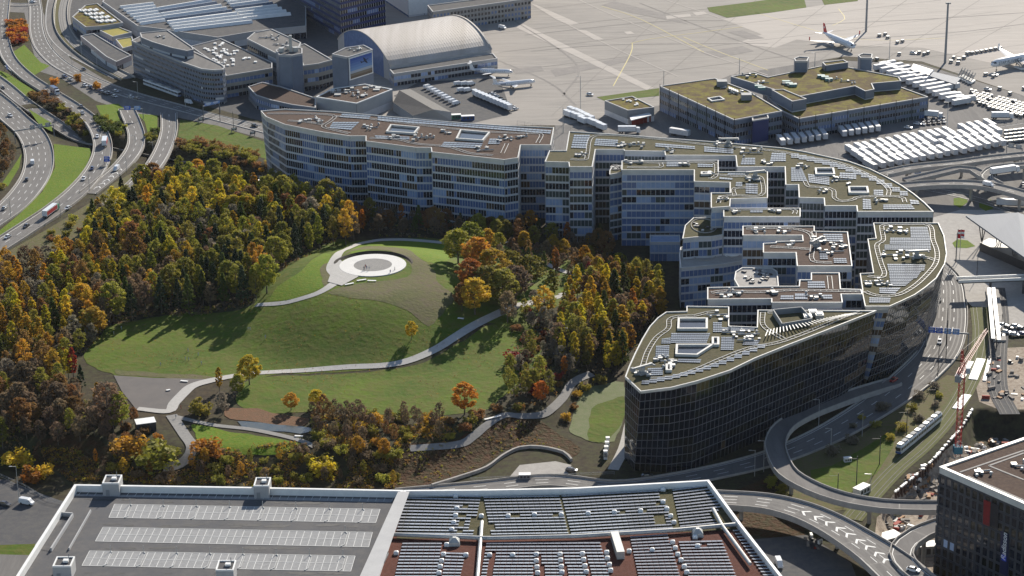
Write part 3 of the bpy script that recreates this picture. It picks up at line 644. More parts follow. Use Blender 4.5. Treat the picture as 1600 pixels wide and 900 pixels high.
tD, PD = block('office_building', 'flat front office block with brown roof crossed by a long rail', [(1106, 449), (1206, 447), (1249, 447), (1250, 437), (1268, 437), (1268, 426), (1311, 426), (1313, 451), (1345, 452), (1347, 459), (1314, 459), (1316, 472), (1206, 472), (1206, 466), (1106, 467)], RZ, 0, 9, 1.8, ST_N, groof, .24)
tE, PE = block('office_building', 'eastern office block with bowed dark glass wall leaning over the road',
    [(1365, 348), (1466, 348), (1475, 368, 1469, 470), (1479, 396, 1462, 496), (1476, 412, 1452, 522), (1463, 434, 1436, 546), (1445, 449, 1415, 567), (1429, 460, 1396, 581), (1410, 469, 1376, 591), (1390, 478, 1353, 600), (1352, 478, 1346, 596), (1348, 459), (1348, 452), (1344, 427), (1365, 426), (1356, 373), (1369, 372)], RZ, 0, 10, 1.6, [(5, .3), (6, .6), (0, .1)], groof2, .08, mull=.12, bandm=mbandd, mullm=mbandd, out=.1, top=.03)
tS, PS = block('office_building', 'southern wedge-shaped office tower with black gridded glass front and sharp corner',
    [(1073, 478), (1139, 479), (1139, 509), (1183, 511), (1184, 484), (1369, 485, 1348, 602), (1328, 501, 1310, 628), (1285, 518, 1272, 647), (1230, 539, 1219, 672), (1180, 559, 1170, 695), (1141, 578, 1132, 712), (1089, 595, 1080, 734), (1049, 605, 1041, 738), (1001, 611, 991, 735), (977, 588, 976, 716), (983, 572), (992, 552), (1003, 530), (1015, 510), (1028, 496), (1041, 487), (1073, 486)], RZ, 0, 10, 2.0, ST_S, groof2, .05, mull=.10, bandm=mbandd, mullm=mbandd, out=.08, top=.03, rim=.32)
# glazed bridge at the foot of the hotel block
t, _ = block('entrance_canopy', 'low glass entrance hall at the foot of the hotel block', [(1016, 367), (1062, 367), (1062, 378), (1016, 378)], 9, 0, 2, 2, [(1, .6), (2, .4)], g_pale, .2, cat='canopy')
A0_, B0_, A1_, B1_ = [v + Vector((0, -.45, 0)) for v in (G(1345, 597, 0), G(1353, 601, 0), G(1352, 478.5, 35.9), G(1389, 478.5, 35.9))]
bb, gb, mb = MB(), MB(), MB(); facade(bb, gb, mb, A0_, B0_, A1_, B1_, 9, 1.9, [(2, .35), (1, .35), (4, .3)], .34, .2, .2, 1, .04); bb.build('end_wall', [mwall, mrim], tE, kind='stuff'); gb.build('end_window', GL, tE, kind='stuff'); mb.build('end_mullion', mwall, tE, kind='stuff')
def arr(t, L, m=None):
    for q, c, r in L: array(t, q, t['_rz'], c, r, m)
arr(tW, [([(535, 178), (580, 181), (576, 187), (530, 184)], 9, 2), ([(590, 182), (720, 193), (718, 199), (590, 189)], 22, 2), ([(720, 193), (862, 204), (860, 210), (718, 199)], 24, 2), ([(520, 191), (562, 191), (548, 204), (514, 201)], 8, 4), ([(694, 222), (755, 224), (750, 233), (688, 230)], 11, 3), ([(585, 212), (640, 214), (640, 219), (588, 217)], 10, 2), ([(765, 217), (785, 217), (780, 226), (762, 226)], 4, 3)])
arr(tN, [([(897, 211), (922, 211), (916, 233), (892, 232)], 6, 6), ([(931, 217), (966, 219), (964, 230), (928, 228)], 9, 4), ([(1024, 224), (1086, 229), (1086, 234), (1024, 230)], 14, 2), ([(1100, 229), (1146, 233), (1146, 241), (1100, 238)], 10, 3), ([(1160, 247), (1180, 247), (1180, 258), (1157, 258)], 5, 4), ([(1206, 239), (1228, 240), (1228, 253), (1203, 253)], 6, 4), ([(1236, 262), (1252, 262), (1262, 284), (1236, 284)], 5, 7), ([(1262, 272), (1296, 277), (1296, 290), (1264, 286)], 9, 5), ([(1312, 270), (1338, 271), (1338, 281), (1312, 279)], 6, 3), ([(1365, 297), (1380, 297), (1380, 307), (1365, 305)], 4, 3), ([(1348, 311), (1360, 312), (1362, 328), (1348, 328)], 3, 5), ([(1380, 320), (1424, 320), (1430, 328), (1380, 328)], 11, 3), ([(1421, 312), (1435, 314), (1437, 320), (1423, 320)], 3, 2)])
for k in range(15):       # the stepped outer chain of modules
    a = lerp2((1236, 239), (1418, 304), k / 15); b = lerp2((1236, 239), (1418, 304), (k + 1) / 15); bow = lambda t: 9 * math.sin(math.pi * t)
    x0, y0 = a[0], a[1] - bow(k / 15); x1, y1 = b[0], b[1] - bow((k + 1) / 15)
    array(tN, [(x0, y0 + 1), (x1, y0 + 1.5), (x1 + 1, y0 + 9), (x0, y0 + 8.5)], tN['_rz'], 3, 3)
arr(tA, [([(1042, 253), (1066, 253), (1065, 261), (1041, 261)], 6, 3), ([(1090, 256), (1114, 257), (1114, 262), (1090, 262)], 6, 2), ([(1138, 271), (1170, 272), (1168, 274), (1136, 274)], 8, 1), ([(1124, 277), (1145, 279), (1144, 282), (1124, 281)], 5, 1), ([(1150, 285), (1160, 285), (1160, 292), (1149, 292)], 3, 3), ([(1165, 287), (1184, 288), (1184, 304), (1165, 303)], 4, 5)])
arr(tB, [([(1172, 328), (1192, 328), (1192, 333), (1172, 333)], 4, 2)])
arr(tC, [([(1286, 366), (1316, 366), (1318, 379), (1288, 378)], 7, 4), ([(1280, 393), (1292, 393), (1294, 406), (1281, 406)], 3, 5), ([(1302, 404), (1322, 404), (1324, 412), (1303, 412)], 5, 3)])
arr(tD, [([(1262, 440), (1288, 440), (1290, 451), (1262, 451)], 8, 3), ([(1220, 462), (1240, 462), (1240, 469), (1219, 469)], 6, 2), ([(1242, 459), (1262, 459), (1262, 469), (1242, 469)], 6, 2), ([(1285, 461), (1300, 461), (1301, 468), (1286, 468)], 4, 2)])
arr(tE, [([(1422, 355), (1449, 355), (1453, 372), (1423, 372)], 8, 7), ([(1391, 372), (1453, 372), (1454, 382), (1390, 382)], 18, 4), ([(1382, 383), (1454, 382), (1455, 392), (1382, 391)], 20, 4), ([(1386, 413), (1414, 413), (1414, 424), (1388, 424)], 8, 4), ([(1414, 413), (1446, 414), (1444, 424), (1414, 424)], 9, 4), ([(1389, 424), (1440, 424), (1432, 436), (1390, 436)], 14, 5), ([(1390, 436), (1428, 436), (1414, 448), (1392, 448)], 11, 5), ([(1374, 450), (1408, 450), (1398, 460), (1374, 459)], 9, 3), ([(1358, 465), (1392, 466), (1390, 474), (1358, 474)], 9, 3)])
arr(tS, [([(1114, 504), (1128, 504), (1128, 520), (1114, 520)], 4, 6), ([(1128, 512), (1180, 513), (1178, 518), (1128, 518)], 15, 2), ([(1049, 521), (1110, 521), (1104, 537), (1048, 537)], 18, 6), ([(1034, 530), (1048, 528), (1048, 538), (1033, 538)], 4, 4), ([(1025, 541), (1046, 540), (1045, 560), (1024, 560)], 7, 7), ([(1127, 527), (1148, 527), (1146, 548), (1126, 548)], 6, 8), ([(1060, 561), (1096, 562), (1094, 568), (1058, 567)], 10, 2), ([(1012, 576), (1036, 575), (1036, 587), (1012, 588)], 8, 4), ([(1162, 532), (1188, 532), (1183, 540), (1160, 540)], 7, 3)])
for k in range(16):
    a = lerp2((1003, 600), (1196, 538), k / 16); b = lerp2((1003, 600), (1196, 538), (k + 1) / 16); sag = lambda t: 8 * math.sin(math.pi * t)
    y = a[1] + sag(k / 16); array(tS, [(a[0], y - 5), (b[0], y - 5), (b[0] - 1, y + 1.5), (a[0] - 1, y + 1.5)], tS['_rz'], 5, 2)
def trk(t, L):
    for l in L: track(t, l, t['_rz'])
trk(tW, [[(418, 178), (470, 178), (505, 179), (523, 182), (516, 190), (505, 198), (520, 203), (546, 209)], [(450, 189), (480, 191), (505, 195)], [(523, 182), (560, 184), (610, 190), (660, 196), (720, 203), (775, 207), (820, 209), (845, 210), (840, 224)], [(578, 216), (620, 218), (650, 225), (700, 230), (735, 240), (770, 243)], [(792, 225), (785, 240)]])
trk(tN, [[(892, 249), (914, 250), (918, 240), (925, 215), (960, 212), (1030, 218), (1100, 226), (1170, 232), (1222, 238), (1255, 246), (1300, 252), (1340, 266), (1372, 282), (1388, 296), (1388, 306)], [(1258, 284), (1264, 292), (1286, 293), (1302, 298), (1304, 310), (1316, 315), (1334, 312), (1345, 308), (1405, 308), (1414, 317)]])
trk(tA, [[(978, 254), (1045, 255), (1100, 254), (1118, 256), (1118, 276), (1108, 280)], [(980, 262), (1030, 262), (1032, 255)], [(1118, 273), (1150, 276), (1185, 276), (1192, 288), (1192, 303), (1180, 307), (1150, 306), (1128, 308), (1122, 318)], [(1148, 306), (1148, 295), (1185, 294)]])
trk(tB, [[(1136, 328), (1165, 328), (1236, 327), (1243, 330), (1241, 335)]])
trk(tC, [[(1166, 358), (1200, 357), (1240, 358), (1266, 366), (1270, 384), (1268, 404), (1276, 410), (1300, 411)], [(1204, 386), (1240, 388), (1266, 390)], [(1272, 362), (1272, 370)]])
trk(tD, [[(1112, 458), (1135, 455), (1180, 457), (1235, 454), (1300, 455), (1346, 456)], [(1296, 432), (1298, 452)]])
trk(tE, [[(1352, 456), (1368, 462), (1400, 462), (1425, 450), (1446, 432), (1462, 412), (1464, 394), (1458, 376), (1452, 353), (1420, 351), (1382, 352), (1378, 358), (1380, 376), (1370, 384), (1376, 410), (1382, 428), (1376, 434), (1356, 432)], [(1440, 402), (1452, 404), (1464, 408)]])
trk(tS, [[(1004, 574), (1012, 550), (1026, 528), (1044, 514), (1046, 500), (1060, 495), (1085, 494), (1105, 489), (1122, 487)], [(1016, 592), (1050, 590), (1090, 577), (1130, 560), (1170, 545), (1215, 536), (1250, 524), (1290, 508), (1320, 495), (1345, 489)], [(1192, 489), (1192, 508), (1206, 520), (1224, 530)], [(1200, 489), (1240, 488)]])
for t, L in ((tW, [(482, 188, 6, 4), (500, 190, 3, 2), (578, 200, 6, 4), (662, 216, 7, 5), (615, 215, 4, 3), (696, 207, 3, 2), (790, 218, 6, 4), (758, 236, 5, 4), (815, 215, 3, 3)]),
             (tN, [(975, 226, 5, 4), (995, 228, 4, 4), (908, 241, 4, 3), (1045, 237, 3, 3), (1175, 240, 6, 5), (1128, 226, 5, 4), (1255, 261, 3, 3), (1315, 283, 7, 5), (1284, 299, 3, 2), (1375, 314, 4, 3), (1200, 255, 3, 3)]),
             (tA, [(990, 256, 6, 4), (1070, 258, 3, 2), (1110, 273, 4, 2), (1175, 281, 6, 3), (1130, 313, 3, 2)]), (tB, [(1150, 331, 3, 2), (1210, 331, 2, 2)]), (tC, [(1185, 361, 4, 3), (1225, 363, 3, 3), (1280, 376, 6, 3), (1300, 395, 7, 5), (1310, 383, 4, 3), (1235, 383, 2, 2)]),
             (tD, [(1135, 460, 4, 4), (1152, 458, 3, 2), (1272, 464, 4, 3), (1205, 457, 3, 2)]), (tE, [(1396, 362, 5, 4), (1412, 363, 3, 2), (1395, 400, 7, 4), (1432, 403, 8, 4), (1365, 441, 6, 4), (1380, 445, 3, 3)]),
             (tS, [(1004, 582, 5, 3), (1045, 566, 4, 3), (1030, 561, 3, 2), (1120, 494, 5, 4), (1145, 521, 5, 4), (1170, 524, 5, 4), (1165, 533, 3, 3), (1045, 574, 2, 2)])):
    for x, y, n, sp in L: vents(t, (x, y), t['_rz'], n + 2, sp)
for t, q in ((tW, [(610, 197), (656, 201), (648, 211), (603, 208)]), (tW, [(719, 205), (766, 209), (755, 222), (712, 219)]), (tN, [(1273, 265), (1303, 265), (1305, 275), (1274, 275)]), (tN, [(1325, 294), (1356, 294), (1358, 304), (1326, 304)]), (tA, [(1095, 271), (1108, 271), (1108, 275), (1095, 275)]),
             (tS, [(1059, 500), (1106, 500), (1106, 517), (1058, 517)]), (tS, [(1056, 541), (1116, 541), (1090, 558), (1055, 557)]), (tS, [(1112, 530), (1124, 530), (1124, 542), (1112, 542)]), (tS, [(1040, 572), (1050, 572), (1050, 582), (1040, 582)]), (tW, [(812, 226.5), (812, 227), (812.5, 227), (812.5, 226.5)])):
    if abs(q[0][0] - q[1][0]) > 3: well(t, q, t['_rz'])
# sunken plant court of the wedge tower: frame, open trellis and two boxes
b = MB(); z0 = tS['_rz']
W4 = [G(x, y, z0) for x, y in [(1208, 492), (1252, 488), (1268, 506), (1222, 514)]]
for i in range(4):
    j = (i + 1) % 4; H = Vector((0, 0, 2.2)); I = offset_poly(W4 if ccw(W4) else W4[::-1], .5)
    b.beam(W4[i], W4[j], .4, 2.2)
b.build('plant_screen', mgrey, tS); b = MB()
for i in range(26):
    a = lerp2((1196, 526), (1345, 489.5), i / 26); c = lerp2((1196, 512), (1320, 487), i / 26); b.beam(G(a[0], a[1], z0 + 1.2), G(c[0] + 4, c[1] + 4, z0 + 1.2), .35, .3)
b.build('trellis', mgalv, tS); b = MB()
for x, y in ((1270, 492), (1280, 496), (1262, 499)): p = G(x, y, z0); b.box((p.x, p.y, z0 + .8), (3, 4, 1.6), 0); b.box((p.x, p.y, z0 + 1.7), (2, 2.6, .3), 1)
b.build('air_handler', [mgalv, mwhite], tS)
# white rim and furniture of the round terraces
def terrace(t, c, rx, ry, z, n=9, blue=False):
    p = G(c[0], c[1], z); sx = (G(c[0] + rx, c[1], z) - p).length; sy = (G(c[0], c[1] + ry, z) - p).length; b = MB(); k = 28
    for i in range(k):
        a, d = 2 * math.pi * i / k, 2 * math.pi * (i + 1) / k
        b.beam((p.x + sx * math.cos(a), p.y + sy * math.sin(a), z), (p.x + sx * math.cos(d), p.y + sy * math.sin(d), z), .3, .6)
    if t is not tK: b.build('terrace_rim', mconc, t)
    b = MB()
    for i in range(n): a = random.uniform(0, 6.28); r = random.uniform(.3, .8); b.box((p.x + sx * r * math.cos(a), p.y + sy * r * math.sin(a), z + .4), (random.uniform(.8, 2), random.uniform(.6, 1.6), .8), random.randrange(2), a)
    b.build('terrace_furniture', [mgalv, mdk], t)
terrace(tL, (1100, 354), 20, 11, 27 - .7); terrace(tL2, (1144, 396), 14, 7, 18 - .7, 2); terrace(tL2, (1100, 400), 18, 8, 18 - .7, 3); terrace(tK, (1182, 434), 31, 14.5, 30 - .7, 26)
terrace(tA2, (962, 263), 8, 4, 32 - .7, 5)
p = G(1144, 396, 18); b = MB(); b.tube((p.x, p.y, 17.3), (p.x, p.y, 18.2), 3.6, 3.2, n=24); b.build('light_dome', mwhite, tL2)
# small cranes standing on the roofs (facade cradles)
def cradle(t, px, z, rz):
    p = G(px[0], px[1], z); b = MB(); M = Matrix.Translation(p) @ Matrix.Rotation(rz, 4, 'Z')
    b.box((0, 0, .9), (2.6, 2.2, 1.2), 0, M=M); b.box((0, 0, 2.2), (1.5, 1.5, 1.6), 1, M=M); b.box((0, 0, 3.2), (9, .7, .7), 1, M=M); b.box((4.5, 0, 3.0), (.6, 3.2, .5), 0, M=M); b.box((-4, 0, 3.0), (1.2, 1.4, 1.3), 0, M=M)
    return b.build('cradle_crane', [mgrey, mgalv], t)
cradle(tN, (1138, 227), tN['_rz'], 0); cradle(tA, (1180, 279), tA['_rz'], .3); cradle(tE, (1432, 404), tE['_rz'], .1); cradle(tS, (1003, 586), tS['_rz'], .6); cradle(tC, (1276, 386), tC['_rz'], .9)
# ---------------------------------------------------------------- parking and exhibition building in the foreground
PZ = 18; pk, PP = block('parking_building', 'large white-rimmed parking deck with marked bays and ramp at bottom left', [(117, 757), (380, 761), (630, 766), (560, 960), (-12, 960)], PZ + 1.4, 0, 5, 6, [(0, .4), (7, .6)], mdeck, .5, rim=.75, recess=2.4, cat='parking deck', rimm=mwhite, mull=.2)
ex, PX = block('exhibition_hall', 'flat hall roof covered with rows of solar panels beside the parking deck', [(632, 766), (760, 765), (900, 762), (1107, 750), (1160, 822), (1225, 905), (1265, 960), (566, 960)], PZ + 1.4, 0, 5, 6, [(0, .5), (8, .5)], mredgr, .5, rim=.65, recess=2.2, cat='hall', rimm=mwhite, mull=.2)
zd = pk['_rz']; zx = ex['_rz']
def flat(px, z, m, name, par, off=.03):
    b = MB(); b.poly([G(x, y, z) + Vector((0, 0, off)) for x, y in px]); return b.build(name, m, par)
flat([(636, 772), (760, 771), (900, 768), (1102, 757), (1160, 828), (1050, 832), (890, 840), (620, 842)], zx, groof2, 'green_roof', ex, .05)
mbay = two_scale('bay_paint', (.30, .30, .30), (.26, .26, .26), (.33, .33, .33), .1, .7, bump=0)
def bays(TL, TR, BR, BL, n, rows, gaps):
    flat([TL, TR, BR, BL], zd, mbay, 'bay_surface', pk, .04); b = MB(); W = [G(*p, zd) for p in (TL, TR, BR, BL)]; H = Vector((0, 0, .08))
    def ln(a, c, w_=.16): b.beam(a + H, c + H, w_, .02)
    for i in range(n + 1): u = i / n; ln(W[0].lerp(W[1], u), W[3].lerp(W[2], u))
    for v in [k / rows for k in range(rows + 1)]: ln(W[0].lerp(W[3], v), W[1].lerp(W[2], v), .2)
    b.build('bay_marking', mline, pk, kind='stuff')
    for u in gaps:
        a, c = W[0].lerp(W[1], u), W[3].lerp(W[2], u); k = MB(); d = (c - a)
        k.beam(a + H, a + d * .12 + Vector((.8, 0, 0)) + H, .35, .18); k.beam(a + d * .12 + Vector((.8, 0, 0)) + H, c - d * .12 + Vector((.8, 0, 0)) + H, .2, .12); k.beam(c - d * .12 + Vector((.8, 0, 0)) + H, c + H, .35, .18)
        k.tube(a + H, a + Vector((0, 0, 2.2)), .1, n=5); k.build('kerb', mgalv, pk)
bays((179, 788), (594, 796), (587, 817), (170, 809), 34, 2, [k / 8 + .06 for k in range(8)])
bays((161, 824), (582, 832), (576, 855), (149, 846), 36, 2, [.9])
bays((140, 861), (555, 869), (548, 893), (128, 884), 36, 2, [k / 8 + .08 for k in range(8)])
b = MB(); H = Vector((0, 0, .1))
for i in range(41):
    x = lerp2((116, 766), (616, 774), i / 40); y = lerp2((110, 774), (612, 784), i / 40); b.beam(G(*x, zd) + H, G(*y, zd) + H, .15, .02)
b.build('bay_marking', mline, pk, kind='stuff')
flat([(112, 772), (613, 780), (611, 785), (109, 775)], zd, mbay, 'bay_surface', pk, .05)
random.seed(21); mstain = mat('stain', (.05, .048, .046), (.075, .072, .07), .3, .7); mstain2 = mat('seam', (.09, .09, .092), (.08, .08, .08), .3, .8)
for (y0, x0, x1) in ((780, 120, 600), (820, 170, 590), (857, 150, 570), (896, 120, 540), (786, 130, 600), (822, 180, 585)):
    for k in range(9):
        cx, cy = random.uniform(x0, x1), y0 + random.uniform(-1.5, 1.5); p = G(cx, cy, zd); L = random.uniform(1.2, 4.2); b = MB(); n = 11
        b.poly([Vector((p.x + L * math.cos(6.283 * i / n) * random.uniform(.6, 1.1), p.y + L * .28 * math.sin(6.283 * i / n) * random.uniform(.5, 1.2), zd + .03 + .001 * k)) for i in range(n)]); b.build('stain', mstain, pk, kind='stuff')
b = MB()
for i in range(26):
    u = i / 26 * 1.0; b.beam(G(118 + 500 * u, 775 + 8 * u, zd + .02), G(30 + 540 * u, 905, zd + .02), .1, .01)
b.build('membrane_seam', mstain2, pk, kind='stuff')
# stair heads
def stairhead(px, wd, dp, hh):
    p = G(px[0], px[1], zd); b = MB(); rz = R(-1.5)
    M = Matrix.Translation((p.x, p.y, zd)) @ Matrix.Rotation(rz, 4, 'Z')
    b.box((0, dp / 2, hh / 2), (wd, dp, hh), 0, M=M); b.box((0, dp / 2, hh + .05), (wd - .8, dp - .8, .1), 1, M=M)
    for sx, sy, x, y in ((wd, .4, 0, .2), (wd, .4, 0, dp - .2), (.4, dp - .8, -wd / 2 + .2, dp / 2), (.4, dp - .8, wd / 2 - .2, dp / 2)): b.box((x, y, hh + .25), (sx, sy, .5), 2, M=M)
    b.box((.6, dp * .55, hh + .5), (1.6, 1.4, .7), 2, M=M); b.box((-wd * .2, -.04, 1.1), (1.2, .1, 2.2), 3, M=M)
    b.tube(M @ Vector((wd * .3, dp * .5, hh)), M @ Vector((wd * .3, dp * .5, hh + 3)), .12, n=6, m=3)
    b.build('stair_head', [mwall, masph2, mwhite, mgrey], pk)
stairhead((174, 775), 5.5, 6.5, 4.2); stairhead((409, 779), 5, 6.5, 4.2); stairhead((98, 906), 5.6, 6.5, 4.2); stairhead((352, 912), 5.4, 6.5, 4.2)
# ramp on the deck: flat strip, side walls, dark sheet at its far end
b = MB()
rp_ = [G(x, y, zd) for x, y in [(92, 806), (114, 808), (80, 862), (56, 858)]]
b.poly([rp_[0] + Vector((0, 0, .08)), rp_[1] + Vector((0, 0, .08)), rp_[2] + Vector((0, 0, .08)), rp_[3] + Vector((0, 0, .08))], 1)
b.poly([G(x, y, zd) + Vector((0, 0, .1)) for x, y in [(90, 807), (111, 808), (101, 824), (86, 822)]], 2)
b.beam(rp_[1], rp_[2], .5, 1.3); b.beam(rp_[0], rp_[3], .4, 1.3); b.beam(rp_[0], rp_[1], .5, 1.5); b.beam(G(142, 800, zd), G(108, 860, zd), .35, .9)
b.build('ramp_wall', [mwall, mdeck, mdk], pk)
def prow(TL, TR, BR, BL, n, holes=(), m=None):
    """rows of tilted modules; each row is a part"""
    for r in range(n):
        v0, v1 = (r + .06) / n, (r + .66) / n; a0, a1 = G(*lerp2(TL, BL, v0), zx), G(*lerp2(TR, BR, v0), zx); c0, c1 = G(*lerp2(TL, BL, v1), zx), G(*lerp2(TR, BR, v1), zx)
        L = (a1 - a0).length; k = max(1, round(L / 1.75)); b = MB()
        for i in range(k):
            u0, u1 = (i + .025) / k, (i + .975) / k; um = (u0 + u1) / 2
            if any(h0 <= um <= h1 and q0 <= r <= q1 for h0, h1, q0, q1 in holes):
                b.build('solar_panel_row', [m or msol2, mdk], ex); b = MB(); continue
            hi, lo = Vector((0, 0, .25)), Vector((0, 0, .48)); th = Vector((0, 0, .06))
            p = [c0.lerp(c1, u0) + lo, c0.lerp(c1, u1) + lo, a0.lerp(a1, u1) + hi, a0.lerp(a1, u0) + hi]
            b.hexa(p, [q + th for q in p]); q = (a0.lerp(a1, um) + Vector((0, 0, .1))); b.box(q, (.15, .1, .3), 1)
        b.build('solar_panel_row', [m or msol2, mdk], ex)
prow((636, 773), (752, 776), (739, 839), (617, 838), 13, [(.77, .84, 3, 3), (.77, .86, 8, 9), (.75, .84, 6, 6), (.76, .86, 11, 11), (.9, 1, 7, 10)])
prow((755, 777), (874, 775), (889, 837), (768, 839), 13, [(.32, .4, 6, 6), (.85, .95, 6, 6), (0, .1, 9, 10)])
prow((877, 775), (1037, 766), (1052, 829), (893, 838), 13, [(.93, 1, 1, 2), (.9, 1, 4, 4), (.86, .96, 8, 10), (.3, .34, 6, 6), (.54, .58, 6, 6), (.76, .8, 6, 6)])
prow((1050, 766), (1103, 759), (1158, 818), (1063, 827), 13, [(.62, 1, 9, 12), (.8, 1, 8, 8)])
prow((629, 849), (691, 849), (683, 905), (616, 905), 11)
prow((697, 864), (728, 865), (719, 905), (690, 905), 8)
prow((760, 849), (938, 848), (953, 905), (751, 905), 11, [(.05, .11, 3, 10), (.42, .48, 4, 10), (.62, .68, 4, 10), (.8, .86, 4, 10)])
prow((984, 839), (1043, 835), (1064, 905), (998, 905), 14, [(.5, .6, 4, 4)])
prow((1060, 847), (1128, 845), (1152, 905), (1076, 905), 12, [(.45, .66, 1, 1)])
prow((1144, 829), (1160, 828), (1216, 903), (1194, 903), 15)
for k, (x, y) in enumerate([(712, 777), (714, 796), (712, 807), (709, 818), (706, 829), (752, 808), (794, 808), (835, 806), (877, 806), (919, 804), (960, 802), (1001, 800), (1036, 767), (1036, 786), (1042, 797), (1048, 808), (1053, 818), (619, 866), (698, 853), (693, 868), (690, 878), (688, 887), (686, 897), (728, 869), (765, 869), (801, 869), (838, 868), (875, 868), (910, 867), (948, 865), (949, 874), (952, 884), (954, 893), (838, 878), (839, 888), (840, 897), (876, 877), (877, 887), (878, 896), (912, 876), (914, 886), (916, 895), (983, 863), (1019, 861), (1051, 849), (1055, 858), (1059, 868), (1064, 877), (1069, 887), (1073, 896), (1086, 841), (1090, 855)]):
    p = G(x, y, zx); b = MB(); b.box((p.x, p.y, zx + .3), (1.5, 1.3, .6)); b.loft([[(p.x + a * s * .78, p.y + c * s * .68, zx + h) for a, c in ((-1, -1), (1, -1), (1, 1), (-1, 1))] for s, h in ((1.0, .6), (.85, .95), (.4, 1.15))]); b.build('skylight_dome', mwhite, ex)
def pipe(px, z, r, name='roof_duct', m=None):
    b = MB(); P = [G(x, y, z) for x, y in px]
    for a, c in zip(P, P[1:]): b.tube(a + Vector((0, 0, r)), c + Vector((0, 0, r)), r, n=10)
    return b.build(name, m or mgalv, ex)
pipe([(614, 838), (760, 844), (900, 841), (1060, 831), (1155, 822)], zx + .4, .7); pipe([(753, 818), (751, 844), (746, 905)], zx + .4, .6); pipe([(1114, 798), (1128, 824), (1172, 884)], zx + .6, .6)
b = MB(); p, q = G(960, 842, zx), G(970, 874, zx); b.beam(p, q, 2.4, 2.6); b.build('plant_box', mgalv, ex)
for x, y in ((710, 850), (1090, 836)): p = G(x, y, zx); b = MB(); b.loft([[(p.x - s, p.y - s, zx + h), (p.x + s, p.y - s, zx + h), (p.x + s, p.y + s, zx + h), (p.x - s, p.y + s, zx + h)] for s, h in ((1.8, 0), (1.6, 1.2), (.5, 2.4))]); b.build('vent_hood', mgalv, ex)
b = MB(); P = [G(x, y, zx) for x, y in [(600, 866), (580, 905)]]; b.beam(P[0], P[1], 3.0, .6)
for i in range(14): q = P[0].lerp(P[1], i / 14); b.box((q.x, q.y, zx + .9), (2.6, .8, .7), 1)
b.build('condenser_row', [mgrey, mgalv], ex)
# wide white wall between the deck and the hall roof
b = MB()
for u in (0,): b.hexa([G(x, y, zx) for x, y in [(560, 905), (590, 905), (640, 768), (622, 768)]][::1], [G(x, y, PZ + 1.9) for x, y in [(560, 905), (590, 905), (640, 768), (622, 768)]])
b.build('divider_wall', mwall, ex)
# ---------------------------------------------------------------- hotel at bottom right
ho, PH = block('hotel_building', 'dark hotel block with scattered square windows and brown gravel roof at bottom right', [(1469, 729), (1640, 670), (1760, 720), (1625, 797)], 37, -7, 12, 2.6, [(5, .56), (0, .2), (6, .12), (4, .06), (2, .06)], groof, .22, mull=.9, bandm=mat('hotel_cladding', (.045, .05, .065), (.035, .04, .05), .3, .5, .2), mullm=mat('hotel_cladding2', (.05, .055, .07), (.04, .045, .055), .3, .5, .2), cat='hotel', rim=1.0)  # pale panes stand in for bright window reflections
for l in [[(1500, 738), (1600, 704)], [(1512, 744), (1600, 782)], [(1545, 728), (1600, 750)], [(1545, 728), (1600, 708)]]:
    b = MB(); b.beam(G(*l[0], ho['_rz']), G(*l[1], ho['_rz']), .7, .12); b.build('roof_path', mconc, ho)
for x, y in ((1536, 739), (1598, 730)): vents(ho, (x, y), ho['_rz'], 5, 2.5)
A, B = PH[0], PH[3]
A, B = G(1469, 729, 37), G(1625, 797, 37); A, B = (A, B) if A.x < B.x else (B, A); e = (B - A).normalized(); nn = Vector((e.y, -e.x, 0))
b = MB(); # recessed red loggia and the upright name board
def fp(px, py):     # point of the front wall plane seen at px, py
    d = ray(px, py); t = (A - CAM).dot(nn) / d.dot(nn); return CAM + d * t
q = [fp(1538, 780), fp(1561, 789), fp(1560, 826), fp(1537, 818)]
b.quad(*[v + nn * .3 for v in (q[3], q[2], q[1], q[0])], 1); b.quad(*[v + nn * .33 for v in (fp(1537, 818), fp(1547, 822), fp(1549, 784), fp(1538, 780))], 0)
b.build('loggia', [mat('red_curtain', (.25, .01, .012), (.16, .008, .01), .8, .7), g_black], ho)
sg = thing('name_board', 'upright dark board with white script and a blue square on the hotel front', 'sign', fp(1570, 870) + nn * .35)
b = MB(); s4 = [fp(1564, 895), fp(1576, 900), fp(1577, 834), fp(1565, 829)]; b.hexa([v + nn * .2 for v in s4], [v + nn * .5 for v in s4]); b.build('board', mat('board_blue', (.006, .012, .06), (.005, .01, .05), 1, .4), sg)
def text(s, name, par, org, xa, ya, size, m, ext=.03, font_shear=0.0):
    cu = bpy.data.curves.new(name, 'FONT'); cu.body = s; cu.size = size; cu.extrude = ext; cu.shear = font_shear; cu.align_x = 'CENTER'; cu.align_y = 'CENTER'
    o = bpy.data.objects.new(name, cu); C.objects.link(o); X = Vector(xa).normalized(); Y = Vector(ya).normalized(); Z = X.cross(Y)
    M = Matrix((X, Y, Z)).transposed().to_4x4(); M.translation = Vector(org); o.matrix_world = M; cu.materials.append(m)
    bpy.context.view_layer.update(); me = bpy.data.meshes.new_from_object(o); w_ = o.matrix_world.copy(); bpy.data.objects.remove(o); o = bpy.data.objects.new(name, me); C.objects.link(o); o.matrix_world = w_
    if not me.materials: me.materials.append(m)
    if par: o.parent = par; o.matrix_parent_inverse = Matrix.Translation(-Vector(par.location))
    return o
memit = mat('sign_letter_white', (.8, .8, .8), (.75, .75, .75), 1, .5)
text('Radisson', 'lettering', sg, fp(1571, 853) + nn * .56, (0, 0, 1), -e, 2.6, memit, .05, .25)
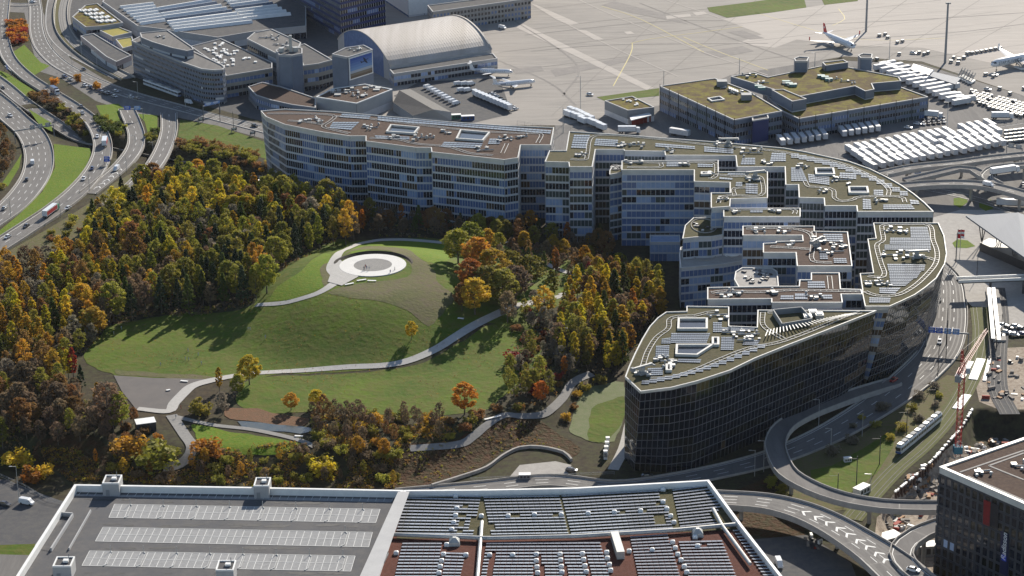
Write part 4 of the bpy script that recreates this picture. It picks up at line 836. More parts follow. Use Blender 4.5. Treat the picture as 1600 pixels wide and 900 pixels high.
b = MB(); c4 = [fp(1567, 874), fp(1574, 877), fp(1574, 868), fp(1567, 865)]; b.hexa([v + nn * .52 for v in c4], [v + nn * .6 for v in c4]); b.build('blue_square', mat('logo_blue', (.02, .06, .55), (.02, .05, .5), 1, .5), sg)
# ---------------------------------------------------------------- airport buildings beyond
STB = [(0, .55), (1, .3), (2, .15)]
def bl(name, label, px, zt, zb=0, floors=3, bay=2.5, st=STB, roofm=None, band=.5, cat='building', **k):
    return block(name, label, px, zt, zb, floors, bay, st, roofm or masph2, band, rim=k.pop('rim', .45), recess=k.pop('recess', .5), cat=cat, out=k.pop('out', .12), bandm=k.pop('bandm', mwall), rimm=k.pop('rimm', mwall), **k)
bluegrey = mat('blue_grey_cladding', (.17, .20, .26), (.14, .17, .22), .2, .45)
navy = mat('navy_cladding', (.018, .032, .13), (.014, .026, .11), .3, .4)
o1, _ = bl('airline_office', 'curved grey office block with rounded prow and seven window bands at the tram stop', [(206, 63), (218, 57), (262, 57), (302, 80), (330, 93), (347, 101), (351, 105), (347, 108), (334, 109), (315, 107), (286, 97), (262, 87), (232, 75)], 20, 0, 7, 1.6, [(0, .9), (7, .05), (1, .05)], masph, .52, bandm=bluegrey, out=.25, cat='office building')
p_, _ = bl('penthouse', 'rounded penthouse storey on top of the curved grey office block', [(219, 51), (262, 47), (300, 73), (302, 77), (292, 79), (268, 74), (238, 65), (221, 58)], 24.5, 19.4, 1, 2, [(0, .3), (7, .7)], masph, .7, bandm=bluegrey)
vents(o1, (250, 58), 24, 3, 3)
bl('workshop_building', 'flat workshop with pale roof lights right of the curved office block', [(298, 72), (345, 60), (425, 97), (425, 106), (353, 118), (348, 106)], 13, 0, 3, 2.5, roofm=masph2, bandm=mat('beige_wall', (.33, .31, .27), (.28, .27, .24), .2, .7))
wk, _ = bl('workshop_building', 'raised grey plant hall between the roof lights and the blank concrete tower', [(386, 60), (398, 50), (424, 45), (470, 66), (462, 84), (430, 82), (418, 76)], 17, 0, 3, 3, roofm=masph, st=[(7, .8), (0, .2)], bandm=mgrey)
vents(wk, (420, 60), 16.5, 6, 6); vents(wk, (440, 70), 16.5, 5, 5)
bl('workshop_building', 'beige workshop wing between the blank tower and the billboard tower', [(463, 71), (476, 68), (519, 93), (497, 99), (474, 102)], 15, 0, 3, 2.5, bandm=mat('beige_wall', (.33, .31, .27)))
b = MB()
for k in range(46):
    u, v = random.random(), random.random(); p = G(*lerp2(lerp2((315, 76), (345, 66), u), lerp2((352, 110), (415, 98), u), v), 12.5); b.box((p.x, p.y, 12.9), (1.6, 2.2, .7))
t = b.build('skylight_dome', mwhite, kind='stuff'); tag(t, 'rows of small white roof domes on the flat workshop', 'skylights')
t, _ = bl('service_tower', 'tall blank grey service tower with a pipe mast', [(431, 78), (446, 71), (472, 75), (472, 83), (456, 86), (436, 85)], 25, 0, 1, 6, st=[(7, 1)], bandm=bluegrey, band=.9, mull=0, cat='tower')
b = MB(); p = G(458, 146, 0); b.tube((p.x, p.y - 1, 0), (p.x, p.y - 1, 34), 1.1, .9, n=12); b.build('chimney', mgalv, t); b = MB()
for x, y in ((440, 80), (462, 79), (452, 76)): p = G(x, y, 25); b.tube((p.x, p.y, 24.5), (p.x, p.y, 27), 1.6, n=12); 
b.build('cooling_fan', mgalv, t)
bt, PB = bl('billboard_tower', 'grey tower with a large blue airline billboard on its right side', [(519, 84), (543, 89), (582, 77), (568, 70), (540, 74)], 26, 0, 1, 6, st=[(7, 1)], bandm=bluegrey, band=.9, mull=0, cat='tower'); vents(bt, (555, 78), 25.5, 7, 3.5)
A, B = G(543, 89, 26), G(582, 77, 26); e = (B - A).normalized(); nn = Vector((e.y, -e.x, 0))
def bp(u, z, o): q = A + (B - A) * u + nn * o; return Vector((q.x, q.y, z))
bd = thing('billboard', 'blue sky billboard with a small aircraft on the grey tower', 'billboard', bp(.5, 12, .4))
H0, H1 = 25.2, 12.5
b = MB(); b.hexa([bp(.03, H1, .2), bp(.97, H1, .2), bp(.97, H0, .2), bp(.03, H0, .2)], [bp(.03, H1, .5), bp(.97, H1, .5), bp(.97, H0, .5), bp(.03, H0, .5)]); b.build('frame', mwhite, bd)
b = MB(); NB = 8; cols = []
for k in range(NB):
    f = k / NB; z0, z1 = H1 + .6 + (H0 - H1 - 1.2) * f, H1 + .6 + (H0 - H1 - 1.2) * (f + 1 / NB)
    c = (.14, .10, .07) if k == 0 else (.20, .17, .13) if k == 1 else (.36, .40, .46) if k == 2 else tuple(a + (c_ - a) * (k - 3) / 4 for a, c_ in zip((.16, .28, .50), (.03, .09, .35)))
    cols.append(mat('print_band_%s' % 'abcdefgh'[k], c, c, 1, .6)); b.quad(bp(.06, z0, .56), bp(.94, z0, .56), bp(.94, z1, .56), bp(.06, z1, .56), k)
b.build('printed_picture', cols, bd); b = MB()
for q in ([(.50, 20.3), (.78, 21.6), (.80, 22.0), (.52, 20.9)], [(.62, 20.9), (.58, 23.1), (.62, 23.1), (.70, 21.4)], [(.62, 20.8), (.72, 19.4), (.76, 19.5), (.70, 21.2)], [(.50, 20.4), (.46, 21.6), (.50, 21.5), (.54, 20.8)]): b.quad(*[bp(u, z, .6) for u, z in q])
b.build('printed_aircraft', mat('print_dark', (.03, .035, .06)), bd)
wb, _ = bl('terminal_annex', 'white ribbed metal building with cluttered roof in front of the billboard tower', [(494, 151), (520, 138), (570, 131), (613, 139), (557, 161)], 11, 0, 1, 1.2, st=[(7, .85), (0, .15)], roofm=groof, band=.6, bandm=mwall, mull=.25, rimm=mwhite)
for x, y in ((530, 146), (550, 143), (560, 150), (580, 139)): vents(wb, (x, y), 10.5, 6, 4, 1, 3.5)
bl('terminal_annex', 'low curved white building with brown roof left of the ribbed annex', [(388, 135), (410, 128), (440, 135), (493, 153), (493, 168), (456, 163), (424, 156), (400, 148)], 8, 0, 2, 2, roofm=groof, bandm=bluegrey, rimm=mwall)
gb_ = thing('storage_shed', 'dark gabled shed roof beside the van park', 'shed', G(655, 170)); b = MB(); r0, r1, l0, l1, e0, e1 = G(624, 141, 8), G(677, 171, 8), G(614, 160, 5), G(645, 181, 5), G(641, 139, 5), G(705, 175, 5)
b.quad(l0, l1, r1, r0); b.quad(r0, r1, e1, e0); b.build('roof', mat('slate', (.05, .048, .05), (.035, .034, .036), .4, .8), gb_); b = MB(); D = Vector((0, 0, -5))
for a, c in ((l0, l1), (e1, e0)): b.quad(a + D, c + D, c, a)
for a, r, c in ((l1, r1, e1), (e0, r0, l0)): b.poly([a + D, c + D, c, r, a])
b.build('wall', mwall, gb_)
# arched hangar
hg = thing('hangar', 'large arched hangar with pale weathered metal roof', 'hangar', G(690, 100)); E1, E2, L1_ = G(610, 103, 9), G(768, 78, 9), G(528, 62, 9); Wv = L1_ - E1; ax = (E2 - E1); NA = 24; rise = 12
def arc(t, u, dz=0): return E1 + ax * u + Wv * t + Vector((0, 0, rise * (1 - (2 * t - 1) ** 2) ** .86 + dz))
b = MB()
for k in range(NA):
    for j in range(10): b.quad(arc(k / NA, j / 10), arc((k + 1) / NA, j / 10), arc((k + 1) / NA, (j + 1) / 10), arc(k / NA, (j + 1) / 10))
o = b.build('roof', mhang, hg, smooth=True); b = MB()
for j in range(0, 41):
    for k in range(NA): b.beam(arc(k / NA, j / 40, .0), arc((k + 1) / NA, j / 40, .0), .12, .05)
b.build('roof_seam', mhang, hg, kind='stuff'); b = MB()
for u in (0.0, 1.0):
    for k in range(NA):
        p0, p1 = arc(k / NA, u), arc((k + 1) / NA, u); 
        b.quad(Vector((p0.x, p0.y, 0)), Vector((p1.x, p1.y, 0)), p1, p0, 1 if u == 0 and 2 < k < NA - 3 else 0)
        b.beam(p0, p1, 1.0, .5, 2)
for P_ in ((E1, E2), (E2 + Wv, E1 + Wv)): b.quad(P_[0] - Vector((0, 0, 9)), P_[1] - Vector((0, 0, 9)), P_[1], P_[0], 0)
b.build('wall', [mwall, g_blue, mhang], hg)
bl('hangar_annex', 'long two-storey annex with window bands in front of the arched hangar', [(615, 115), (777, 91), (770, 83), (608, 107)], 7.5, 0, 2, 2.2, band=.42, roofm=masph2)
bl('office_tower', 'dark navy office block cut by the top edge above the roof lights', [(446, -72), (530, -29), (600, -45), (520, -82)], 36, 0, 9, 2.0, st=[(5, .5), (0, .3), (1, .2)], bandm=navy, band=.4)
t = thing('wall_panel', 'tall pale panel hanging on the navy office block', 'panel', G(585, 36)); b = MB(); A, B = G(576, 36.5), G(595, 32.5); b.hexa([A - Vector((0, 1.2, -.5)), B - Vector((0, 1.2, -.5)), B - Vector((0, .5, -.5)), A - Vector((0, .5, -.5))], [A - Vector((0, 1.2, -13)), B - Vector((0, 1.2, -13)), B - Vector((0, .5, -13)), A - Vector((0, .5, -13))]); b.build('sheet', mwall, t)
bl('maintenance_hall', 'huge white panelled maintenance hall cut by the top edge', [(636, -50), (832, -74), (800, -110), (590, -78)], 32, 0, 2, 11, st=[(7, .9), (1, .1)], bandm=mwhite, band=.92, mull=.5, mullm=mgrey)
bl('apron_office', 'long low office block with punched windows facing the apron', [(676, 18), (829, -3), (826, -12), (668, 8)], 13, 0, 4, 2.4, st=[(0, .7), (1, .3)], band=.45, mull=.9, bandm=mat('stone_wall', (.36, .34, .32)), mullm=mat('stone_wall', (.36, .34, .32)))
hl, _ = bl('north_light_hall', 'wide low workshop hall with long rows of white roof lights', [(160, 2), (185, -30), (420, -40), (478, 10), (478, 40), (400, 48), (340, 58), (300, 52), (262, 46), (215, 40)], 8, 0, 1, 4, st=[(7, .7), (0, .3)], roofm=masph2)
def ridge(a, c, wd, hh, m=0, b=None):
    P, Q = G(*a, 7.6), G(*c, 7.6); d = (Q - P).normalized(); s = Vector((-d.y, d.x, 0)) * wd / 2; U = Vector((0, 0, hh))
    b.hexa([P - s, Q - s, Q + s, P + s], [P - s * .15 + U, Q - s * .15 + U, Q + s * .55 + U, P + s * .55 + U], m)
def rl(a, c, wd=3, hh=1.6, m=0, ms=None): b = MB(); ridge(a, c, wd, hh, m, b); return b.build('roof_light', ms or [mwhite, bluegrey], hl)
for i in range(7): rl((188 + 5.2 * i, 13 + 4.3 * i), (240 + 3.0 * i, 7 + 4.3 * i))
for i in range(9): rl((245 + 3.4 * i, 16 + 4.2 * i), (330 + 8 * i, 2 + 4.2 * i), 5 if i in (1, 5) else 3, 1.8, 1 if i in (1, 4) else 0)
for i in range(8): rl((352 + 4 * i, 2 + 4.2 * i), (405 + 7 * i, -6 + 4.2 * i), 3, 1.8, 1 if i == 3 else 0)
for i in range(7): rl((330 + 12 * i, -24 + 4.2 * i), (410 + 10 * i, -34 + 4.2 * i), 3, 1.8)
g1_, _ = bl('green_roofed_block', 'low block with sedum roof and rows of white roof lights at the tram viaduct', [(113, 26), (133, 8), (152, 5), (192, 35), (160, 40), (134, 42)], 8, 0, 2, 3, roofm=gsedum)
for i in range(7):
    for j in range(4):
        p = G(124 + i * 4.2 + j * 9, 16 + j * 5.5 - i * .2 + (i % 2), 7.6); b = MB(); b.beam(p, p + Vector((2.4, -4.5, 0)), 1.5, .8); b.build('roof_light', mwhite, g1_)
bl('green_roofed_block', 'small yellow-green sedum roof right of the block with roof lights', [(156, 47), (186, 42), (206, 50), (176, 57)], 6, 0, 1, 3, roofm=mat('yellow_sedum', (.32, .26, .03), (.22, .2, .03), .3, .9))
bl('green_roofed_block', 'square yellow-green sedum roof close to the curved office', [(181, 61), (206, 57), (210, 70), (192, 75)], 5, 0, 1, 3, roofm=mat('yellow_sedum', (.32, .26, .03)))
bl('depot_building', 'long low depot with pale pink wall beside the tram tracks', [(126, 56), (146, 52), (186, 76), (205, 86), (182, 96), (166, 88)], 6, 0, 1, 2.5, st=[(7, .8), (0, .2)], bandm=mat('pink_wall', (.45, .37, .36), (.36, .31, .31), .3, .8), roofm=masph2)
# cargo building
stC = [(0, .55), (1, .25), (3, .2)]
cg, _ = bl('cargo_building', 'left wing of the grey cargo building with patchy sedum roof', [(1031, 134), (1117, 122), (1168, 141), (1222, 173), (1147, 187)], 14, 0, 3, 1.8, st=stC, roofm=gsedum, bandm=bluegrey, band=.5)
vents(cg, (1131, 139), 13.5, 2, 2); vents(cg, (1150, 146), 13.5, 5, 4); well(cg, [(1105, 155), (1125, 152), (1133, 157), (1112, 160)], 13.5, .8)
for x, y in ((1128, 134), (1166, 155)): p = G(x, y, 13.5); b = MB(); b.box((p.x, p.y, 15), (5.5, 5, 3)); b.build('roof_box', mgrey, cg)
b = MB()
for i in range(5): p = G(1140 + i * 3, 141 + i * 1.2, 13.5); b.box((p.x, p.y, 14.2), (1, 4.5, 1.4))
b.build('duct', mgalv, cg)
cr_, _ = bl('cargo_building', 'right wing of the grey cargo building with wide sedum terraces', [(1223, 173), (1200, 151), (1193, 127), (1280, 106), (1324, 107), (1411, 137), (1450, 151), (1248, 185)], 11.5, 0, 3, 1.8, st=stC, roofm=gsedum, bandm=bluegrey, band=.5)
cu_, _ = bl('cargo_upper_storey', 'upper storey of the cargo building with angular sedum roof', [(1142, 119), (1178, 113), (1200, 120), (1282, 103), (1322, 104), (1404, 120), (1408, 126), (1362, 130), (1366, 139), (1352, 142), (1336, 134), (1250, 150), (1215, 141)], 16, 11, 1, 6, st=[(7, 1)], roofm=gsedum, bandm=bluegrey, band=.9, mull=0)
for x, y in ((1235, 132), (1170, 120), (1300, 125), (1190, 130), (1325, 128)): vents(cu_, (x, y), 15.5, 4, 4)
tq = mat('teal_unit', (.12, .24, .24), (.1, .2, .2), 1, .5)
for x, y in ((1228, 130), (1233, 133), (1239, 135), (1283, 121), (1289, 123), (1295, 126), (1185, 137), (1190, 140)): p = G(x, y, 15.5); b = MB(); b.box((p.x, p.y, 16.2), (4, 2.6, 1.4)); b.build('cooling_unit', tq, cu_)
bl('stair_block', 'small grey box with sedum top on the front of the cargo roof', [(1206, 140), (1224, 139), (1260, 154), (1238, 158)], 17.2, 11, 1, 6, st=[(7, 1)], roofm=gsedum, bandm=bluegrey, band=.9, mull=0)
bl('stair_tower', 'left of the two grey stair towers behind the cargo roof', [(1241, 91), (1248, 88), (1264, 89), (1261, 95), (1243, 95)], 22, 0, 1, 6, st=[(7, 1)], bandm=bluegrey, band=.9, mull=0, cat='tower')
bl('stair_tower', 'right of the two grey stair towers behind the cargo roof', [(1341, 86), (1348, 83), (1363, 84), (1362, 90), (1345, 90)], 21, 0, 1, 6, st=[(7, 1)], bandm=bluegrey, band=.9, mull=0, cat='tower')
bl('stair_block', 'flat grey box between the two stair towers', [(1285, 97), (1318, 93), (1325, 97), (1290, 102)], 19, 11, 1, 6, st=[(7, 1)], roofm=gsedum, bandm=bluegrey, band=.9, mull=0)
bl('stair_block', 'dark blue windowless block at the kink of the cargo facade', [(1175, 181), (1199, 178), (1201, 184), (1176, 188)], 13.5, 0, 1, 6, st=[(8, 1)], bandm=navy, band=.9, mull=0)
b, P = MB(), G(1147, 187, 14)
for i in range(9):
    for (a, c, z) in (((1031, 134), (1147, 187), 14), ((1249, 185), (1450, 151), 11.5)):
        q = lerp2(a, c, i / 8); p = G(*q, z); b.beam((p.x, p.y - 1.2, 0), (p.x, p.y - 1.2, .3), .3, z + 1)
b.build('facade_bracket', mdk, cg, kind='stuff')
t, _ = bl('fire_station', 'small grey building with mottled sedum roof near the green strip', [(945, 157), (988, 150), (1022, 167), (981, 172)], 8, 0, 1, 3, st=[(7, .9), (0, .1)], roofm=gsedum, band=.6, bandm=mgrey)
for k in range(8): p = G(random.uniform(965, 1005), random.uniform(156, 166), 7.5); b = MB(); b.box((p.x, p.y, 7.9), (1.2, 1.2, .6)); b.build('roof_dome', mwhite, t)
t = thing('loading_canopy', 'small canopy with red loading docks beside the mottled green roof', 'canopy', G(1005, 195)); b = MB(); A, B, Cc, D_ = G(986, 188, 5), G(1018, 180, 5), G(1014, 176, 5), G(984, 183, 5); b.prism([A, B, Cc, D_], 4.7, 5.1); b.build('roof', mwhite, t); b = MB()
for k in range(5): p = G(990 + k * 6, 190 - k * 1.5, 2); b.box((p.x, p.y, 2), (2, 2, 4))
b.build('dock', mat('dock_red', (.22, .03, .02)), t)
# station canopy
t = thing('station_canopy', 'folded light metal canopy of the station at the right edge', 'canopy', G(1600, 400)); zc = 13
A, B, Cc, D_, E_ = G(1509, 337, zc), G(1591, 332, zc + 1.5), G(1740, 392, zc + 1), G(1740, 490, zc), G(1602, 403, zc); F_ = G(1551, 367, zc - .3)
msheet = mat('sheet_metal', (.11, .135, .18), (.09, .115, .155), .1, .7, 0, stretch=(4, .2, 1, .5)); b = MB(); T = Vector((0, 0, -.7))
b.poly([A, F_, B]); b.poly([F_, E_, D_, Cc, B]); 
for a, c in ((A, F_), (F_, E_), (E_, D_), (D_, Cc), (Cc, B), (B, A)): b.quad(a + T, c + T, c, a)
b.poly([B + T, F_ + T, A + T]); b.poly([B + T, Cc + T, D_ + T, E_ + T, F_ + T]); b.build('roof', msheet, t); b = MB()
for x, y in ((1534, 380), (1560, 395), (1585, 412), (1610, 428), (1580, 372), (1620, 392)):
    p = G(x, y, 0)
    for dx in (-2.5, 0, 2.5): b.tube((p.x, p.y, 0), (p.x + dx, p.y + dx * .3, zc - 1), .22, n=6)
b.build('column', mdk, t); b = MB(); b.prism([G(1531, 379, 4), G(1545, 372, 4), G(1740, 400, 4), G(1740, 470, 4)][::1], 0, 4); b.build('wall', mdk, t)
t = thing('footbridge', 'narrow white-edged footbridge crossing above the tram stop at right', 'bridge', G(1545, 450)); b = MB()
A, B = G(1496, 441, 6), G(1720, 432, 6); b.beam(A, B, 4.2, .5, 0); o = Vector((0, 2.1, .5)); b.beam(A + o, B + o, .35, 1.2, 1); b.beam(A - Vector((0, 2.1, -.5)), B - Vector((0, 2.1, -.5)), .35, 1.2, 1)
for x in (1548, 1600, 1650): p = G(x, 438, 6); b.tube((p.x, p.y, 0), (p.x, p.y, 6), .5, n=8)
b.build('deck', [masph2, mwhite], t)
t = thing('platform_roof', 'pair of long white platform roofs below the footbridge', 'platform', G(1556, 490)); b = MB()
for a, c, wd in (((1545, 450), (1552, 530), 1.5), ((1552, 450), (1561, 532), 1.5)): b.beam(G(*a, 5), G(*c, 5), wd, .4)
b.build('roof', mwhite, t); b = MB(); 
for k in range(6): p = G(1549 + k * 1.7, 455 + k * 15, 5); b.tube((p.x, p.y, 0), (p.x, p.y, 5), .2, n=6)
b.build('post', mdk, t); b = MB(); b.prism([G(1540, 455), G(1560, 455), G(1572, 535), G(1552, 535)], 0, 1); b.build('platform', mconc, t)
t = thing('platform_slab', 'white concrete slabs laid between the curving tracks beside the red crane', 'slab', G(1530, 590)); 
for a, c, wd in (((1533, 562), (1520, 594), 3.4), ((1517, 566), (1503, 592), 2.2), ((1546, 562), (1538, 596), 1.3), ((1511, 618), (1495, 640), 3.4)): b = MB(); b.beam(G(*a), G(*c), wd, .5); b.build('slab', mwhite, t)
# plaza disc on the hill
zh = 19.0; c = G(582.5, 414, zh + .4); t = thing('round_plaza', 'white circular plaza with grey gravel centre on top of the hill', 'plaza', (c.x, c.y, zh)); b = MB(); k = 72
R0, R1_ = 14.0, 8.0
ring = lambda r, z: [(c.x + r * math.cos(2 * math.pi * i / k), c.y + r * math.sin(2 * math.pi * i / k), z) for i in range(k)]
b.loft([ring(R0, zh - 1.2), ring(R0, zh + .45), ring(R1_, zh + .45), ring(R1_, zh + .35)], caps=False); b.build('ring', mat('plaza_concrete', (.62, .61, .58), (.56, .55, .53), .3, .7), t); b = MB(); b.poly([Vector(p) for p in ring(R1_ + .01, zh + .40)]); b.build('centre', mpath2, t)
b = MB(); b.hexa(*[[G(x, y, zh + z) for x, y in [(512, 440), (534, 446), (560, 432), (531, 405), (520, 418)]] for z in (-.6, .40)]); b.build('approach', mpath, t)
cut = mat('cut_soil', (.045, .035, .025), (.03, .025, .02), .3, .95, bump=.4); b = MB(); Q = []
for i in range(25): a = math.radians(5 + 165 * i / 24); Q.append((c.x + (R0 + .4) * math.cos(a), c.y + (R0 + .4) * math.sin(a), a))
for (x0, y0, a0), (x1, y1, a1) in zip(Q, Q[1:]):
    h = lambda a: 1.1 * max(0, math.sin(a)) ** .7; o = lambda a: (2.0 * math.cos(a), 2.0 * math.sin(a))
    b.quad((x0, y0, zh - .5), (x1, y1, zh - .5), (x1 + o(a1)[0], y1 + o(a1)[1], zh + h(a1)), (x0 + o(a0)[0], y0 + o(a0)[1], zh + h(a0)))
    b.quad((x0 + o(a0)[0], y0 + o(a0)[1], zh + h(a0)), (x1 + o(a1)[0], y1 + o(a1)[1], zh + h(a1)), (x1 + o(a1)[0] * 3, y1 + o(a1)[1] * 3, zh - .8), (x0 + o(a0)[0] * 3, y0 + o(a0)[1] * 3, zh - .8))
b.v = [Vector(v) for v in b.v]; b.build('cut_bank', cut, t, smooth=False)
# benches and boards by the plaza
for i, (x, y, L_, lab) in enumerate([(546, 446, 4, 'white bench where the path leaves the round plaza'), (565, 440, 4, 'white bench on the near edge of the round plaza'), (581, 441, 3.6, 'white slab bench on bare soil below the plaza'), (288, 598, 3, 'white bench on the rim of the grey park square'), (263, 612, 1.5, 'pale block standing in the grey park square'), (770, 655, 7, 'white curved bench beside the orange tree'), (785, 382, 6, 'white goal-like frame behind the tree group'), (467, 684, 3, 'pale bench by the curved lower path'), (720, 500, 2.5, 'bench in the shade beside the upper white path')]):
    p = GT(x, y); t = thing('bench', lab, 'bench', p, random.uniform(-.3, .6), world=False); b = MB(); b.box((0, 0, .55), (L_, .9, .14)); b.build('seat', mwhite, t)
    for sx in (-.38, .38): b = MB(); b.box((sx * L_, 0, .22), (.3, .7, .5)); b.build('leg', mgrey, t)
# sheet pile wall along the pit
W_ = [G(1399, 771), G(1450, 728), (G(1482, 693)), G(1502, 670), G(1520, 640)]; Q = smooth(W_, 1.2); b = MB(); cp = MB()
rust = mat('sheet_pile', (.10, .055, .035), (.07, .04, .03), .5, .8, bump=.3)
for i, (p, q) in enumerate(zip(Q, Q[1:])):
    d = (q - p).normalized(); s = Vector((-d.y, d.x, 0)) * (.35 if i % 2 else 0); b.beam(p + s - Vector((0, 0, 7.5)), q + s - Vector((0, 0, 7.5)), .35, 7.9 + random.uniform(-.1, .25)); 
    if random.random() < .6: cp.box((p.x, p.y, .7), (random.uniform(.5, 1.4), .8, .5), 0, random.random())
t = thing('sheet_pile_wall', 'rust-brown sheet pile wall between tram track and excavation', 'retaining wall', Q[0]); b.build('wall', rust, t); cp.build('rubble', mwhite, t, kind='stuff')
ORD = ['first', 'second', 'third', 'fourth', 'fifth', 'sixth', 'seventh', 'eighth', 'ninth', 'tenth', 'eleventh', 'twelfth', 'thirteenth', 'fourteenth', 'fifteenth', 'sixteenth', 'seventeenth', 'eighteenth', 'nineteenth']
# ---------------------------------------------------------------- vehicles
def paint(n, c, metal=.2): return mat('paint_' + n, c, tuple(v * .9 for v in c), 1, .28, metal, coat=.6)
PAINT = {'white': paint('white', (.75, .76, .77), 0), 'silver': paint('silver', (.42, .44, .46)), 'black': paint('black', (.015, .015, .018)), 'dark grey': paint('grey', (.09, .09, .10)), 'dark blue': paint('blue', (.02, .04, .13)), 'red': paint('red', (.38, .02, .02), 0)}
mtyre = mat('tyre', (.02, .02, .02), (.03, .03, .03), 2, .9); mlampw = mat('head_lamp', (.6, .6, .55), (.5, .5, .5), 1, .2)
def rsec(x, hw, z0, z1, tw): return [(x, -hw, z0), (x, hw, z0), (x, hw, z0 + (z1 - z0) * .65), (x, hw * tw, z1), (x, -hw * tw, z1), (x, -hw, z0 + (z1 - z0) * .65)]
def wheels(t, xs, y, r=.33, w_=.24):
    for x in xs:
        for s in (-1, 1): b = MB(); b.tube((x, s * y - w_ / 2, r), (x, s * y + w_ / 2, r), r, n=12); b.build('wheel', mtyre, t)
def make_car(col, label, loc=(0, 0, -50)):
    t = thing('car', label, 'car', loc, world=False); b = MB()
    b.loft([rsec(x, hw, z0, z1, .93) for x, hw, z0, z1 in [(-2.2, .72, .45, .78), (-2.1, .86, .3, .92), (-1.2, .9, .25, .95), (.6, .9, .25, .95), (1.6, .88, .25, .85), (2.1, .8, .3, .72), (2.22, .68, .4, .6)]])
    b.loft([[(x, -w1, .93), (x, w1, .93), (x, w1 * .82, z), (x, -w1 * .82, z)] for x, w1, z in [(-1.25, .7, 1.42), (-.2, .74, 1.46), (.35, .7, 1.42)]])
    b.build('body', PAINT[col], t, smooth=False); g = MB()
    g.loft([[(x, -w1, .92), (x, w1, .92), (x, w1 * .84, z), (x, -w1 * .84, z)] for x, w1, z in [(-1.95, .68, .95), (-1.3, .79, 1.38), (.35, .79, 1.38), (1.15, .7, .95)]]); g.build('window', g_dark, t)
    wheels(t, (-1.35, 1.35), .8)
    for s in (-1, 1): h = MB(); h.box((2.12, s * .58, .64), (.14, .34, .14)); h.build('headlight', mlampw, t)
    return t
def make_van(label, col='white', L=5.4):
    t = thing('van', label, 'van', (0, 0, -50), world=False); b = MB()
    b.loft([rsec(x, hw, .35, z1, .88) for x, hw, z1 in [(-L / 2, .9, 1.95), (-L / 2 + .15, .98, 2.2), (L / 2 - 1.7, .98, 2.2), (L / 2 - 1.35, .97, 2.0), (L / 2 - .65, .95, 1.25), (L / 2 - .05, .88, .95), (L / 2, .8, .6)]]); b.build('body', PAINT[col], t)
    g = MB(); g.loft([[(x, -w1, z0), (x, w1, z0), (x, w1 * .9, z), (x, -w1 * .9, z)] for x, w1, z0, z in [(L / 2 - 2.3, .99, 1.35, 1.85), (L / 2 - 1.38, .985, 1.35, 1.9), (L / 2 - .68, .9, 1.2, 1.27)]]); g.build('windscreen', g_dark, t); wheels(t, (-L / 2 + 1, L / 2 - 1), .88, .36)
    return t
def make_truck(label, box=PAINT['white'], cabm=None, L=12, cat='truck', side=None):
    t = thing('truck', label, cat, (0, 0, -50), world=False); b = MB(); b.box((-1.2, 0, 2.45), (L - 2.6, 2.5, 2.7)); b.build('cargo_box', box, t); b = MB()
    b.loft([rsec(x, hw, .5, z1, .94) for x, hw, z1 in [(L / 2 - 2.2, 1.2, 3.1), (L / 2 - .5, 1.2, 3.0), (L / 2 - .1, 1.15, 1.7), (L / 2, 1.1, 1.1)]]); b.build('cab', cabm or PAINT['white'], t); b = MB(); b.box((-1, 0, .85), (L - 2, 1.6, .4)); b.build('chassis', mdk, t); b = MB(); b.box((L / 2 - .28, 0, 2.25), (.3, 2.05, .9)); b.build('windscreen', g_dark, t)
    if side:
        b = MB(); [b.box((-1.2, s * 1.27, 2.3), (L - 3.4, .03, 1.9)) for s in (-1, 1)]; b.build('side_curtain', side, t)
    wheels(t, (-L / 2 + 1.2, -L / 2 + 2.5, L / 2 - 1.4), 1.0, .48, .32); return t
def make_trailer(label, L=12.5, m=None, name='trailer', cat='trailer'):
    t = thing(name, label, cat, (0, 0, -50), world=False); b = MB(); b.box((0, 0, 2.5), (L, 2.5, 2.75)); b.build('box_body', m or PAINT['white'], t); b = MB(); b.box((0, 0, 1.0), (L - .6, 1.4, .25)); 
    for x in (-L / 2 + 1.5, -L / 2 + 2.8): b.box((x, 0, .5), (.95, 2.3, .95))
    b.box((L / 2 - 2.5, 0, .5), (.3, 1.6, 1)); b.build('chassis', mdk, t)
    b = MB()
    b.box((0, 0, 3.9), (.12, 2.5, .06)); b.build('roof_rib', mgalv, t); return t
PROTO = {}
def place(kind, col, px, dirv, label, group=None, z=None, terrain=False):
    """z = height of the surface it stands on"""
    p = GT(*px) if terrain else G(px[0], px[1], z or 0); q = G(px[0] + dirv[0], px[1] + dirv[1], z or 0); 
    if terrain: q = G(px[0] + dirv[0], px[1] + dirv[1], p.z)
    a = math.atan2(q.y - p.y, q.x - p.x); k = (kind, col)
    if not terrain: p.z = (z or 0) + .16
    first = k not in PROTO
    if first: PROTO[k] = make_car(col, label) if kind == 'car' else make_van(label, col) if kind == 'van' else make_truck(label) if kind == 'truck' else make_trailer(label, 11.5, mat('trailer_' + col, {'white': (.60, .61, .63), 'silver': (.42, .44, .46), 'pale': (.55, .58, .62)}.get(col, (.7, .7, .7)), None, .8, .5)) if kind == 'trailer' else make_trailer(label, 7, None, 'container', 'container')
    t = PROTO[k] if first else dup(PROTO[k], p, a)
    t.location = p; t.rotation_euler = (0, 0, a); t['label'] = label
    if group: t['group'] = group
    return t
G1 = 'cars driving on the roads'
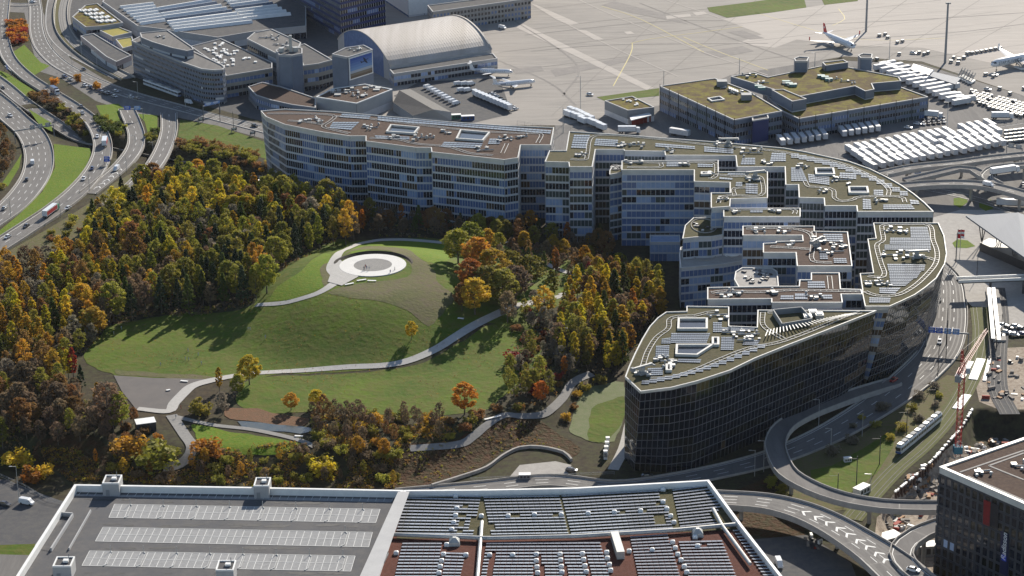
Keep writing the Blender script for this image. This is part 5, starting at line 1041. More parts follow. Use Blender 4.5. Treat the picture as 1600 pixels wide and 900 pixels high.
for kind, col, px, dv, lab, z in [
    ('van', 'white', (51, 256), (1, -12), 'white van in the middle lane of the far left motorway', .1), ('car', 'dark grey', (42, 282), (5, -12), 'dark car below the white van on the left motorway', .1), ('car', 'silver', (7, 327), (9, -8), 'silver car at the left edge of the motorway', .1),
    ('car', 'white', (16, 182), (12, 6), 'white car under the first gantry on the left motorway', .1), ('car', 'black', (4, 139), (10, 7), 'black car at the left edge between the grass strips', .1), ('car', 'dark grey', (127, 168), (9, 9), 'dark car entering the curved slip road', .3), ('car', 'silver', (129, 178), (7, 9), 'silver car just ahead on the curved slip road', .3),
    ('car', 'silver', (157, 202), (3, 9), 'silver car at the bend of the slip road', .3), ('car', 'white', (152, 215), (1, 9), 'white car on the slip road beside the truck', .3), ('car', 'dark blue', (144, 265), (-5, 9), 'dark car on the slip road left of the blue sign', .3), ('car', 'white', (131, 281), (-6, 8), 'white car on the slip road below the dark one', .3),
    ('van', 'white', (182, 266), (-7, 6), 'white van coming down the ramp to the merge', .3), ('car', 'white', (106, 327), (-10, 6), 'white car just ahead of the red truck', .3), ('car', 'dark grey', (41, 355), (-11, 7), 'dark grey car behind the red truck near the grass', .3), ('car', 'white', (12, 372), (-11, 6), 'white car at the left edge of the slip road', .3),
    ('car', 'black', (131, 110), (9, 6), 'black car alone on the wide avenue', .1), ('car', 'black', (398, 198), (10, 3), 'black car on the avenue near the long wing', .1), ('car', 'white', (51, 4), (9, 1), 'white car at the junction in the top left corner', .1), ('car', 'black', (1467, 433 + 37), (2, 9), 'dark car on the curved road beside the bowed glass wall', .1),
    ('car', 'white', (1468, 536), (-2, 9), 'white car on the curved road below the blue signs', .1), ('car', 'red', (1396, 596), (-9, 6), 'red car entering the loop ramp', .4), ('van', 'white', (42, 788), (12, 2), 'white van on the shaded street left of the parking deck', .1), ('van', 'white', (1217, 884), (4, 9), 'white van right of the solar roof corner', .1),
    ('car', 'dark grey', (893, 737), (10, 1), 'dark car at the edge of the building shadow', .1), ('car', 'black', (1011, 746), (10, -1), 'black car at the foot of the black glass tower', .1), ('van', 'white', (397, 284), (9, 1), 'white van between the trees near the long wing', -3.4), ('van', 'white', (1544, 291), (9, 2), 'white van on the curved flyover', 8), ('car', 'silver', (1556, 263), (9, -3), 'silver car on the upper flyover', 7), ('car', 'dark grey', (1599, 290), (5, 8), 'dark car on the flyover at the right edge', 8),
    ('car', 'white', (1427, 893), (9, 2), 'white car on the link ramp by the hotel', 7.3), ('van', 'white', (1523, 255), (10, -1), 'white van on the lower flyover road', .2), ('van', 'white', (295, 162), (11, 3), 'white van on the avenue in front of the curved office', .1)]:
    place(kind, col, px, dv, lab, G1, z)
t = make_truck('articulated truck with red side curtain on the left slip road', side=mat('curtain_red', (.45, .03, .03), (.38, .03, .03), .4, .5), cabm=mat('cab_green', (.05, .25, .16)), L=15); p = G(80, 334, .5); q = G(88, 328, .5); t.location = p; t.rotation_euler = (0, 0, math.atan2(q.y - p.y, q.x - p.x)); t['group'] = 'trucks on the motorway'
t = dup(t, G(164, 226, .5), math.atan2(9, -1), 'truck with dark side on the curved slip road near the bend'); t.scale = (.75, 1, 1)
mhaul = make_truck('dark recovery truck with crane on the slip road beside the hedge', box=PAINT['dark blue'], L=10); p = G(86, 146, .5); q = G(96, 152, .5); mhaul.location = p; mhaul.rotation_euler = (0, 0, math.atan2(q.y - p.y, q.x - p.x))
t = make_truck('long white semi-trailer rounding the flyover bend', L=16); p = G(1570, 272, 8); q = G(1584, 270, 8); t.location = p + Vector((0, 0, .2)); t.rotation_euler = (0, 0, math.atan2(q.y - p.y, q.x - p.x))
t = dup(t, G(1583, 323, 0), -.2, 'white trailer parked below the flyover pillars')
# parked cars
for i, (x, y, c) in enumerate([(101, 121, 'dark blue'), (110, 126, 'silver'), (133, 135, 'white'), (142, 138, 'dark blue'), (156, 143, 'dark blue'), (161, 146, 'dark grey'), (166, 148, 'black'), (171, 147, 'dark grey'), (181, 144, 'silver'), (179, 152, 'silver'), (205, 153, 'silver'), (215, 156, 'dark grey')]):
    place('car', c, (x, y), (10, 3), '%s car, number %s from the left in the small car park at the street' % (c, ['one', 'two', 'three', 'four', 'five', 'six', 'seven', 'eight', 'nine', 'ten', 'eleven', 'twelve'][i]), 'cars in the street car park', .1)
for i in range(9): place('van', 'white', (668 + i * 5.6, 138 + i * 3.2), (11, -3), ORD[i] + ' white van from the left in the slanting row near the dark gabled shed', 'vans in the slanting row', .1)
for i in range(5): place('van', 'white', (716 + i * 5, 133 + (i % 2) * 10), (12, -2), ORD[i] + ' white minibus left of the parked jets, counted from the left', 'minibuses beside the jets', .1)
for i in range(10): place('container', 'white', (744 + i * 5.5, 152 + i * 2.3), (9, 6), ORD[i] + ' white service truck from the left in the tight row below the jets', 'service trucks in the tight row', .1)
for i in range(8): place('car', random.choice(['white', 'black', 'silver']), (770 + i * 5, 148 + i * 3.4), (12, -3), ORD[i] + ' airside car from the left in the row right of the service trucks', 'airside cars in a row', .1)
for i, (x, y) in enumerate([(888, 184), (897, 187), (906, 190), (894, 179), (903, 182), (913, 187), (910, 194), (924, 197), (932, 200), (940, 204), (921, 191)]): place('container', 'white', (x, y), (12, 5), 'white container in the cluster left of the grey fire station', 'white containers in a cluster', .1)
place('truck', 'white', (983, 208), (12, 0), 'white truck in the shade beside the red docks', None, .1); place('trailer', 'white', (1062, 213), (12, 2), 'grey-white trailer in the shadow of the cargo wing', None, .1)
for i in range(6): place('trailer', 'white', (1316 + i * 10.5, 212 - i * 1.6), (4, 5), ORD[i] + ' shaded trailer docked at the right end of the cargo front, counted from the left', 'trailers docked at the right', .1)
for i in range(7): place('trailer', 'white', (1220 + i * 11, 226 - i * 1.6), (4, 5), ORD[i] + ' shaded trailer docked at the left end of the cargo front, counted from the left', 'trailers docked at the left', .1)
for i in range(13): place('trailer', 'white', (1378 + i * 10.3, 110 + i * 4.6), (9, -1.6), ORD[i] + ' white trailer from the left in the long diagonal line behind the cargo building', 'trailers in the diagonal line', .1)
for i in range(10): place('trailer', 'white', (1386 + i * 11, 106 + i * 4.0), (9, -1.6), ORD[i] + ' white trailer from the left in the second diagonal line behind the cargo building', 'trailers in the second diagonal line', .1)
place('trailer', 'white', (1486, 156), (11, -1), 'white trailer standing apart right of the cargo building', None, .1); place('trailer', 'white', (1508, 161), (11, -1), 'rightmost white trailer beside the cargo building', None, .1)
place('truck', 'white', (1566, 186), (11, 0), 'white truck alone near the right edge of the freight yard', None, .1); place('truck', 'white', (1456, 184), (11, 1), 'white truck at the right corner of the cargo building', None, .1)
random.seed(5)
for r in range(4):
    n = (18, 19, 19, 17)[r]
    for i in range(n):
        if random.random() < .1: continue
        x, y = (1331 + i * 12.6 + r * 9.5, 241.5 - i * 2.35 + r * 7.6); 
        if x > 1562: continue
        place('trailer', random.choice(['white', 'white', 'white', 'silver', 'white', 'pale']), (x + random.uniform(-1, 1), y + random.uniform(-.6, .6)), (9, 5.2), 'box trailer, %s from the left in the %s row of the freight yard' % (ORD[i], ('rear', 'second', 'third', 'front')[r]), 'trailers packed in the freight yard', .1)
for i in range(10): place('car', random.choice(['dark grey', 'silver', 'white', 'black']), (1443 + (i % 5) * 8, 190 + (i // 5) * 5 - (i % 5) * .8), (3, 4), 'staff car parked at the right end of the cargo building', 'staff cars by the cargo building', .1)
place('car', 'white', (1419, 201), (9, 1), 'white car in shade before the cargo building', None, .1); place('car', 'white', (1434, 195), (9, 1), 'silver-white car near the lit edge before the cargo building', None, .1)
for i, (x, y, c) in enumerate([(1556, 513, 'dark blue'), (1566, 510, 'silver'), (1575, 514, 'dark grey'), (1586, 512, 'silver'), (1596, 516, 'black'), (1572, 521, 'white'), (1585, 525, 'silver'), (1598, 524, 'dark blue'), (1562, 526, 'black')]): place('car', c, (x, y), (10, 1), '%s car parked above the excavation, %s' % (c, ['far left', 'second along', 'third along', 'fourth along', 'by the edge', 'front row first', 'front row middle', 'front row last', 'alone at the corner'][i]), 'cars parked above the excavation', .1)
# small apron vehicles: dollies and containers
def make_dolly(label):
    t = thing('baggage_dolly', label, 'baggage cart', (0, 0, -50), world=False); b = MB(); b.box((0, 0, .55), (3.2, 1.9, .25)); b.box((0, 0, 1.35), (2.6, 1.8, 1.4), 1); b.box((0, 0, 2.1), (2.7, 1.9, .1), 2); b.tube((1.6, 0, .5), (2.6, 0, .5), .06, n=4)
    for x in (-1.1, 1.1):
        for y in (-.8, .8): b.tube((x, y - .1, .25), (x, y + .1, .25), .25, n=8)
    b.build('cart_body', [mdk, mgrey, mgalv], t); return t
d0 = make_dolly('baggage cart in the train beside the right aircraft'); first = True
def dol(x, y, dv, lab, grp):
    global first
    p = G(x, y, .1); q = G(x + dv[0], y + dv[1], .1); a = math.atan2(q.y - p.y, q.x - p.x)
    if first: d0.location = p; d0.rotation_euler = (0, 0, a); d0['label'] = lab; d0['group'] = grp; first = False; return
    dup(d0, p, a, lab, grp, sc=.78)
for i in range(8): dol(1512 + i * 7.2, 86 - i * 1.3, (9, -2), ORD[i] + ' baggage cart from the left in the train beside the right aircraft', 'baggage carts in a train')
for r in range(7):
    for i in range(14): 
        if random.random() < .9: dol(1518 + i * 6.2 + r * 2.5, 144 + i * 1.6 + r * 4.2 - r * .3, (3, 3), 'small cargo dolly, %s from the left in the %s line right of the trailers' % (ORD[i], ORD[r]), 'cargo dollies in dense lines')
for r in range(4):
    for i in range(8): dol(1572 + i * 7, 208 + r * 5.5 - i * .8, (9, -1), 'dark dolly, %s from left in %s row at the freight yard edge' % (ORD[i], ORD[r]), 'dark dollies at the right edge')
for x, y in ((1374, 57), (1383, 55), (1387, 60), (1402, 68), (1410, 66), (1436, 84), (1444, 86), (1450, 84), (1405, 86), (1362, 95), (1370, 94), (1490, 92), (1498, 95), (1506, 92), (1486, 98), (1497, 100), (1600, 140), (1540, 118), (1552, 121), (1562, 140), (1578, 148), (1585, 160)): dol(x, y, (8, random.uniform(-3, 3)), 'scattered ground equipment on the open apron', 'ground equipment on the apron')
for x, y, l in ((1427, 84, 'white car on the apron left of the tall mast'), (1554, 118, 'white tug near the nose of the right aircraft'), (922, 149, 'small tug alone on the apron above the green strip'), (785, 45, 'white van on the apron at the hangar corner'), (1543, 141, 'white pickup below the right aircraft')): place('van' if 'van' in l else 'car', 'white', (x, y), (10, 2), l, None, .1)
# ---------------------------------------------------------------- aircraft
def airliner(name, label, px, dirpx, L, span, tail=None, engines='wing', z=.15, cross=False, hgt_=None, star=False):
    p = G(*px, 0); q = G(px[0] + dirpx[0], px[1] + dirpx[1], 0); a = math.atan2(q.y - p.y, q.x - p.x)
    t = thing(name, label, 'aircraft', (p.x, p.y, z), a, world=False); r = L * .053; zc = r + L * .045; b = MB(); n = 16
    prof = [(-.5, .12, .55), (-.46, .22, .5), (-.38, .5, .36), (-.28, .82, .15), (-.18, 1, 0), (.36, 1, 0), (.42, .88, -.04), (.46, .68, -.12), (.485, .42, -.2), (.5, .08, -.26)]
    b.loft([[(x * L, r * f * math.cos(2 * math.pi * i / n), zc + r * dz + r * f * math.sin(2 * math.pi * i / n)) for i in range(n)] for x, f, dz in prof]); o = b.build('fuselage', mat('aircraft_white', (.78, .79, .80), (.74, .75, .76), .3, .25, coat=.5), t, smooth=True)
    def wing(x0, y0, x1, y1, c0, c1, z0, z1, th, nm, m):
        for s in (-1, 1):
            b = MB(); b.loft([[(x + c * .5, y * s, zz), (x + c * .15, y * s, zz + th * c), (x - c * .5, y * s, zz), (x + c * .1, y * s, zz - th * .4 * c)] for x, y, c, zz in ((x0, y0, c0, z0), (x1, y1, c1, z1))]); b.build(nm, m, t)
    mw = mat('wing_grey', (.50, .51, .53), (.45, .46, .48), .5, .35)
    rear = engines == 'tail'
    wing(.02 * L, r * .6, -.12 * L, span / 2, .19 * L, .045 * L, zc - r * .55, zc + r * .35, .06, 'wing', mw)
    zt = zc + r * .5 + .155 * L
    if rear: wing(-.46 * L, .1, -.49 * L, span * .19, .075 * L, .04 * L, zt, zt + .1, .06, 'tailplane', mw)
    else: wing(-.43 * L, .3, -.47 * L, span * .18, .10 * L, .045 * L, zc + r * .4, zc + r * .8, .06, 'tailplane', mw)
    b = MB(); F = [(-.36, .35), (-.455, 1), (-.50, 1), (-.475, .2)] if not rear else [(-.36, .35), (-.44, 1), (-.49, 1), (-.47, .2)]
    for s in (0,): 
        P = [Vector((x * L, 0, zc + r * .5 + (zt - zc - r * .5) * (h if h > .4 else 0))) for x, h in F]; b.hexa([v + Vector((0, .16, 0)) for v in P], [v - Vector((0, .16, 0)) for v in P])
    b.build('tail_fin', tail or mat('aircraft_white', (.78, .79, .80)), t)
    if cross:
        b = MB(); cx, cz = -.455 * L, zc + r * .5 + (zt - zc - r * .5) * .58; k = L * .012
        for s in (-.2, .2): b.box((cx, s, cz), (k * 3.6, .04, k)); b.box((cx, s * 1.15, cz), (k, .04, k * 3.6))
        b.build('tail_cross', mwhite, t)
    for s in (-1, 1):
        b = MB()
        if rear: b.tube((-.33 * L, s * (r + .9), zc + r * .5), (-.22 * L, s * (r + .9), zc + r * .5), r * .42, r * .5, n=12)
        else: b.tube((-.02 * L, s * span * .17, zc - r * 1.0), (.085 * L, s * span * .17, zc - r * 1.05), r * .38, r * .55, n=14); b.box((.02 * L, s * span * .17, zc - r * .45), (.08 * L, .25, r * .5))
        b.build('engine', mat('engine_cowl', (.35, .37, .42), (.3, .32, .36), 1, .35, .3), t)
        b = MB(); b.tube((-.04 * L, s * span * .08, 0), (-.04 * L, s * span * .08, zc - r * .6), .16, n=6); b.tube((-.04 * L, s * span * .08 - .3, .5), (-.04 * L, s * span * .08 + .3, .5), .5, n=10); b.build('main_gear', mdk, t)
        if not rear: b = MB(); b.box((-.125 * L, s * span / 2, zc + r * .9), (.03 * L, .1, r * 1.1)); b.build('winglet', tail or mdk, t)
    b = MB(); b.tube((.4 * L, 0, 0), (.4 * L, 0, zc - r * .7), .12, n=6); b.tube((.4 * L, -.25, .4), (.4 * L, .25, .4), .4, n=10); b.build('nose_gear', mdk, t)
    b = MB(); b.loft([[(x * L, r * f * w_, zc + r * h) for w_, h in ((-1, .12), (1, .12), (.8, .5), (-.8, .5))] for x, f in ((.445, .80), (.472, .55))]); b.build('cockpit_window', g_dark, t)
    b = MB(); N = int(L * .6 / 1.1)
    for i in range(N):
        x = -.3 * L + i * (L * .66) / N
        for s in (-1, 1): b.box((x, s * r * .975, zc + r * .22), (.3, .06, .42))
    b.build('cabin_window', g_dark, t, kind='stuff'); return t, r, zc
redt = mat('tail_red', (.55, .02, .02), (.48, .015, .02), .5, .3)
airliner('airliner', 'white airliner with red tail and white cross taxiing on the open apron', (1310, 72), (24, 10), 37, 35, redt, cross=True)
tt, rr, zz = airliner('airliner', 'large white airliner cut by the right edge with stairs at its door', (1592, 103), (-40, 8.6), 46, 44, mat('aircraft_white', (.78, .79, .80)))
X_ = tt.matrix_basis
cu = text('STAR ALLIANCE', 'lettering', None, (0, 0, 0), (1, 0, 0), (0, 0, 1), 2.6, mat('letter_grey', (.22, .24, .28)), .02); cu.parent = tt; cu.rotation_euler = (math.pi / 2, 0, math.pi); cu.location = (10, rr + .05, zz + .2); 
airliner('regional_jet', 'white regional jet with high tail, upper one beside the hangar', (767, 118), (38, 1), 26, 21, engines='tail'); airliner('regional_jet', 'white regional jet with high tail, lower one beside the hangar', (803, 137), (38, -4), 26, 21, engines='tail')
def stairs(px, rz, label):
    p = G(*px, 0); t = thing('boarding_stairs', label, 'boarding stairs', (p.x, p.y, .15), rz, world=False); b = MB(); b.box((0, 0, .7), (7, 2.2, .9)); b.build('base', mwhite, t); b = MB()
    for k in range(12): b.box((-3 + k * .5, 0, 1 + k * .28), (.5, 1.6, .12)); 
    b.build('step', mgrey, t); b = MB()
    for s in (-.9, .9): b.hexa([(-3.2, s - .05, 1), (3.4, s - .05, 4.4), (3.4, s + .05, 4.4), (-3.2, s + .05, 1)], [(-3.2, s - .05, 2), (3.4, s - .05, 5.4), (3.4, s + .05, 5.4), (-3.2, s + .05, 2)])
    b.v = [Vector(v) for v in b.v]; b.build('side_rail', mgalv, t)
stairs((1592, 108), 2.0, 'boarding stairs at the door of the large airliner')
for i in range(5): stairs((1502 + i * 4, 122 + i * 2), 1.0, 'parked boarding stairs in the bunch near the tall mast') ; 
for o in bpy.data.objects:
    if o.get('label', '').startswith('parked boarding'): o['group'] = 'parked boarding stairs'
for i, (a, c, h, lab) in enumerate([(((1428, 100), (1459, 110), (1452, 117), (1424, 108)), 0, 4, 'open grey steel container frame below the tall mast'), (((1457, 112), (1500, 122), (1492, 131), (1452, 118)), 0, 4.5, 'long grey service hut with panel roof near the tall mast')]):
    P = [G(x, y, h) for x, y in a]; P = P if ccw(P) else P[::-1]; t = thing('service_hut', lab, 'hut', (sum(P, Vector()) / 4).to_2d().to_3d()); b = MB(); b.prism(P, 0, h - .4); b.build('wall', mgrey, t); b = MB(); b.prism(offset_poly(P, -.4), h - .4, h); b.build('roof', msheet if i else mgalv, t)
# ---------------------------------------------------------------- tram
def tram(px0, px1, label, n=5, red=False):
    A, B = G(*px0, 0), G(*px1, 0); d = (B - A); L = d.length; a = math.atan2(d.y, d.x); t = thing('tram', label, 'tram', (A.x, A.y, .4), a, world=False); seg = L / n
    mt = mat('tram_white', (.66, .68, .70), (.6, .62, .64), .5, .3); mtb = mat('tram_blue', (.05, .10, .28), (.04, .09, .25), .5, .3)
    for k in range(n):
        x0, x1 = k * seg + .15, (k + 1) * seg - .15; nose = .9 if k == 0 else 0; tail_ = .9 if k == n - 1 else 0
        b = MB(); b.loft([[(x, -w_, .4), (x, w_, .4), (x, w_, 2.9), (x, w_ * .82, 3.3), (x, -w_ * .82, 3.3), (x, -w_, 2.9)] for x, w_ in ((x0, 1.2 - nose * .3), (x0 + nose + .01, 1.2), (x1 - tail_ - .01, 1.2), (x1, 1.2 - tail_ * .3))])
        s = b.build('carriage', [mt], t); b = MB()
        for sg in (-1, 1):
            m_ = max(2, int(seg / 1.4))
            for j in range(m_): b.box((x0 + (x1 - x0) * (j + .5) / m_, sg * 1.21, 2.1), ((x1 - x0) / m_ * .78, .05, 1.0))
        b.build('window', g_dark, s, org=(0, 0, 0)); b = MB()
        for j in range(2): b.box((x0 + (x1 - x0) * (j + .5) / 2, 0, 3.55), ((x1 - x0) * .36, 1.7, .5), j % 2)
        b.build('roof_unit', [mgalv, mgrey], s, org=(0, 0, 0))
        if k < n - 1: b = MB(); b.box((x1 + .15, 0, 1.8), (.5, 2.0, 2.6)); b.build('bellows', mdk, t)
    b = MB(); b.box((.12, 0, 2.0), (.3, 1.7, 1.3)); b.build('windscreen', g_dark, t); b = MB(); b.box((.2, 0, .75), (.5, 2.0, .7)); b.build('bumper', mtb, t); return t
tram((1403, 712), (1468, 658), 'white articulated tram on the grass track beside the excavation')
tram((281, 153), (226, 133), 'white tram in shade along the curved office block', 4)
# ---------------------------------------------------------------- tower crane
def crane():
    base = G(1496, 712, -3); t = thing('tower_crane', 'red and white tower crane with raised jib beside the excavation', 'crane', base); redc = mat('crane_red', (.50, .05, .04), (.42, .05, .04), 1, .45); H = 33
    def lattice(a, c, w0, w1, seg, r, name, m, rung=True):
        a, c = Vector(a), Vector(c); d = (c - a).normalized(); u = d.orthogonal().normalized() if abs(d.z) < .95 else Vector((1, 0, 0)); v = d.cross(u).normalized(); u = v.cross(d); n = max(2, int((c - a).length / seg)); b = MB()
        def pt(i, s1, s2): w_ = w0 + (w1 - w0) * i / n; return a.lerp(c, i / n) + (u * s1 + v * s2) * w_ / 2
        cs_ = [(-1, -1), (1, -1), (1, 1), (-1, 1)]
        for q in cs_: b.tube(pt(0, *q), pt(n, *q), r, n=4)
        for i in range(n):
            for k in range(4): q, q2 = cs_[k], cs_[(k + 1) % 4]; b.tube(pt(i, *q), pt(i + 1, *q2), r * .6, n=3, caps=False); b.tube(pt(i + 1, *q), pt(i + 1, *q2), r * .6, n=3, caps=False)
        return b.build(name, m, t)
    bx, by, bz = base; lattice((bx, by, bz), (bx, by, bz + H), 1.8, 1.8, 1.9, .14, 'mast', redc); top = Vector((bx, by, bz + H))
    tip = G(1540, 517, 26)
    d = (tip - top); lattice(top + Vector((0, 0, 1)), G(1541, 516, 32), 1.4, .9, 1.8, .09, 'jib', mat('crane_pink', (.55, .28, .22), (.5, .25, .2), 1, .5)); back = Vector((-d.x, -d.y, 0)).normalized()
    lattice(top + Vector((0, 0, 1)), top + back * 9 + Vector((0, 0, 1)), 1.6, 1.6, 1.8, .12, 'counter_jib', redc); b = MB(); q = top + back * 8.5; b.box((q.x, q.y, q.z + .4), (2.6, 2.0, 2.4), 0, math.atan2(back.y, back.x)); b.build('counterweight', mgrey, t)
    b = MB(); b.box((bx + 1.8, by - .6, bz + H + .2), (1.5, 1.5, 2)); b.build('cab', mat('cab_pale', (.5, .55, .58)), t); lattice(top, top + back * 3 + Vector((0, 0, 9)), 1.4, .5, 1.6, .10, 'a_frame', redc)
    b = MB(); ap = top + back * 3 + Vector((0, 0, 9)); b.tube(ap, G(1541, 516, 32), .06, n=4); b.tube(ap, top + back * 8.5 + Vector((0, 0, 1)), .06, n=4); b.build('stay_cable', mdk, t); b = MB(); b.box((bx, by, bz + 2.5), (3, 3, 2.6)); b.build('base_collar', mat('collar_teal', (.06, .22, .30)), t)
crane()
# ---------------------------------------------------------------- masts, lamps, signs
def pole(name, label, px, h, cat, group=None, head=None, r=.14, z=None, m=None, terrain=True):
    p = GT(*px) if terrain else G(px[0], px[1], z or 0); t = thing(name, label, cat, p, world=False, group=group); b = MB(); b.tube((0, 0, 0), (0, 0, h), r, r * .7, n=8); b.build('pole', m or mgalv, t)
    b = MB()
    if head == 'flood':
        b.box((0, 0, h), (3, 1.2, .3)); [b.box((x, -.5, h - .4), (.6, .4, .6)) for x in (-1.2, -.4, .4, 1.2)]
    elif head == 'lamp': b.beam((0, 0, h - .2), (-1.6, -.3, h), .14, .12); b.box((-1.8, -.3, h + .1), (1.0, .4, .16))
    elif head == 'wire': b.beam((0, 0, h - 1), (-3, 0, h - 1), .1, .1); b.box((0, 0, h * .5), (.3, .3, .3))
    if head: b.build('lamp_head' if head != 'wire' else 'bracket', m or mgalv, t)
    return t
pole('floodlight_mast', 'tallest floodlight mast on the apron near the right airliner', (1476.5, 99), 36, 'mast', None, 'flood', .75, m=mgrey); pole('floodlight_mast', 'tall floodlight mast behind the red-tailed airliner', (1353, 50), 36, 'mast', None, 'flood', .7, m=mgrey)
for x, y, h, l in ((907, 175, 20, 'thin mast on the apron left of the green strip'), (1037, 140, 11, 'thin mast left of the cargo roof'), (1155, 120, 11, 'thin mast behind the cargo building'), (1389, 102, 17, 'thin mast beside the diagonal trailer line'), (1479, 212, 18, 'thin mast at the fence of the freight yard'), (880, 208, 14, 'thin mast beside the white container cluster'), (1273, 106, 9, 'short mast between the stair towers')):
    pole('apron_mast', l, (x, y), h, 'mast', None, 'lamp', .22)
for i, (x, y, h) in enumerate([(30, 783, 13), (1468 - 275, 738, 12), (1279, 668, 11), (1298, 706, 9), (1347, 683, 9), (1179, 745, 10), (110, 82, 10), (128, 92, 11), (152, 108, 11), (82, 82, 7), (113, 106, 7), (216, 155, 10), (290, 168, 11), (35, 190, 8), (140, 300, 9), (95, 340, 8), (17, 340, 9), (240, 245, 8), (198, 270, 8), (212, 235, 8), (180, 330, 3), (1360, 770, 7), (1465, 412 + 30, 0.1)]):
    if h > 1: pole('street_lamp', 'slim grey street lamp standing along the roads', (x, y), h, 'street lamp', 'street lamps along the roads', 'lamp', .13)
for i, (x, y, h) in enumerate([(1338, 759, 11), (1374, 727, 11), (1416, 681, 10), (1460, 645, 10), (1309, 765, 6), (1465, 590, 14), (1478, 540, 16), (1564, 530, 11), (1526, 436, 9), (1493, 411, 14), (1478, 560, 16), (318, 190, 10), (344, 191, 10), (365, 200, 9)]):
    pole('catenary_pole', 'dark catenary pole beside the tram line', (x, y), h, 'pole', 'catenary poles along the tram line', 'wire', .17, m=mdk)
for i, (x, lab) in enumerate(((1494, 'left of the two red and white flags on tall poles'), (1499, 'right of the two red and white flags on tall poles'))):
    t = pole('flagpole', lab, (x, 408), 15, 'flagpole', None, None, .14); b = MB()
    for k in range(4): b.quad((0, 0, 14.5 - k), (1.6, .2 * math.sin(k), 14.3 - k), (1.6, .2 * math.sin(k + 1), 13.3 - k), (0, 0, 13.5 - k), k % 2 if i else (0 if k != 1 else 1))
    b.v = [Vector(v) for v in b.v]; b.build('flag', [mat('flag_red', (.6, .03, .04)), mwhite], t)
sblue = mat('sign_blue', (.02, .11, .55), (.02, .10, .5), 1, .4)
def gantry(a, c, z, panels, label, h=7.0, sz=(2.7, 2.4)):
    A, B = G(*a, z), G(*c, z); t = thing('sign_gantry', label, 'sign gantry', (A.x, A.y, z)); b = MB(); U = Vector((0, 0, h)); b.tube(A, A + U, .2, n=6); b.tube(B, B + U, .2, n=6); b.beam(A + U - Vector((0, 0, .6)), B + U - Vector((0, 0, .6)), .5, .6); b.build('frame', mgrey, t); e = (B - A).normalized(); n = Vector((e.y, -e.x, 0)); n = n if n.y < 0 else -n
    L = (B - A).length
    for u, m_ in panels:
        c_ = A + e * L * u + U + n * .5 + Vector((0, 0, .4)); b = MB(); q = lambda x, zz, o=0: c_ + e * x + Vector((0, 0, zz)) + n * o
        w_, h_ = sz[0] / 2, sz[1] / 2; b.hexa([q(-w_, -h_), q(w_, -h_), q(w_, h_), q(-w_, h_)], [q(-w_, -h_, .15), q(w_, -h_, .15), q(w_, h_, .15), q(-w_, h_, .15)], 0)
        for zz, ww in ((.55, .7), (.05, .85), (-.5, .5)): b.quad(q(-w_ * ww, zz * h_, .18), q(w_ * ww * .8, zz * h_, .18), q(w_ * ww * .8, zz * h_ + .22, .18), q(-w_ * ww, zz * h_ + .22, .18), 1)
        b.build('sign_panel', [m_, mwhite], t)
    return t
s2_ = mat('sign_faded_blue', (.16, .30, .62), (.14, .28, .58), 1, .5)
gantry((1447, 541), (1512, 546), 0, [(.12, sblue), (.30, sblue), (.50, s2_), (.70, s2_)], 'four blue motorway signs over the curved road at right')
gantry((24, 224), (85, 214), 0, [(.45, mgrey), (.65, mgrey), (.85, mgrey)], 'grey sign gantry seen from behind across the left motorway'); gantry((188, 186), (224, 186), 0, [(.35, sblue), (.78, s2_)], 'two blue signs over the right-hand ramp head', 6, (3.4, 2.2)); gantry((163, 258), (173, 258), 0, [(.5, sblue)], 'single blue sign at the nose of the merging ramps', 3, (2.8, 2.8)); gantry((8, 110), (18, 118), 0, [(.5, sblue)], 'small blue sign at the left grass strip', 3, (2.5, 2.5))
gantry((318, 182), (344, 176), 0, [(.3, s2_), (.75, s2_)], 'pale blue sign bridge above the tram stop near the avenue', 6, (5, 1.4)); gantry((1572, 248), (1596, 252), 0, [(.3, mgrey), (.8, mgrey)], 'grey sign gantry over the freight road at the right edge', 7, (3, 2.4)); gantry((1430, 285), (1436, 285), 0, [(.5, s2_)], 'pale sign beside the first flyover', 4, (3, 2.4))
for x, y, l in ((313, 192, 'dark board on the verge left of the avenue'), (365, 207, 'brown board on the verge of the avenue'), (394, 213, 'black board on the verge near the long wing')): gantry((x - 3, y), (x + 4, y - 1), 0, [(.5, mdk)], l, 1.6, (3, 1.4))
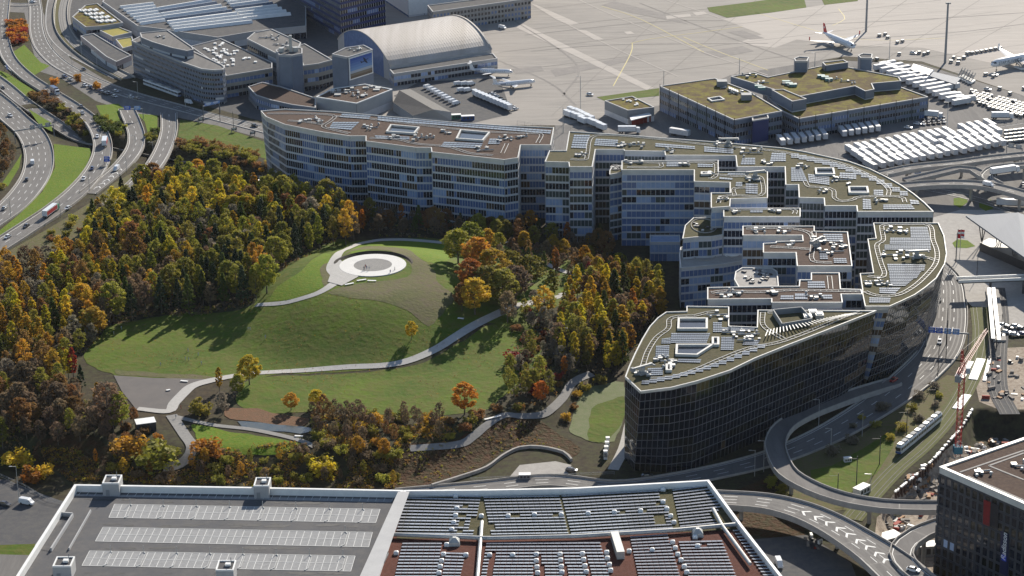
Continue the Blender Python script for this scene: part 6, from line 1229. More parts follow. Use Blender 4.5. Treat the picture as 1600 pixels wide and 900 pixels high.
# people
mcl = [mat('cloth_' + n, c) for n, c in (('dark', (.03, .03, .04)), ('blue', (.05, .08, .2)), ('pale', (.5, .5, .5)), ('redc', (.35, .05, .04)))]; mskin = mat('skin', (.45, .28, .2)); mhair = mat('hair', (.04, .025, .015))
def person(px, label, ci, group=None):
    p = GT(*px) if not isinstance(px, Vector) else px; t = thing('person', label, 'person', p, random.uniform(0, 6), group, world=False); me = bpy.data.meshes.new('body'); V = [(0, 0, .95), (0, 0, 1.2), (0, 0, 1.42), (0, 0, 1.56), (0, 0, 1.68), (.1, 0, .9), (.12, .12, .5), (.12, -.05, .06), (-.1, 0, .9), (-.12, -.12, .5), (-.12, -.2, .06), (.2, 0, 1.4), (.27, .03, 1.12), (.26, .12, .88), (-.2, 0, 1.4), (-.27, .03, 1.12), (-.26, .12, .88)]
    E = [(0, 1), (1, 2), (2, 3), (3, 4), (0, 5), (5, 6), (6, 7), (0, 8), (8, 9), (9, 10), (2, 11), (11, 12), (12, 13), (2, 14), (14, 15), (15, 16)]; RD = [.15, .14, .15, .06, .11, .1, .07, .05, .1, .07, .05, .07, .05, .04, .07, .05, .04]
    me.from_pydata(V, E, []); o = bpy.data.objects.new('body', me); C.objects.link(o); o.parent = t; md = o.modifiers.new('skin', 'SKIN')
    for i, r_ in enumerate(RD): me.skin_vertices[0].data[i].radius = (r_, r_ * .8)
    me.skin_vertices[0].data[0].use_root = True; o.modifiers.new('sub', 'SUBSURF').levels = 1; me.materials.append(mcl[ci])
    b = MB(); b.loft([[(rr_ * math.cos(k), rr_ * math.sin(k) - .01, z) for k in np.arange(0, 6.2, .785)] for z, rr_ in ((1.62, .06), (1.68, .1), (1.76, .09), (1.8, .04))]); b.build('hair', mhair, t); return t
zp = 19.46
for i, (x, y) in enumerate([(569, 422), (573, 421), (577, 422), (571, 419)]): q = G(x, y, zp); person(Vector((q.x, q.y, zp)), 'person standing in the small group on the round plaza', i % 4, 'people on the round plaza')
for x, y, c, l in ((617, 424, 0, 'dark figure alone at the right rim of the round plaza'), (610, 428, 1, 'blue figure sitting near the rim of the round plaza'), (283, 640, 3, 'person in red on the shaded path by the square'), (1545 - 62, 420, 0, 'person on the pavement by the road')): person((x, y), l, c)
for x, y in ((171, 507), (190, 516), (178, 524), (294, 551), (310, 557), (290, 564), (295, 565), (251, 573), (315, 571), (388, 517), (391, 517), (415, 530), (275, 655)): person((x, y), 'person in pale clothing resting on the shaded meadow', 2, 'people on the meadow')
# ---------------------------------------------------------------- trees
random.seed(11); rng = np.random.default_rng(11)
def leaf(name, a, b_, tr=.45): return mat('leaf_' + name, a, b_, .5, .75, 0, trans=tr, rnd=.28)
LM = {'yellow': leaf('yellow', (.74, .52, .03), (.42, .38, .03)), 'gold': leaf('gold', (.66, .36, .03), (.40, .27, .03)), 'orange': leaf('orange', (.60, .27, .03), (.40, .13, .02)), 'rust': leaf('rust', (.33, .19, .06), (.22, .10, .035)), 'red': leaf('red', (.38, .06, .025), (.24, .045, .022)),
      'olive': leaf('olive', (.36, .30, .04), (.22, .22, .03)), 'green': leaf('green', (.12, .15, .025), (.08, .105, .02)), 'lime': leaf('lime', (.32, .30, .03), (.22, .22, .025)), 'pine': leaf('pine', (.06, .085, .03), (.038, .058, .024), .2), 'brown': leaf('brown', (.27, .19, .11), (.18, .125, .075)), 'grey': leaf('grey', (.30, .26, .19), (.20, .175, .13))}
mbark = mat('bark', (.16, .13, .10), (.10, .08, .06), 2, .9, bump=.3)
def leafmesh(name, clumps, per, size, flat=.5, elong=1.0):
    """many small leaf faces gathered in clumps; clumps = (x, y, z, r)"""
    c = np.repeat(np.array(clumps), per, 0); n = len(c); d = rng.normal(size=(n, 3)); d /= np.linalg.norm(d, axis=1)[:, None]; r = c[:, 3] * rng.uniform(.25, 1.05, n) ** .6
    p = c[:, :3] + d * r[:, None] * np.array([1, 1, .8]); u = rng.normal(size=(n, 3)); u[:, 2] *= flat; u /= np.linalg.norm(u, axis=1)[:, None]; w_ = rng.normal(size=(n, 3)); v = np.cross(u, w_); v /= np.linalg.norm(v, axis=1)[:, None]
    s = (size * rng.uniform(.6, 1.3, n))[:, None]; a = u * s * elong; b_ = v * s * .75
    V = np.stack([p - a, p + b_ * .9, p + a, p - b_], 1).reshape(-1, 3); F = np.arange(n * 4).reshape(-1, 4)
    me = bpy.data.meshes.new(name); me.vertices.add(len(V)); me.vertices.foreach_set('co', V.ravel()); me.loops.add(n * 4); me.loops.foreach_set('vertex_index', F.ravel()); me.polygons.add(n); me.polygons.foreach_set('loop_start', np.arange(0, n * 4, 4)); me.polygons.foreach_set('loop_total', np.full(n, 4)); me.update(calc_edges=True); return me
def broad(h, rw, nc, seed, base=.28, shape='round'):
    random.seed(seed); cl = []
    while len(cl) < nc:
        t = random.random(); a = random.uniform(0, 2 * math.pi)
        if shape == 'round': prof = math.sin(math.pi * min(1, .12 + t * .86)) ** .6
        elif shape == 'narrow': prof = math.sin(math.pi * min(1, .1 + t * .88)) ** .8 * .8
        else: prof = max(.06, (1 - t) ** .85)
        rr = rw * prof * random.uniform(.35, 1.0) ** .5 * random.choice((1, 1, 1, 1.14)); z = h * (base + (1 - base) * t) * .96
        cl.append((rr * math.cos(a), rr * math.sin(a), z, rw * random.uniform(.12, .27) * (1 if shape != 'cone' else .7)))
    return cl
def trunkmesh(h, r, limbs, seed, spread=2.5, top=.85, name='trunk'):
    random.seed(seed); b = MB(); P = [Vector((0, 0, -.6))]; n = 5
    for i in range(1, n + 1): P.append(Vector((random.uniform(-.15, .15) * i * .4, random.uniform(-.15, .15) * i * .4, h * top * i / n)))
    for i in range(n): b.tube(P[i], P[i + 1], r * (1 - .8 * i / n), r * (1 - .8 * (i + 1) / n), n=6)
    for k in range(limbs):
        t = random.uniform(.3, .95); i = min(n - 1, int(t * n)); p = P[i].lerp(P[i + 1], t * n - i); a = random.uniform(0, 6.28); L = spread * random.uniform(.6, 1.1) * (1.15 - t * .6)
        q = p + Vector((math.cos(a) * L * .6, math.sin(a) * L * .6, L * .55)); b.tube(p, q, r * .32, r * .18, n=4); q2 = q + Vector((math.cos(a + .4) * L * .45, math.sin(a + .4) * L * .45, L * .5)); b.tube(q, q2, r * .18, r * .06, n=3)
        q3 = q + Vector((math.cos(a - .7) * L * .4, math.sin(a - .7) * L * .4, L * .35)); b.tube(q, q3, r * .15, r * .05, n=3)
    me = bpy.data.meshes.new(name); me.from_pydata([tuple(v) for v in b.v], [], b.f); me.materials.append(mbark); return me
SH = {}
for k in range(3):
    SH['round', k] = (leafmesh('crown', broad(12, 3.6, 120, 20 + k), 40, .27), trunkmesh(12, .26, 9, k))
    SH['narrow', k] = (leafmesh('crown', broad(14, 2.3, 105, 40 + k, .2, 'narrow'), 38, .25), trunkmesh(14, .2, 10, 5 + k, 1.6))
    SH['loose', k] = (leafmesh('crown', broad(13, 3.2, 85, 60 + k, .25, 'narrow'), 28, .24), trunkmesh(13, .22, 16, 9 + k, 2.9, .95))
    SH['cone', k] = (leafmesh('crown', broad(15, 2.9, 120, 80 + k, .2, 'cone'), 38, .25, .3, 1.3), trunkmesh(15, .24, 6, 12 + k, 1.4, .95))
    SH['bare', k] = (leafmesh('crown', broad(11, 2.8, 80, 100 + k, .25), 20, .20, 1.5, 1.8), trunkmesh(11, .2, 26, 15 + k, 3.0, .98))
    SH['bush', k] = (leafmesh('foliage', [(random.uniform(-1.6, 1.6), random.uniform(-1.6, 1.6), random.uniform(.4, 2.2), random.uniform(.5, 1.1)) for _ in range(26)], 34, .24), trunkmesh(2.4, .08, 6, 18 + k, 1.2, .8, 'stem'))
CR = {}
def crown(shape, k, col):
    key = (shape, k, col)
    if key not in CR:
        me = SH[shape, k][0].copy(); me.name = 'crown' if shape != 'bush' else 'foliage'; me.materials.append(LM[col]); CR[key] = me
    return CR[key]
CATS = {'round': 'broadleaf_tree', 'narrow': 'birch_tree', 'loose': 'larch_tree', 'cone': 'pine_tree', 'bare': 'bare_tree', 'bush': 'bush'}
NOUN = {'round': 'round-crowned tree', 'narrow': 'slender upright tree', 'loose': 'open-crowned tree', 'cone': 'conifer', 'bare': 'nearly bare tree', 'bush': 'bush'}
HB = {'round': 12, 'narrow': 14, 'loose': 13, 'cone': 15, 'bare': 11, 'bush': 2.8}
NT = 0
def tree(p, shape, col, h, where, group=None, label=None, wide=1.0):
    global NT; NT += 1; k = random.randrange(3); s = h / HB[shape]; nm = {'yellow': 'yellow', 'gold': 'golden', 'orange': 'orange', 'rust': 'rust-brown', 'red': 'red', 'olive': 'olive', 'green': 'green', 'lime': 'yellow-green', 'pine': 'dark green', 'brown': 'brown', 'grey': 'grey-brown'}[col]
    o = bpy.data.objects.new(CATS[shape], None); C.objects.link(o); o.location = p; o.rotation_euler = (0, 0, random.uniform(0, 6.28)); w_ = s * random.uniform(.88, 1.12) * wide; o.scale = (w_, w_, s)
    if isinstance(label, tuple): label = '%s%s %s %s%s' % (label[0], nm, NOUN[shape], where, label[1])
    o['label'] = label or ('%s %s %s' % (nm, NOUN[shape], where)); o['category'] = 'bush' if shape == 'bush' else 'tree'
    if group: o['group'] = group
    for me, n in ((crown(shape, k, col), 'crown' if shape != 'bush' else 'foliage'), (SH[shape, k][1], 'trunk' if shape != 'bush' else 'stem')):
        c = bpy.data.objects.new(n, me); C.objects.link(c); c.parent = o
    return o
def scatter(px, sp, mix, where, hr=(11, 16), mult=None, zref=6, ground=True):
    P = [GT(x, y) for x, y in px]; x0, x1 = min(p.x for p in P), max(p.x for p in P); y0, y1 = min(p.y for p in P), max(p.y for p in P); pts = []; cell = {}
    for _ in range(int((x1 - x0) * (y1 - y0) / sp / sp * 6)):
        x, y = random.uniform(x0, x1), random.uniform(y0, y1)
        if not inside(P, np.array([x]), np.array([y]))[0]: continue
        ck = (int(x // sp), int(y // sp))
        if any((x - a) ** 2 + (y - b_) ** 2 < sp * sp for i in (-1, 0, 1) for j in (-1, 0, 1) for a, b_ in cell.get((ck[0] + i, ck[1] + j), [])): continue
        if mult is not None and not mult(x, y): continue
        cell.setdefault(ck, []).append((x, y)); pts.append((x, y))
    tot = sum(w_ for *_, w_ in mix); lo_, dl_ = hr[0], hr[1] - hr[0]
    for x, y in pts:
        f = noise.noise(Vector((x * .035, y * .02, 3))) * .5 + .5; r = ((f * 2.3 + random.random() * .6) % 1.0) * tot; a = 0
        for sh, col, w_ in mix:
            a += w_
            if r <= a: break
        big = .8 if sh == 'bare' else 1; h = random.uniform(*hr) * big if sh != 'bush' else random.uniform(2, 4)
        tree((x, y, hz(x, y)), sh, col, h, where, 'trees and bushes ' + where, (('tall ' if h > lo_ + .66 * dl_ else 'short ' if h < lo_ + .33 * dl_ else ''), (', left' if x < x0 + (x1 - x0) * .33 else ', right' if x > x0 + (x1 - x0) * .66 else ', middle') + (' front' if y < y0 + (y1 - y0) * .33 else ' back' if y > y0 + (y1 - y0) * .66 else '')))
    return pts
KEEP = []   # do not plant on paths and roads
def clearof(px, d, z=0): KEEP.append(([tuple(GT(*p)) for p in px], d))
for q, d in (([(272, 652), (330, 665), (390, 672), (440, 682), (470, 690), (492, 699)], 3), ([(268, 650), (288, 680), (300, 700), (288, 722), (255, 735)], 4), ([(925, 585), (895, 600), (878, 625), (852, 647), (815, 652), (788, 650), (760, 666), (740, 683), (715, 696)], 3), ([(640, 564), (680, 547), (710, 528), (740, 510), (770, 495), (810, 478), (850, 470), (890, 460), (922, 446)], 4), ([(702, 381), (660, 377), (620, 375), (580, 378), (548, 387)], 4), ([(836, 405), (880, 425), (922, 437), (912, 452), (875, 462)], 3)): clearof(q, d)
CLEAR = [[GT(*p) for p in q] for q in ([(178, 585), (326, 590), (320, 606), (286, 622), (262, 648), (205, 642), (185, 610)], [(895, 662), (908, 615), (945, 600), (985, 598), (985, 660), (950, 695)], [(790, 752), (812, 722), (868, 716), (900, 728), (890, 750)], [(640, 690), (745, 690), (800, 655), (850, 668), (900, 705), (840, 704), (740, 745), (640, 765)])]
PF = [[Vector((p.x, p.y, 0)) for p in (PW, PN, PA, PD, PS, PE)[k]] for k in range(6)]; FW = [G(x, y, 0) for x, y in [(412, 279), (560, 335), (700, 352), (830, 366), (955, 378)]]
def ok(x, y):
    X, Y = np.array([x]), np.array([y])
    return not (any(segdist(q, X, Y, False)[0] < d for q, d in KEEP) or any(inside(q, X, Y)[0] for q in CLEAR) or any(sd(q, X, Y)[0] > -3.5 for q in PF))
F = 'in the forest left of the hill'
scatter([(150, 352), (215, 305), (285, 288), (330, 300), (420, 304), (540, 350), (545, 362), (440, 350), (400, 420), (250, 430), (130, 410)], 5.3, [('cone', 'pine', 2.2), ('loose', 'yellow', 2.2), ('loose', 'olive', 2), ('narrow', 'yellow', 1.2), ('round', 'olive', 1), ('bare', 'grey', 2.2), ('narrow', 'gold', 1), ('cone', 'green', 2), ('loose', 'lime', 1.2), ('round', 'rust', 1.2)], 'in the upper forest left of the hill', (12, 18), ok)
scatter([(400, 350), (545, 362), (560, 378), (500, 392), (440, 424), (420, 470), (392, 475), (330, 488), (240, 496), (170, 510), (150, 470), (250, 430), (380, 425)], 5.6, [('cone', 'pine', 3), ('round', 'olive', 1), ('loose', 'olive', 2), ('narrow', 'lime', 1), ('loose', 'gold', .8), ('bare', 'brown', 1.5), ('cone', 'green', 2)], 'at the forest edge beside the meadow', (13, 18), ok)
scatter([(-60, 440), (60, 416), (130, 410), (250, 430), (150, 470), (170, 512), (130, 560), (100, 605), (-60, 600)], 5.4, [('loose', 'rust', 1.2), ('narrow', 'yellow', 1.8), ('loose', 'olive', 2), ('bare', 'brown', 2.2), ('bare', 'grey', 1.4), ('narrow', 'gold', 1.8), ('loose', 'gold', 1.8), ('cone', 'green', 1.8), ('loose', 'rust', 1.3)], 'in the rusty forest at the left edge', (11, 17), ok)
scatter([(-60, 600), (100, 605), (140, 640), (190, 660), (170, 690), (60, 700), (-60, 712)], 5.0, [('round', 'rust', 1.4), ('bare', 'brown', 3), ('narrow', 'gold', .7), ('loose', 'olive', 2), ('bush', 'yellow', .5), ('bush', 'rust', .8), ('round', 'brown', 2)], 'in the wood below the rusty forest', (9, 14), ok)
scatter([(440, 312), (560, 350), (700, 362), (830, 374), (940, 388), (950, 405), (870, 392), (700, 374), (560, 368), (500, 355)], 5.2, [('round', 'rust', 3.5), ('round', 'olive', 1.5), ('cone', 'green', 1.6), ('narrow', 'orange', 1), ('bare', 'brown', 2.5), ('loose', 'rust', 1.5)], 'in the row below the long west wing', (9, 13), ok)
scatter([(730, 388), (860, 396), (940, 410), (1010, 440), (1000, 452), (900, 440), (850, 430), (800, 410), (750, 404)], 4.8, [('loose', 'rust', 1.2), ('round', 'gold', .8), ('bare', 'brown', 2), ('cone', 'green', 1), ('round', 'olive', 1.6)], 'between the hill and the hotel block', (7, 11), ok)
scatter([(885, 462), (930, 440), (1000, 452), (1040, 480), (1012, 510), (985, 560), (960, 590), (900, 580), (870, 560), (880, 510)], 5.0, [('loose', 'olive', 2), ('narrow', 'yellow', 2), ('narrow', 'gold', 1.4), ('bare', 'brown', 1.6), ('cone', 'green', 1.7), ('round', 'rust', .5)], 'in the copse left of the wedge tower', (11, 16), ok)
scatter([(770, 500), (820, 478), (870, 480), (880, 560), (920, 580), (880, 600), (850, 648), (800, 650), (790, 600), (830, 560), (800, 510)], 4.9, [('bare', 'grey', 2.5), ('loose', 'olive', 1), ('bush', 'rust', 1.5), ('bush', 'red', .6), ('round', 'orange', .5), ('bare', 'brown', 2)], 'on the slope right of the meadow', (7, 12), ok)
scatter([(700, 660), (770, 640), (850, 650), (930, 590), (960, 600), (900, 660), (850, 655), (760, 664), (700, 690)], 5.0, [('bush', 'olive', 2), ('bush', 'rust', 2), ('bush', 'gold', .8), ('bare', 'brown', 1)], 'along the lower gravel path', (5, 7), ok)
scatter([(480, 650), (600, 648), (690, 655), (690, 690), (620, 700), (500, 700)], 4.2, [('bare', 'brown', 4), ('bush', 'gold', 2), ('bush', 'olive', 1.5), ('loose', 'rust', .7)], 'in the thin plantation below the meadow', (7, 10), ok)
scatter([(490, 700), (620, 704), (618, 762), (540, 760), (480, 760), (300, 758), (170, 752), (180, 720), (300, 728), (420, 722)], 4.4, [('bush', 'olive', 2), ('bush', 'gold', .8), ('bare', 'brown', 3.2), ('loose', 'olive', 1.2), ('bush', 'brown', 2.6), ('loose', 'gold', .4)], 'on the bank behind the parking deck', (5, 8), ok)
scatter([(150, 640), (200, 650), (260, 690), (250, 730), (180, 720), (160, 690)], 6, [('bare', 'brown', 2), ('bush', 'orange', 1), ('bush', 'rust', 2), ('round', 'rust', 1)], 'below the grey park square', (6, 9), ok)
scatter([(15, 36), (38, 34), (40, 66), (20, 72), (14, 56)], 3.4, [('bush', 'red', 2), ('bush', 'orange', 2), ('bush', 'rust', 1)], 'on the traffic island at the top left', (4, 6), None, 0)
scatter([(44, 150), (70, 148), (128, 190), (136, 212), (118, 206), (80, 178)], 3.2, [('bush', 'rust', 3), ('bush', 'brown', 2), ('bush', 'olive', 1)], 'on the strip between the slip roads', (3, 5), None, 0)
scatter([(278, 222), (330, 224), (400, 244), (425, 262), (420, 274), (350, 256), (290, 240)], 3.8, [('bush', 'olive', 3), ('bush', 'rust', 2), ('bush', 'gold', 1), ('loose', 'gold', .3)], 'above the sunken road', (4, 6), None, -1)
scatter([(150, 185), (195, 200), (190, 215), (160, 208)], 3.2, [('bush', 'green', 3), ('bush', 'olive', 1)], 'beside the ramp bridges', (3, 5), None, 0)
scatter([(232, 205), (250, 205), (240, 222), (230, 226)], 3.2, [('bush', 'green', 3), ('bush', 'olive', 1)], 'between the two ramp bridges', (3, 5), None, 0)
scatter([(-40, 190), (6, 215), (22, 235), (20, 262), (0, 300), (-40, 310)], 4.6, [('round', 'rust', 2), ('bare', 'brown', 2), ('bush', 'olive', 2)], 'left of the motorway', (6, 9), None, 0)
scatter([(60, 375), (140, 330), (175, 330), (130, 362), (60, 392)], 7.5, [('bush', 'rust', 2), ('bush', 'olive', 1)], 'on the slope above the forest', (3, 5), None, 0)
scatter([(1360, 640), (1470, 600), (1480, 625), (1400, 690), (1330, 705), (1290, 712)], 8, [('bush', 'grey', 2), ('bush', 'olive', 1.4)], 'on the verge of the curved road', (2, 3), None, 0)
scatter([(1196, 750), (1222, 745), (1230, 790), (1200, 770)], 4.5, [('bush', 'olive', 2), ('bush', 'gold', .6)], 'inside the loop ramp', (2, 3), None, 0)
for x, y, sh, col, h, lab, wd in [(716, 412, 'round', 'lime', 15, 'large yellow-green tree standing first left of the orange tree group', 1.35), (748, 428, 'round', 'orange', 16, 'large orange tree behind the golden one on the hilltop edge', 1.35), (742, 492, 'round', 'gold', 16, 'broad golden-orange tree at the right foot of the hilltop', 1.4), (760, 470, 'round', 'olive', 15, 'broad olive-gold tree in the middle of the group right of the hill', 1.4), (722, 486, 'round', 'rust', 12, 'low rust-gold tree left in the group right of the hill', 1.0), (800, 440, 'round', 'olive', 14, 'dull olive tree right of the orange group', 1.0), (793, 505, 'bare', 'brown', 14, 'dark brown nearly bare tree at the bend of the white path', 1.1), (815, 460, 'loose', 'rust', 13, 'rust-coloured tree right of the white path bend', 1.0),
    (735, 398, 'round', 'lime', 15, 'yellow-green tree behind the first large one at the hilltop path', 1.2), (770, 445, 'round', 'gold', 16, 'huge golden crown in the centre of the group right of the disc', 1.45), (735, 455, 'round', 'orange', 14, 'orange crown low on the left of the group right of the disc', 1.3), (785, 478, 'round', 'olive', 16, 'broad dull green crown at the right of the group by the disc', 1.35), (805, 470, 'round', 'brown', 15, 'broad brown crown behind the bend of the white path', 1.3), (830, 448, 'round', 'olive', 14, 'olive crown between the group and the pond path', 1.3), (850, 500, 'loose', 'gold', 15, 'golden open tree above the slope right of the meadow', 1.3), (900, 520, 'round', 'olive', 13, 'olive crown at the left foot of the copse', 1.3), (925, 470, 'round', 'rust', 13, 'rust crown at the left top of the copse', 1.3), (960, 480, 'cone', 'green', 17, 'tall green conifer in the middle of the copse', 1.3), (918, 560, 'loose', 'olive', 13, 'olive open tree at the lower left of the copse', 1.3), (1015, 490, 'narrow', 'yellow', 15, 'yellow tree second from the right in the birch row', 1.4), (958, 520, 'narrow', 'lime', 15, 'yellow-green slender tree above the leftmost birch', 1.4),
    (643, 531, 'round', 'yellow', 7.6, 'small lone yellow tree with bare soil ring above the white path', .95), (726, 648, 'round', 'orange', 12.5, 'round bright orange tree beside the curved bench', 1.12), (862, 470, 'narrow', 'lime', 14, 'tall yellow-green tree by the small pond path', 1.2), (868, 428, 'narrow', 'orange', 12, 'orange tree above the pond path', 1.2), (878, 510, 'narrow', 'orange', 11, 'slim orange tree below the tall yellow-green one', 1.1), (943, 545, 'narrow', 'yellow', 15, 'tall bright yellow tree leftmost in the birch row', 1.6), (950, 562, 'narrow', 'gold', 13, 'golden tree in front of the leftmost yellow birch', 1.5), (972, 530, 'narrow', 'gold', 15, 'golden slender tree in the middle of the birch row', 1.5), (985, 550, 'narrow', 'gold', 12, 'lower golden tree in the middle of the birch row', 1.1),
    (1003, 520, 'narrow', 'yellow', 14, 'yellow slender tree right of the middle of the birch row', 1.1), (1032, 500, 'narrow', 'gold', 15, 'orange-yellow tree nearest the plaza edge', 1.2), (1028, 460, 'narrow', 'lime', 14, 'yellow-green tree highest at the right end of the copse', 1.25), (988, 500, 'narrow', 'orange', 14, 'slim orange-tipped tree above the birch row', 1.0), (995, 440, 'round', 'yellow', 11, 'yellow tree at the upper right edge of the copse', 1.1), (968, 432, 'round', 'lime', 11, 'yellow-green tree at the top of the copse', 1.1), (1010, 450, 'loose', 'olive', 13, 'olive tree near the top right of the copse', 1.1),
    (390, 602, 'round', 'yellow', 12, 'yellow-olive tree at the left end of the white path', 1.1), (372, 620, 'round', 'olive', 9, 'dark olive tree below the white path end', 1.1), (343, 612, 'narrow', 'gold', 10, 'slim golden tree left of the white path end', 1.0), (348, 648, 'bare', 'grey', 9, 'pale grey willow near the reed bed', 1.0), (312, 648, 'bush', 'olive', 6, 'large olive bush at the path junction', 1.1), (455, 642, 'round', 'gold', 7, 'left golden tree of the pair above the thin plantation', 1.3), (495, 640, 'round', 'yellow', 8, 'right yellow tree of the pair above the thin plantation', 1.35), (170, 672, 'bare', 'brown', 19, 'large half-bare pinkish brown tree below the grey square', 1.2), (190, 672, 'loose', 'lime', 15, 'large pale green-brown tree right of the half-bare one', 1.2),
    (115, 592, 'narrow', 'red', 13, 'bright red slim tree at the left meadow corner', 1.1), (128, 612, 'cone', 'pine', 11, 'small dark spruce beside the red tree', .9), (149, 528, 'round', 'gold', 13, 'golden-brown tree at the left meadow edge', 1.2), (248, 728, 'bush', 'olive', 8, 'olive thicket beside the curved asphalt path', 1.4), (206, 712, 'bush', 'gold', 7, 'golden thicket left of the curved asphalt path', 1.2), (150, 725, 'narrow', 'orange', 6, 'small orange tree at the corner of the parking deck', 1.0), (325, 712, 'bush', 'orange', 6, 'orange bush right of the curved asphalt path', 1.3), (560, 715, 'round', 'gold', 8, 'golden tree on the bank, left of two', .9), (600, 716, 'round', 'gold', 7.5, 'golden tree on the bank, right of two', .9), (503, 742, 'bush', 'yellow', 6, 'yellow bush low on the bank behind the deck', 1.2),
    (833, 612, 'round', 'olive', 9, 'olive tree left of the wetland slope', 1.2), (882, 590, 'narrow', 'orange', 9, 'small orange tree above the wetland', 1.1), (829, 360, 'round', 'gold', 10, 'golden tree below the junction of the two long wings', 1.0), (918, 392, 'narrow', 'gold', 8, 'small golden tree in front of the northern wing', 1.0), (943, 400, 'round', 'red', 8, 'small red tree in front of the northern wing', 1.0), (808, 570, 'bush', 'red', 6, 'dark red bush on the slope right of the meadow', 1.4), (920, 440, 'narrow', 'red', 9, 'dark red tree at the end of the pond path', 1.1), (222, 300, 'round', 'orange', 10, 'orange-red tree at the foot of the right ramp', 1.3), (270, 298, 'round', 'yellow', 12, 'yellow tree at the upper forest corner by the ramp', 1.1), (310, 282, 'round', 'gold', 11, 'golden tree above the forest by the sunken road', 1.1), (362, 300, 'narrow', 'yellow', 12, 'yellow slim tree near the white van', 1.1),
    (345, 352, 'round', 'yellow', 15, 'broad yellow tree left in the bright stand', 1.1), (365, 356, 'round', 'yellow', 16, 'broad yellow tree second in the bright stand', 1.1), (388, 356, 'round', 'yellow', 16, 'broad yellow tree third in the bright stand', 1.1), (410, 352, 'round', 'lime', 15, 'yellow-green tree right in the bright stand', 1.1), (430, 362, 'round', 'yellow', 14, 'yellow tree nearest the forest corner above the meadow', 1.1), (165, 402, 'narrow', 'yellow', 13, 'yellow tree lit at the upper left of the forest', 1.3), (150, 392, 'narrow', 'gold', 12, 'orange-yellow tree at the upper left of the forest', 1.2), (105, 405, 'round', 'orange', 10, 'orange tree close to the motorway slope', 1.1), (60, 440, 'narrow', 'gold', 13, 'golden tree at the forest top near the left edge', 1.3), (85, 438, 'narrow', 'yellow', 13, 'yellow tree right of the golden one near the left edge', 1.3), (25, 440, 'narrow', 'orange', 12, 'orange tree near the left frame edge', 1.2), (110, 448, 'round', 'olive', 13, 'olive-yellow tree at the forest top left', 1.2), (200, 462, 'narrow', 'gold', 14, 'golden tree deep in the left forest', 1.2), (268, 470, 'narrow', 'orange', 12, 'orange tree deep in the forest above the meadow', 1.2), (130, 490, 'round', 'gold', 13, 'golden tree above the left meadow corner', 1.1),
    (85, 134, 'bush', 'orange', 5, 'orange shrub in the street car park, left', .8), (122, 128, 'bush', 'orange', 5, 'orange shrub in the street car park, middle', .7), (151, 140, 'bush', 'orange', 5, 'orange shrub in the street car park, right', .7), (28, 728, 'bush', 'yellow', 6, 'yellow bush in deep shade at the left edge', 1.2), (52, 752, 'bush', 'orange', 5, 'orange bush in shade at the street corner', 1.0), (70, 748, 'bush', 'gold', 5, 'golden bush in shade at the street corner', 1.0)]:
    tree(GT(x, y), sh, col, h, '', None, lab, wd)
# undergrowth and leaf litter under the trees: nobody could count it
def under(px, n, cols, name, lab, hmax=1.2, zref=6, size=.28):
    P = [GT(x, y) for x, y in px]; x0, x1 = min(p.x for p in P), max(p.x for p in P); y0, y1 = min(p.y for p in P), max(p.y for p in P); m_ = int(n * 2.5); X, Y = rng.uniform(x0, x1, m_), rng.uniform(y0, y1, m_); k = inside(P, X, Y)
    for q, d in KEEP: k &= segdist(q, X, Y, False) > d
    for q in CLEAR: k &= ~inside(q, X, Y)
    for q in PF: k &= sd(q, X, Y) < -2
    k &= np.array([noise.noise(Vector((a * .12, b_ * .12, 0))) > -.12 for a, b_ in zip(X, Y)]); X, Y = X[k], Y[k]; Z = hgt(X, Y); cl = np.stack([X, Y, Z + .3, rng.uniform(.4, hmax, len(X))], -1)
    me = leafmesh(name, cl, 14, size); [me.materials.append(LM[c]) for c in cols]; mi = np.repeat(rng.integers(0, len(cols), len(cl)), 14).astype('i'); me.polygons.foreach_set('material_index', mi)
    o = bpy.data.objects.new(name, me); C.objects.link(o); tag(o, lab, 'undergrowth'); o['kind'] = 'stuff'
under([(150, 352), (215, 305), (330, 300), (420, 304), (545, 362), (500, 392), (440, 424), (392, 475), (240, 496), (170, 512), (130, 560), (100, 605), (190, 660), (60, 700), (-60, 712), (-60, 440), (60, 416)], 9000, ['rust', 'brown', 'olive', 'brown'], 'undergrowth', 'brown leaf litter and low scrub on the forest floor')
under([(440, 312), (560, 350), (830, 374), (940, 388), (1010, 430), (1040, 480), (985, 560), (930, 600), (850, 650), (790, 650), (800, 560), (790, 510), (880, 460), (800, 410), (730, 386), (560, 368)], 3600, ['rust', 'brown', 'olive', 'grey'], 'undergrowth', 'scrub and fallen leaves around the copse beside the office complex')
under([(170, 700), (300, 712), (480, 690), (500, 652), (690, 652), (740, 668), (690, 690), (620, 702), (618, 765), (300, 760), (110, 752), (60, 700)], 5200, ['rust', 'olive', 'brown', 'gold'], 'undergrowth', 'tangled autumn scrub covering the bank behind the parking deck', 1.5)
CLEAR_ = CLEAR; CLEAR = CLEAR[:3]; under([(620, 695), (690, 688), (800, 650), (905, 702), (840, 700), (790, 702), (740, 736), (620, 765)], 420, ['brown', 'olive', 'rust'], 'undergrowth', 'sparse dry weeds on the brown earth bank', .55, size=.2)
under([(900, 660), (945, 602), (980, 600), (975, 655), (950, 690)], 260, ['grey', 'olive', 'lime'], 'undergrowth', 'pale sedge tufts on the wetland slope', .6, size=.2); CLEAR = CLEAR_
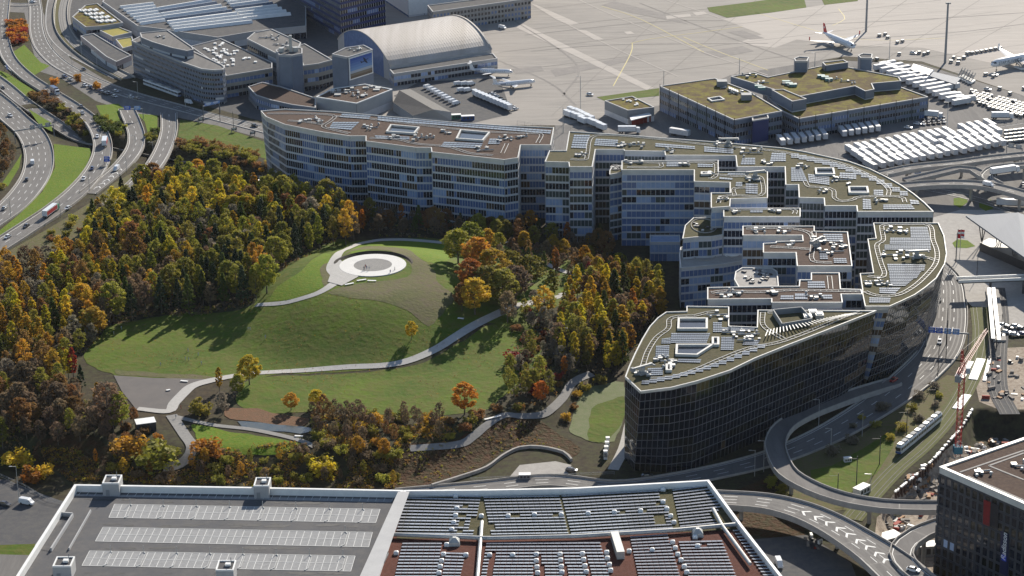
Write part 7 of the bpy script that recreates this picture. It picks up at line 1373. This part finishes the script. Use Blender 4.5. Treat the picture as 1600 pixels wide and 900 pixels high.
# debris of the building site
b = MB(); dm = [mat('crate_wood', (.40, .22, .10), (.3, .17, .09)), mwhite, mdk, mat('scrap_red', (.35, .05, .03)), mat('rubble_grey', (.30, .27, .24), (.2, .18, .16), 1, .9), mat('pipe_orange', (.5, .16, .04))]
random.seed(3)
for q, n in (([(1420, 745), (1462, 725), (1468, 775), (1412, 780)], 60), ([(1498, 690), (1560, 684), (1600, 700), (1500, 715)], 60), ([(1545, 560), (1600, 560), (1600, 630), (1540, 625)], 34), ([(1380, 790), (1440, 800), (1440, 830), (1380, 815)], 30), ([(1255, 835), (1290, 842), (1275, 860), (1250, 850)], 10)):
    P = [GT(*p) for p in q]
    for _ in range(n):
        u, v = random.random(), random.random(); p = P[0].lerp(P[1], u).lerp(P[3].lerp(P[2], u), v); s = (random.uniform(.6, 3.6), random.uniform(.4, 1.6), random.uniform(.3, 1.4)); b.box((p.x, p.y, hz(p.x, p.y) + s[2] / 2), s, random.choice((0, 0, 1, 2, 2, 3, 4, 4, 4, 4, 4, 4)), random.uniform(0, 3))
o = b.build('site_debris', dm); tag(o, 'timber, rubble and materials strewn over the building site', 'building materials'); o['kind'] = 'stuff'
def boxy(name, label, px, sz, rz, m, cat, parts=None):
    p = GT(*px); t = thing(name, label, cat, p, rz, world=False); b = MB(); b.box((0, 0, sz[2] / 2), sz); b.build('body', m, t); b = MB(); b.box((0, 0, sz[2] + .08), (sz[0] + .2, sz[1] + .2, .16)); b.build('lid', mwhite, t)
    for i in range(3): b = MB(); b.box(((i - 1) * sz[0] * .3, -sz[1] / 2 - .03, sz[2] * .55), (sz[0] * .2, .06, sz[2] * .5)); b.build('hatch', mdk, t)
    return t
boxy('site_cabin', 'grey flat-roofed site cabin between the two viaducts', (1388, 850), (8, 5, 3), .5, mgrey, 'cabin'); boxy('site_cabin', 'white site hut at the end of the sheet pile wall', (1346, 772), (6, 3, 2.6), .8, mwhite, 'cabin'); boxy('site_cabin', 'blue-white container stack corner beside the hotel', (1448, 868), (7, 4, 4), .1, mgrey, 'cabin')
boxy('waste_skip', 'green container right of the dark gabled shed', (713, 186), (5, 2.6, 2.4), .1, mat('skip_green', (.05, .2, .13)), 'container'); boxy('waste_skip', 'blue container right of the green one', (731, 188), (7, 2.6, 2.4), .1, mat('skip_blue', (.04, .09, .28)), 'container')
boxy('kiosk', 'black-framed park pavilion with green roof at the lower path', (228, 672), (7, 5, 3.4), .3, mdk, 'pavilion'); boxy('ventilation_box', 'white box on the grass beside the tram track', (1324, 722), (2.6, 1.4, 1.5), .2, mwhite, 'box')
for i in range(4): boxy('ventilation_box', '%s of the four white cylinders beside the wedge tower' % ORD[i], (946 + i * 1.2, 718 - i * 7), (1.3, 1.3, 3.2), 0, mwhite, 'vent')
boxy('ventilation_box', 'grey plant box beside the solar roof on the street', (820, 748), (4, 2, 1.6), 0, mgrey, 'box')
def fence(px, label, h=1.6, step=4):
    Q = smooth([GT(*p) for p in px], step); t = thing('fence', label, 'fence', Q[0]); 
    for p in Q: p.z = hz(p.x, p.y)
    b = MB(); [b.tube(p, p + Vector((0, 0, h)), .07, n=4) for p in Q]; b.build('post', mgrey, t, kind='stuff'); b = MB()
    for a, c in zip(Q, Q[1:]):
        for z in (.3, .75, 1.0): b.beam(a + Vector((0, 0, h * z - .05)), c + Vector((0, 0, h * z - .05)), .06, .07)
    b.build('rail', mgrey, t)
fence([(808, 196), (880, 206), (950, 200)], 'wire fence between the apron and the shaded yard', 2.5); fence([(1300, 250), (1400, 228), (1500, 206), (1620, 188)], 'long wire fence behind the freight yard', 2.5); fence([(0, 747), (40, 765), (75, 785), (110, 792)], 'stone-edged rail beside the shaded street corner'); fence([(735, 752), (850, 747), (960, 742)], 'railing along the road behind the solar roof', 1.2); fence([(1440, 268), (1500, 262), (1600, 250)], 'low fence along the upper flyover', 1.5)
t = place('car', 'dark grey', (8, 790), (10, 2), 'dark car in shade at the lower left corner', None, .1)
patch('street_area', [(-60, 745), (10, 750), (60, 770), (115, 790), (60, 850), (20, 900), (-60, 900)], masph2, .1); patch('verge_grass', [(0, 852), (62, 850), (52, 868), (-30, 866)], mgrass2, .14); patch('street_area', [(-60, 862), (56, 868), (20, 930), (-60, 930)], masph, .13)
# leaves blown onto the lawns: thin scatter, denser towards the trees
n = 2200; P = [GT(*p) for p in [(180, 590), (130, 560), (235, 498), (395, 480), (500, 460), (600, 470), (760, 500), (850, 540), (790, 630), (600, 655), (440, 648), (400, 592)]]; x0, x1 = min(p.x for p in P), max(p.x for p in P); y0, y1 = min(p.y for p in P), max(p.y for p in P)
X, Y = rng.uniform(x0, x1, n * 3), rng.uniform(y0, y1, n * 3); k = inside(P, X, Y) & (np.array([noise.noise(Vector((a * .05, b_ * .05, 5))) for a, b_ in zip(X, Y)]) > rng.uniform(-.25, .5, n * 3)); X, Y = X[k], Y[k]
me = leafmesh('fallen_leaves', np.stack([X, Y, hgt(X, Y) + .18, np.full(len(X), .5)], -1), 3, .16); [me.materials.append(LM[c]) for c in ('rust', 'gold', 'brown')]; me.polygons.foreach_set('material_index', rng.integers(0, 3, len(X) * 3).astype('i'))
o = bpy.data.objects.new('fallen_leaves', me); C.objects.link(o); tag(o, 'autumn leaves scattered over the park lawns', 'leaves'); o['kind'] = 'stuff'
# ---------------------------------------------------------------- light autumn haze
me = bpy.data.meshes.new('haze'); x0, x1, y0, y1, z0, z1 = -3000, 3000, -600, 4400, -15, 345
me.from_pydata([(x0, y0, z0), (x1, y0, z0), (x1, y1, z0), (x0, y1, z0), (x0, y0, z1), (x1, y0, z1), (x1, y1, z1), (x0, y1, z1)], [], [(0, 3, 2, 1), (4, 5, 6, 7), (0, 1, 5, 4), (1, 2, 6, 5), (2, 3, 7, 6), (3, 0, 4, 7)])
o = bpy.data.objects.new('haze', me); C.objects.link(o); o['kind'] = 'stuff'; o['label'] = 'thin bluish autumn haze over the whole scene'; o['category'] = 'haze'
hm = bpy.data.materials.new('haze_air'); hm.use_nodes = True; N = hm.node_tree.nodes; N.remove(N['Principled BSDF']); v = N.new('ShaderNodeVolumePrincipled'); v.inputs['Color'].default_value = (.78, .86, 1, 1); v.inputs['Density'].default_value = .000009; v.inputs['Anisotropy'].default_value = .3
hm.node_tree.links.new(v.outputs[0], N['Material Output'].inputs['Volume']); me.materials.append(hm)
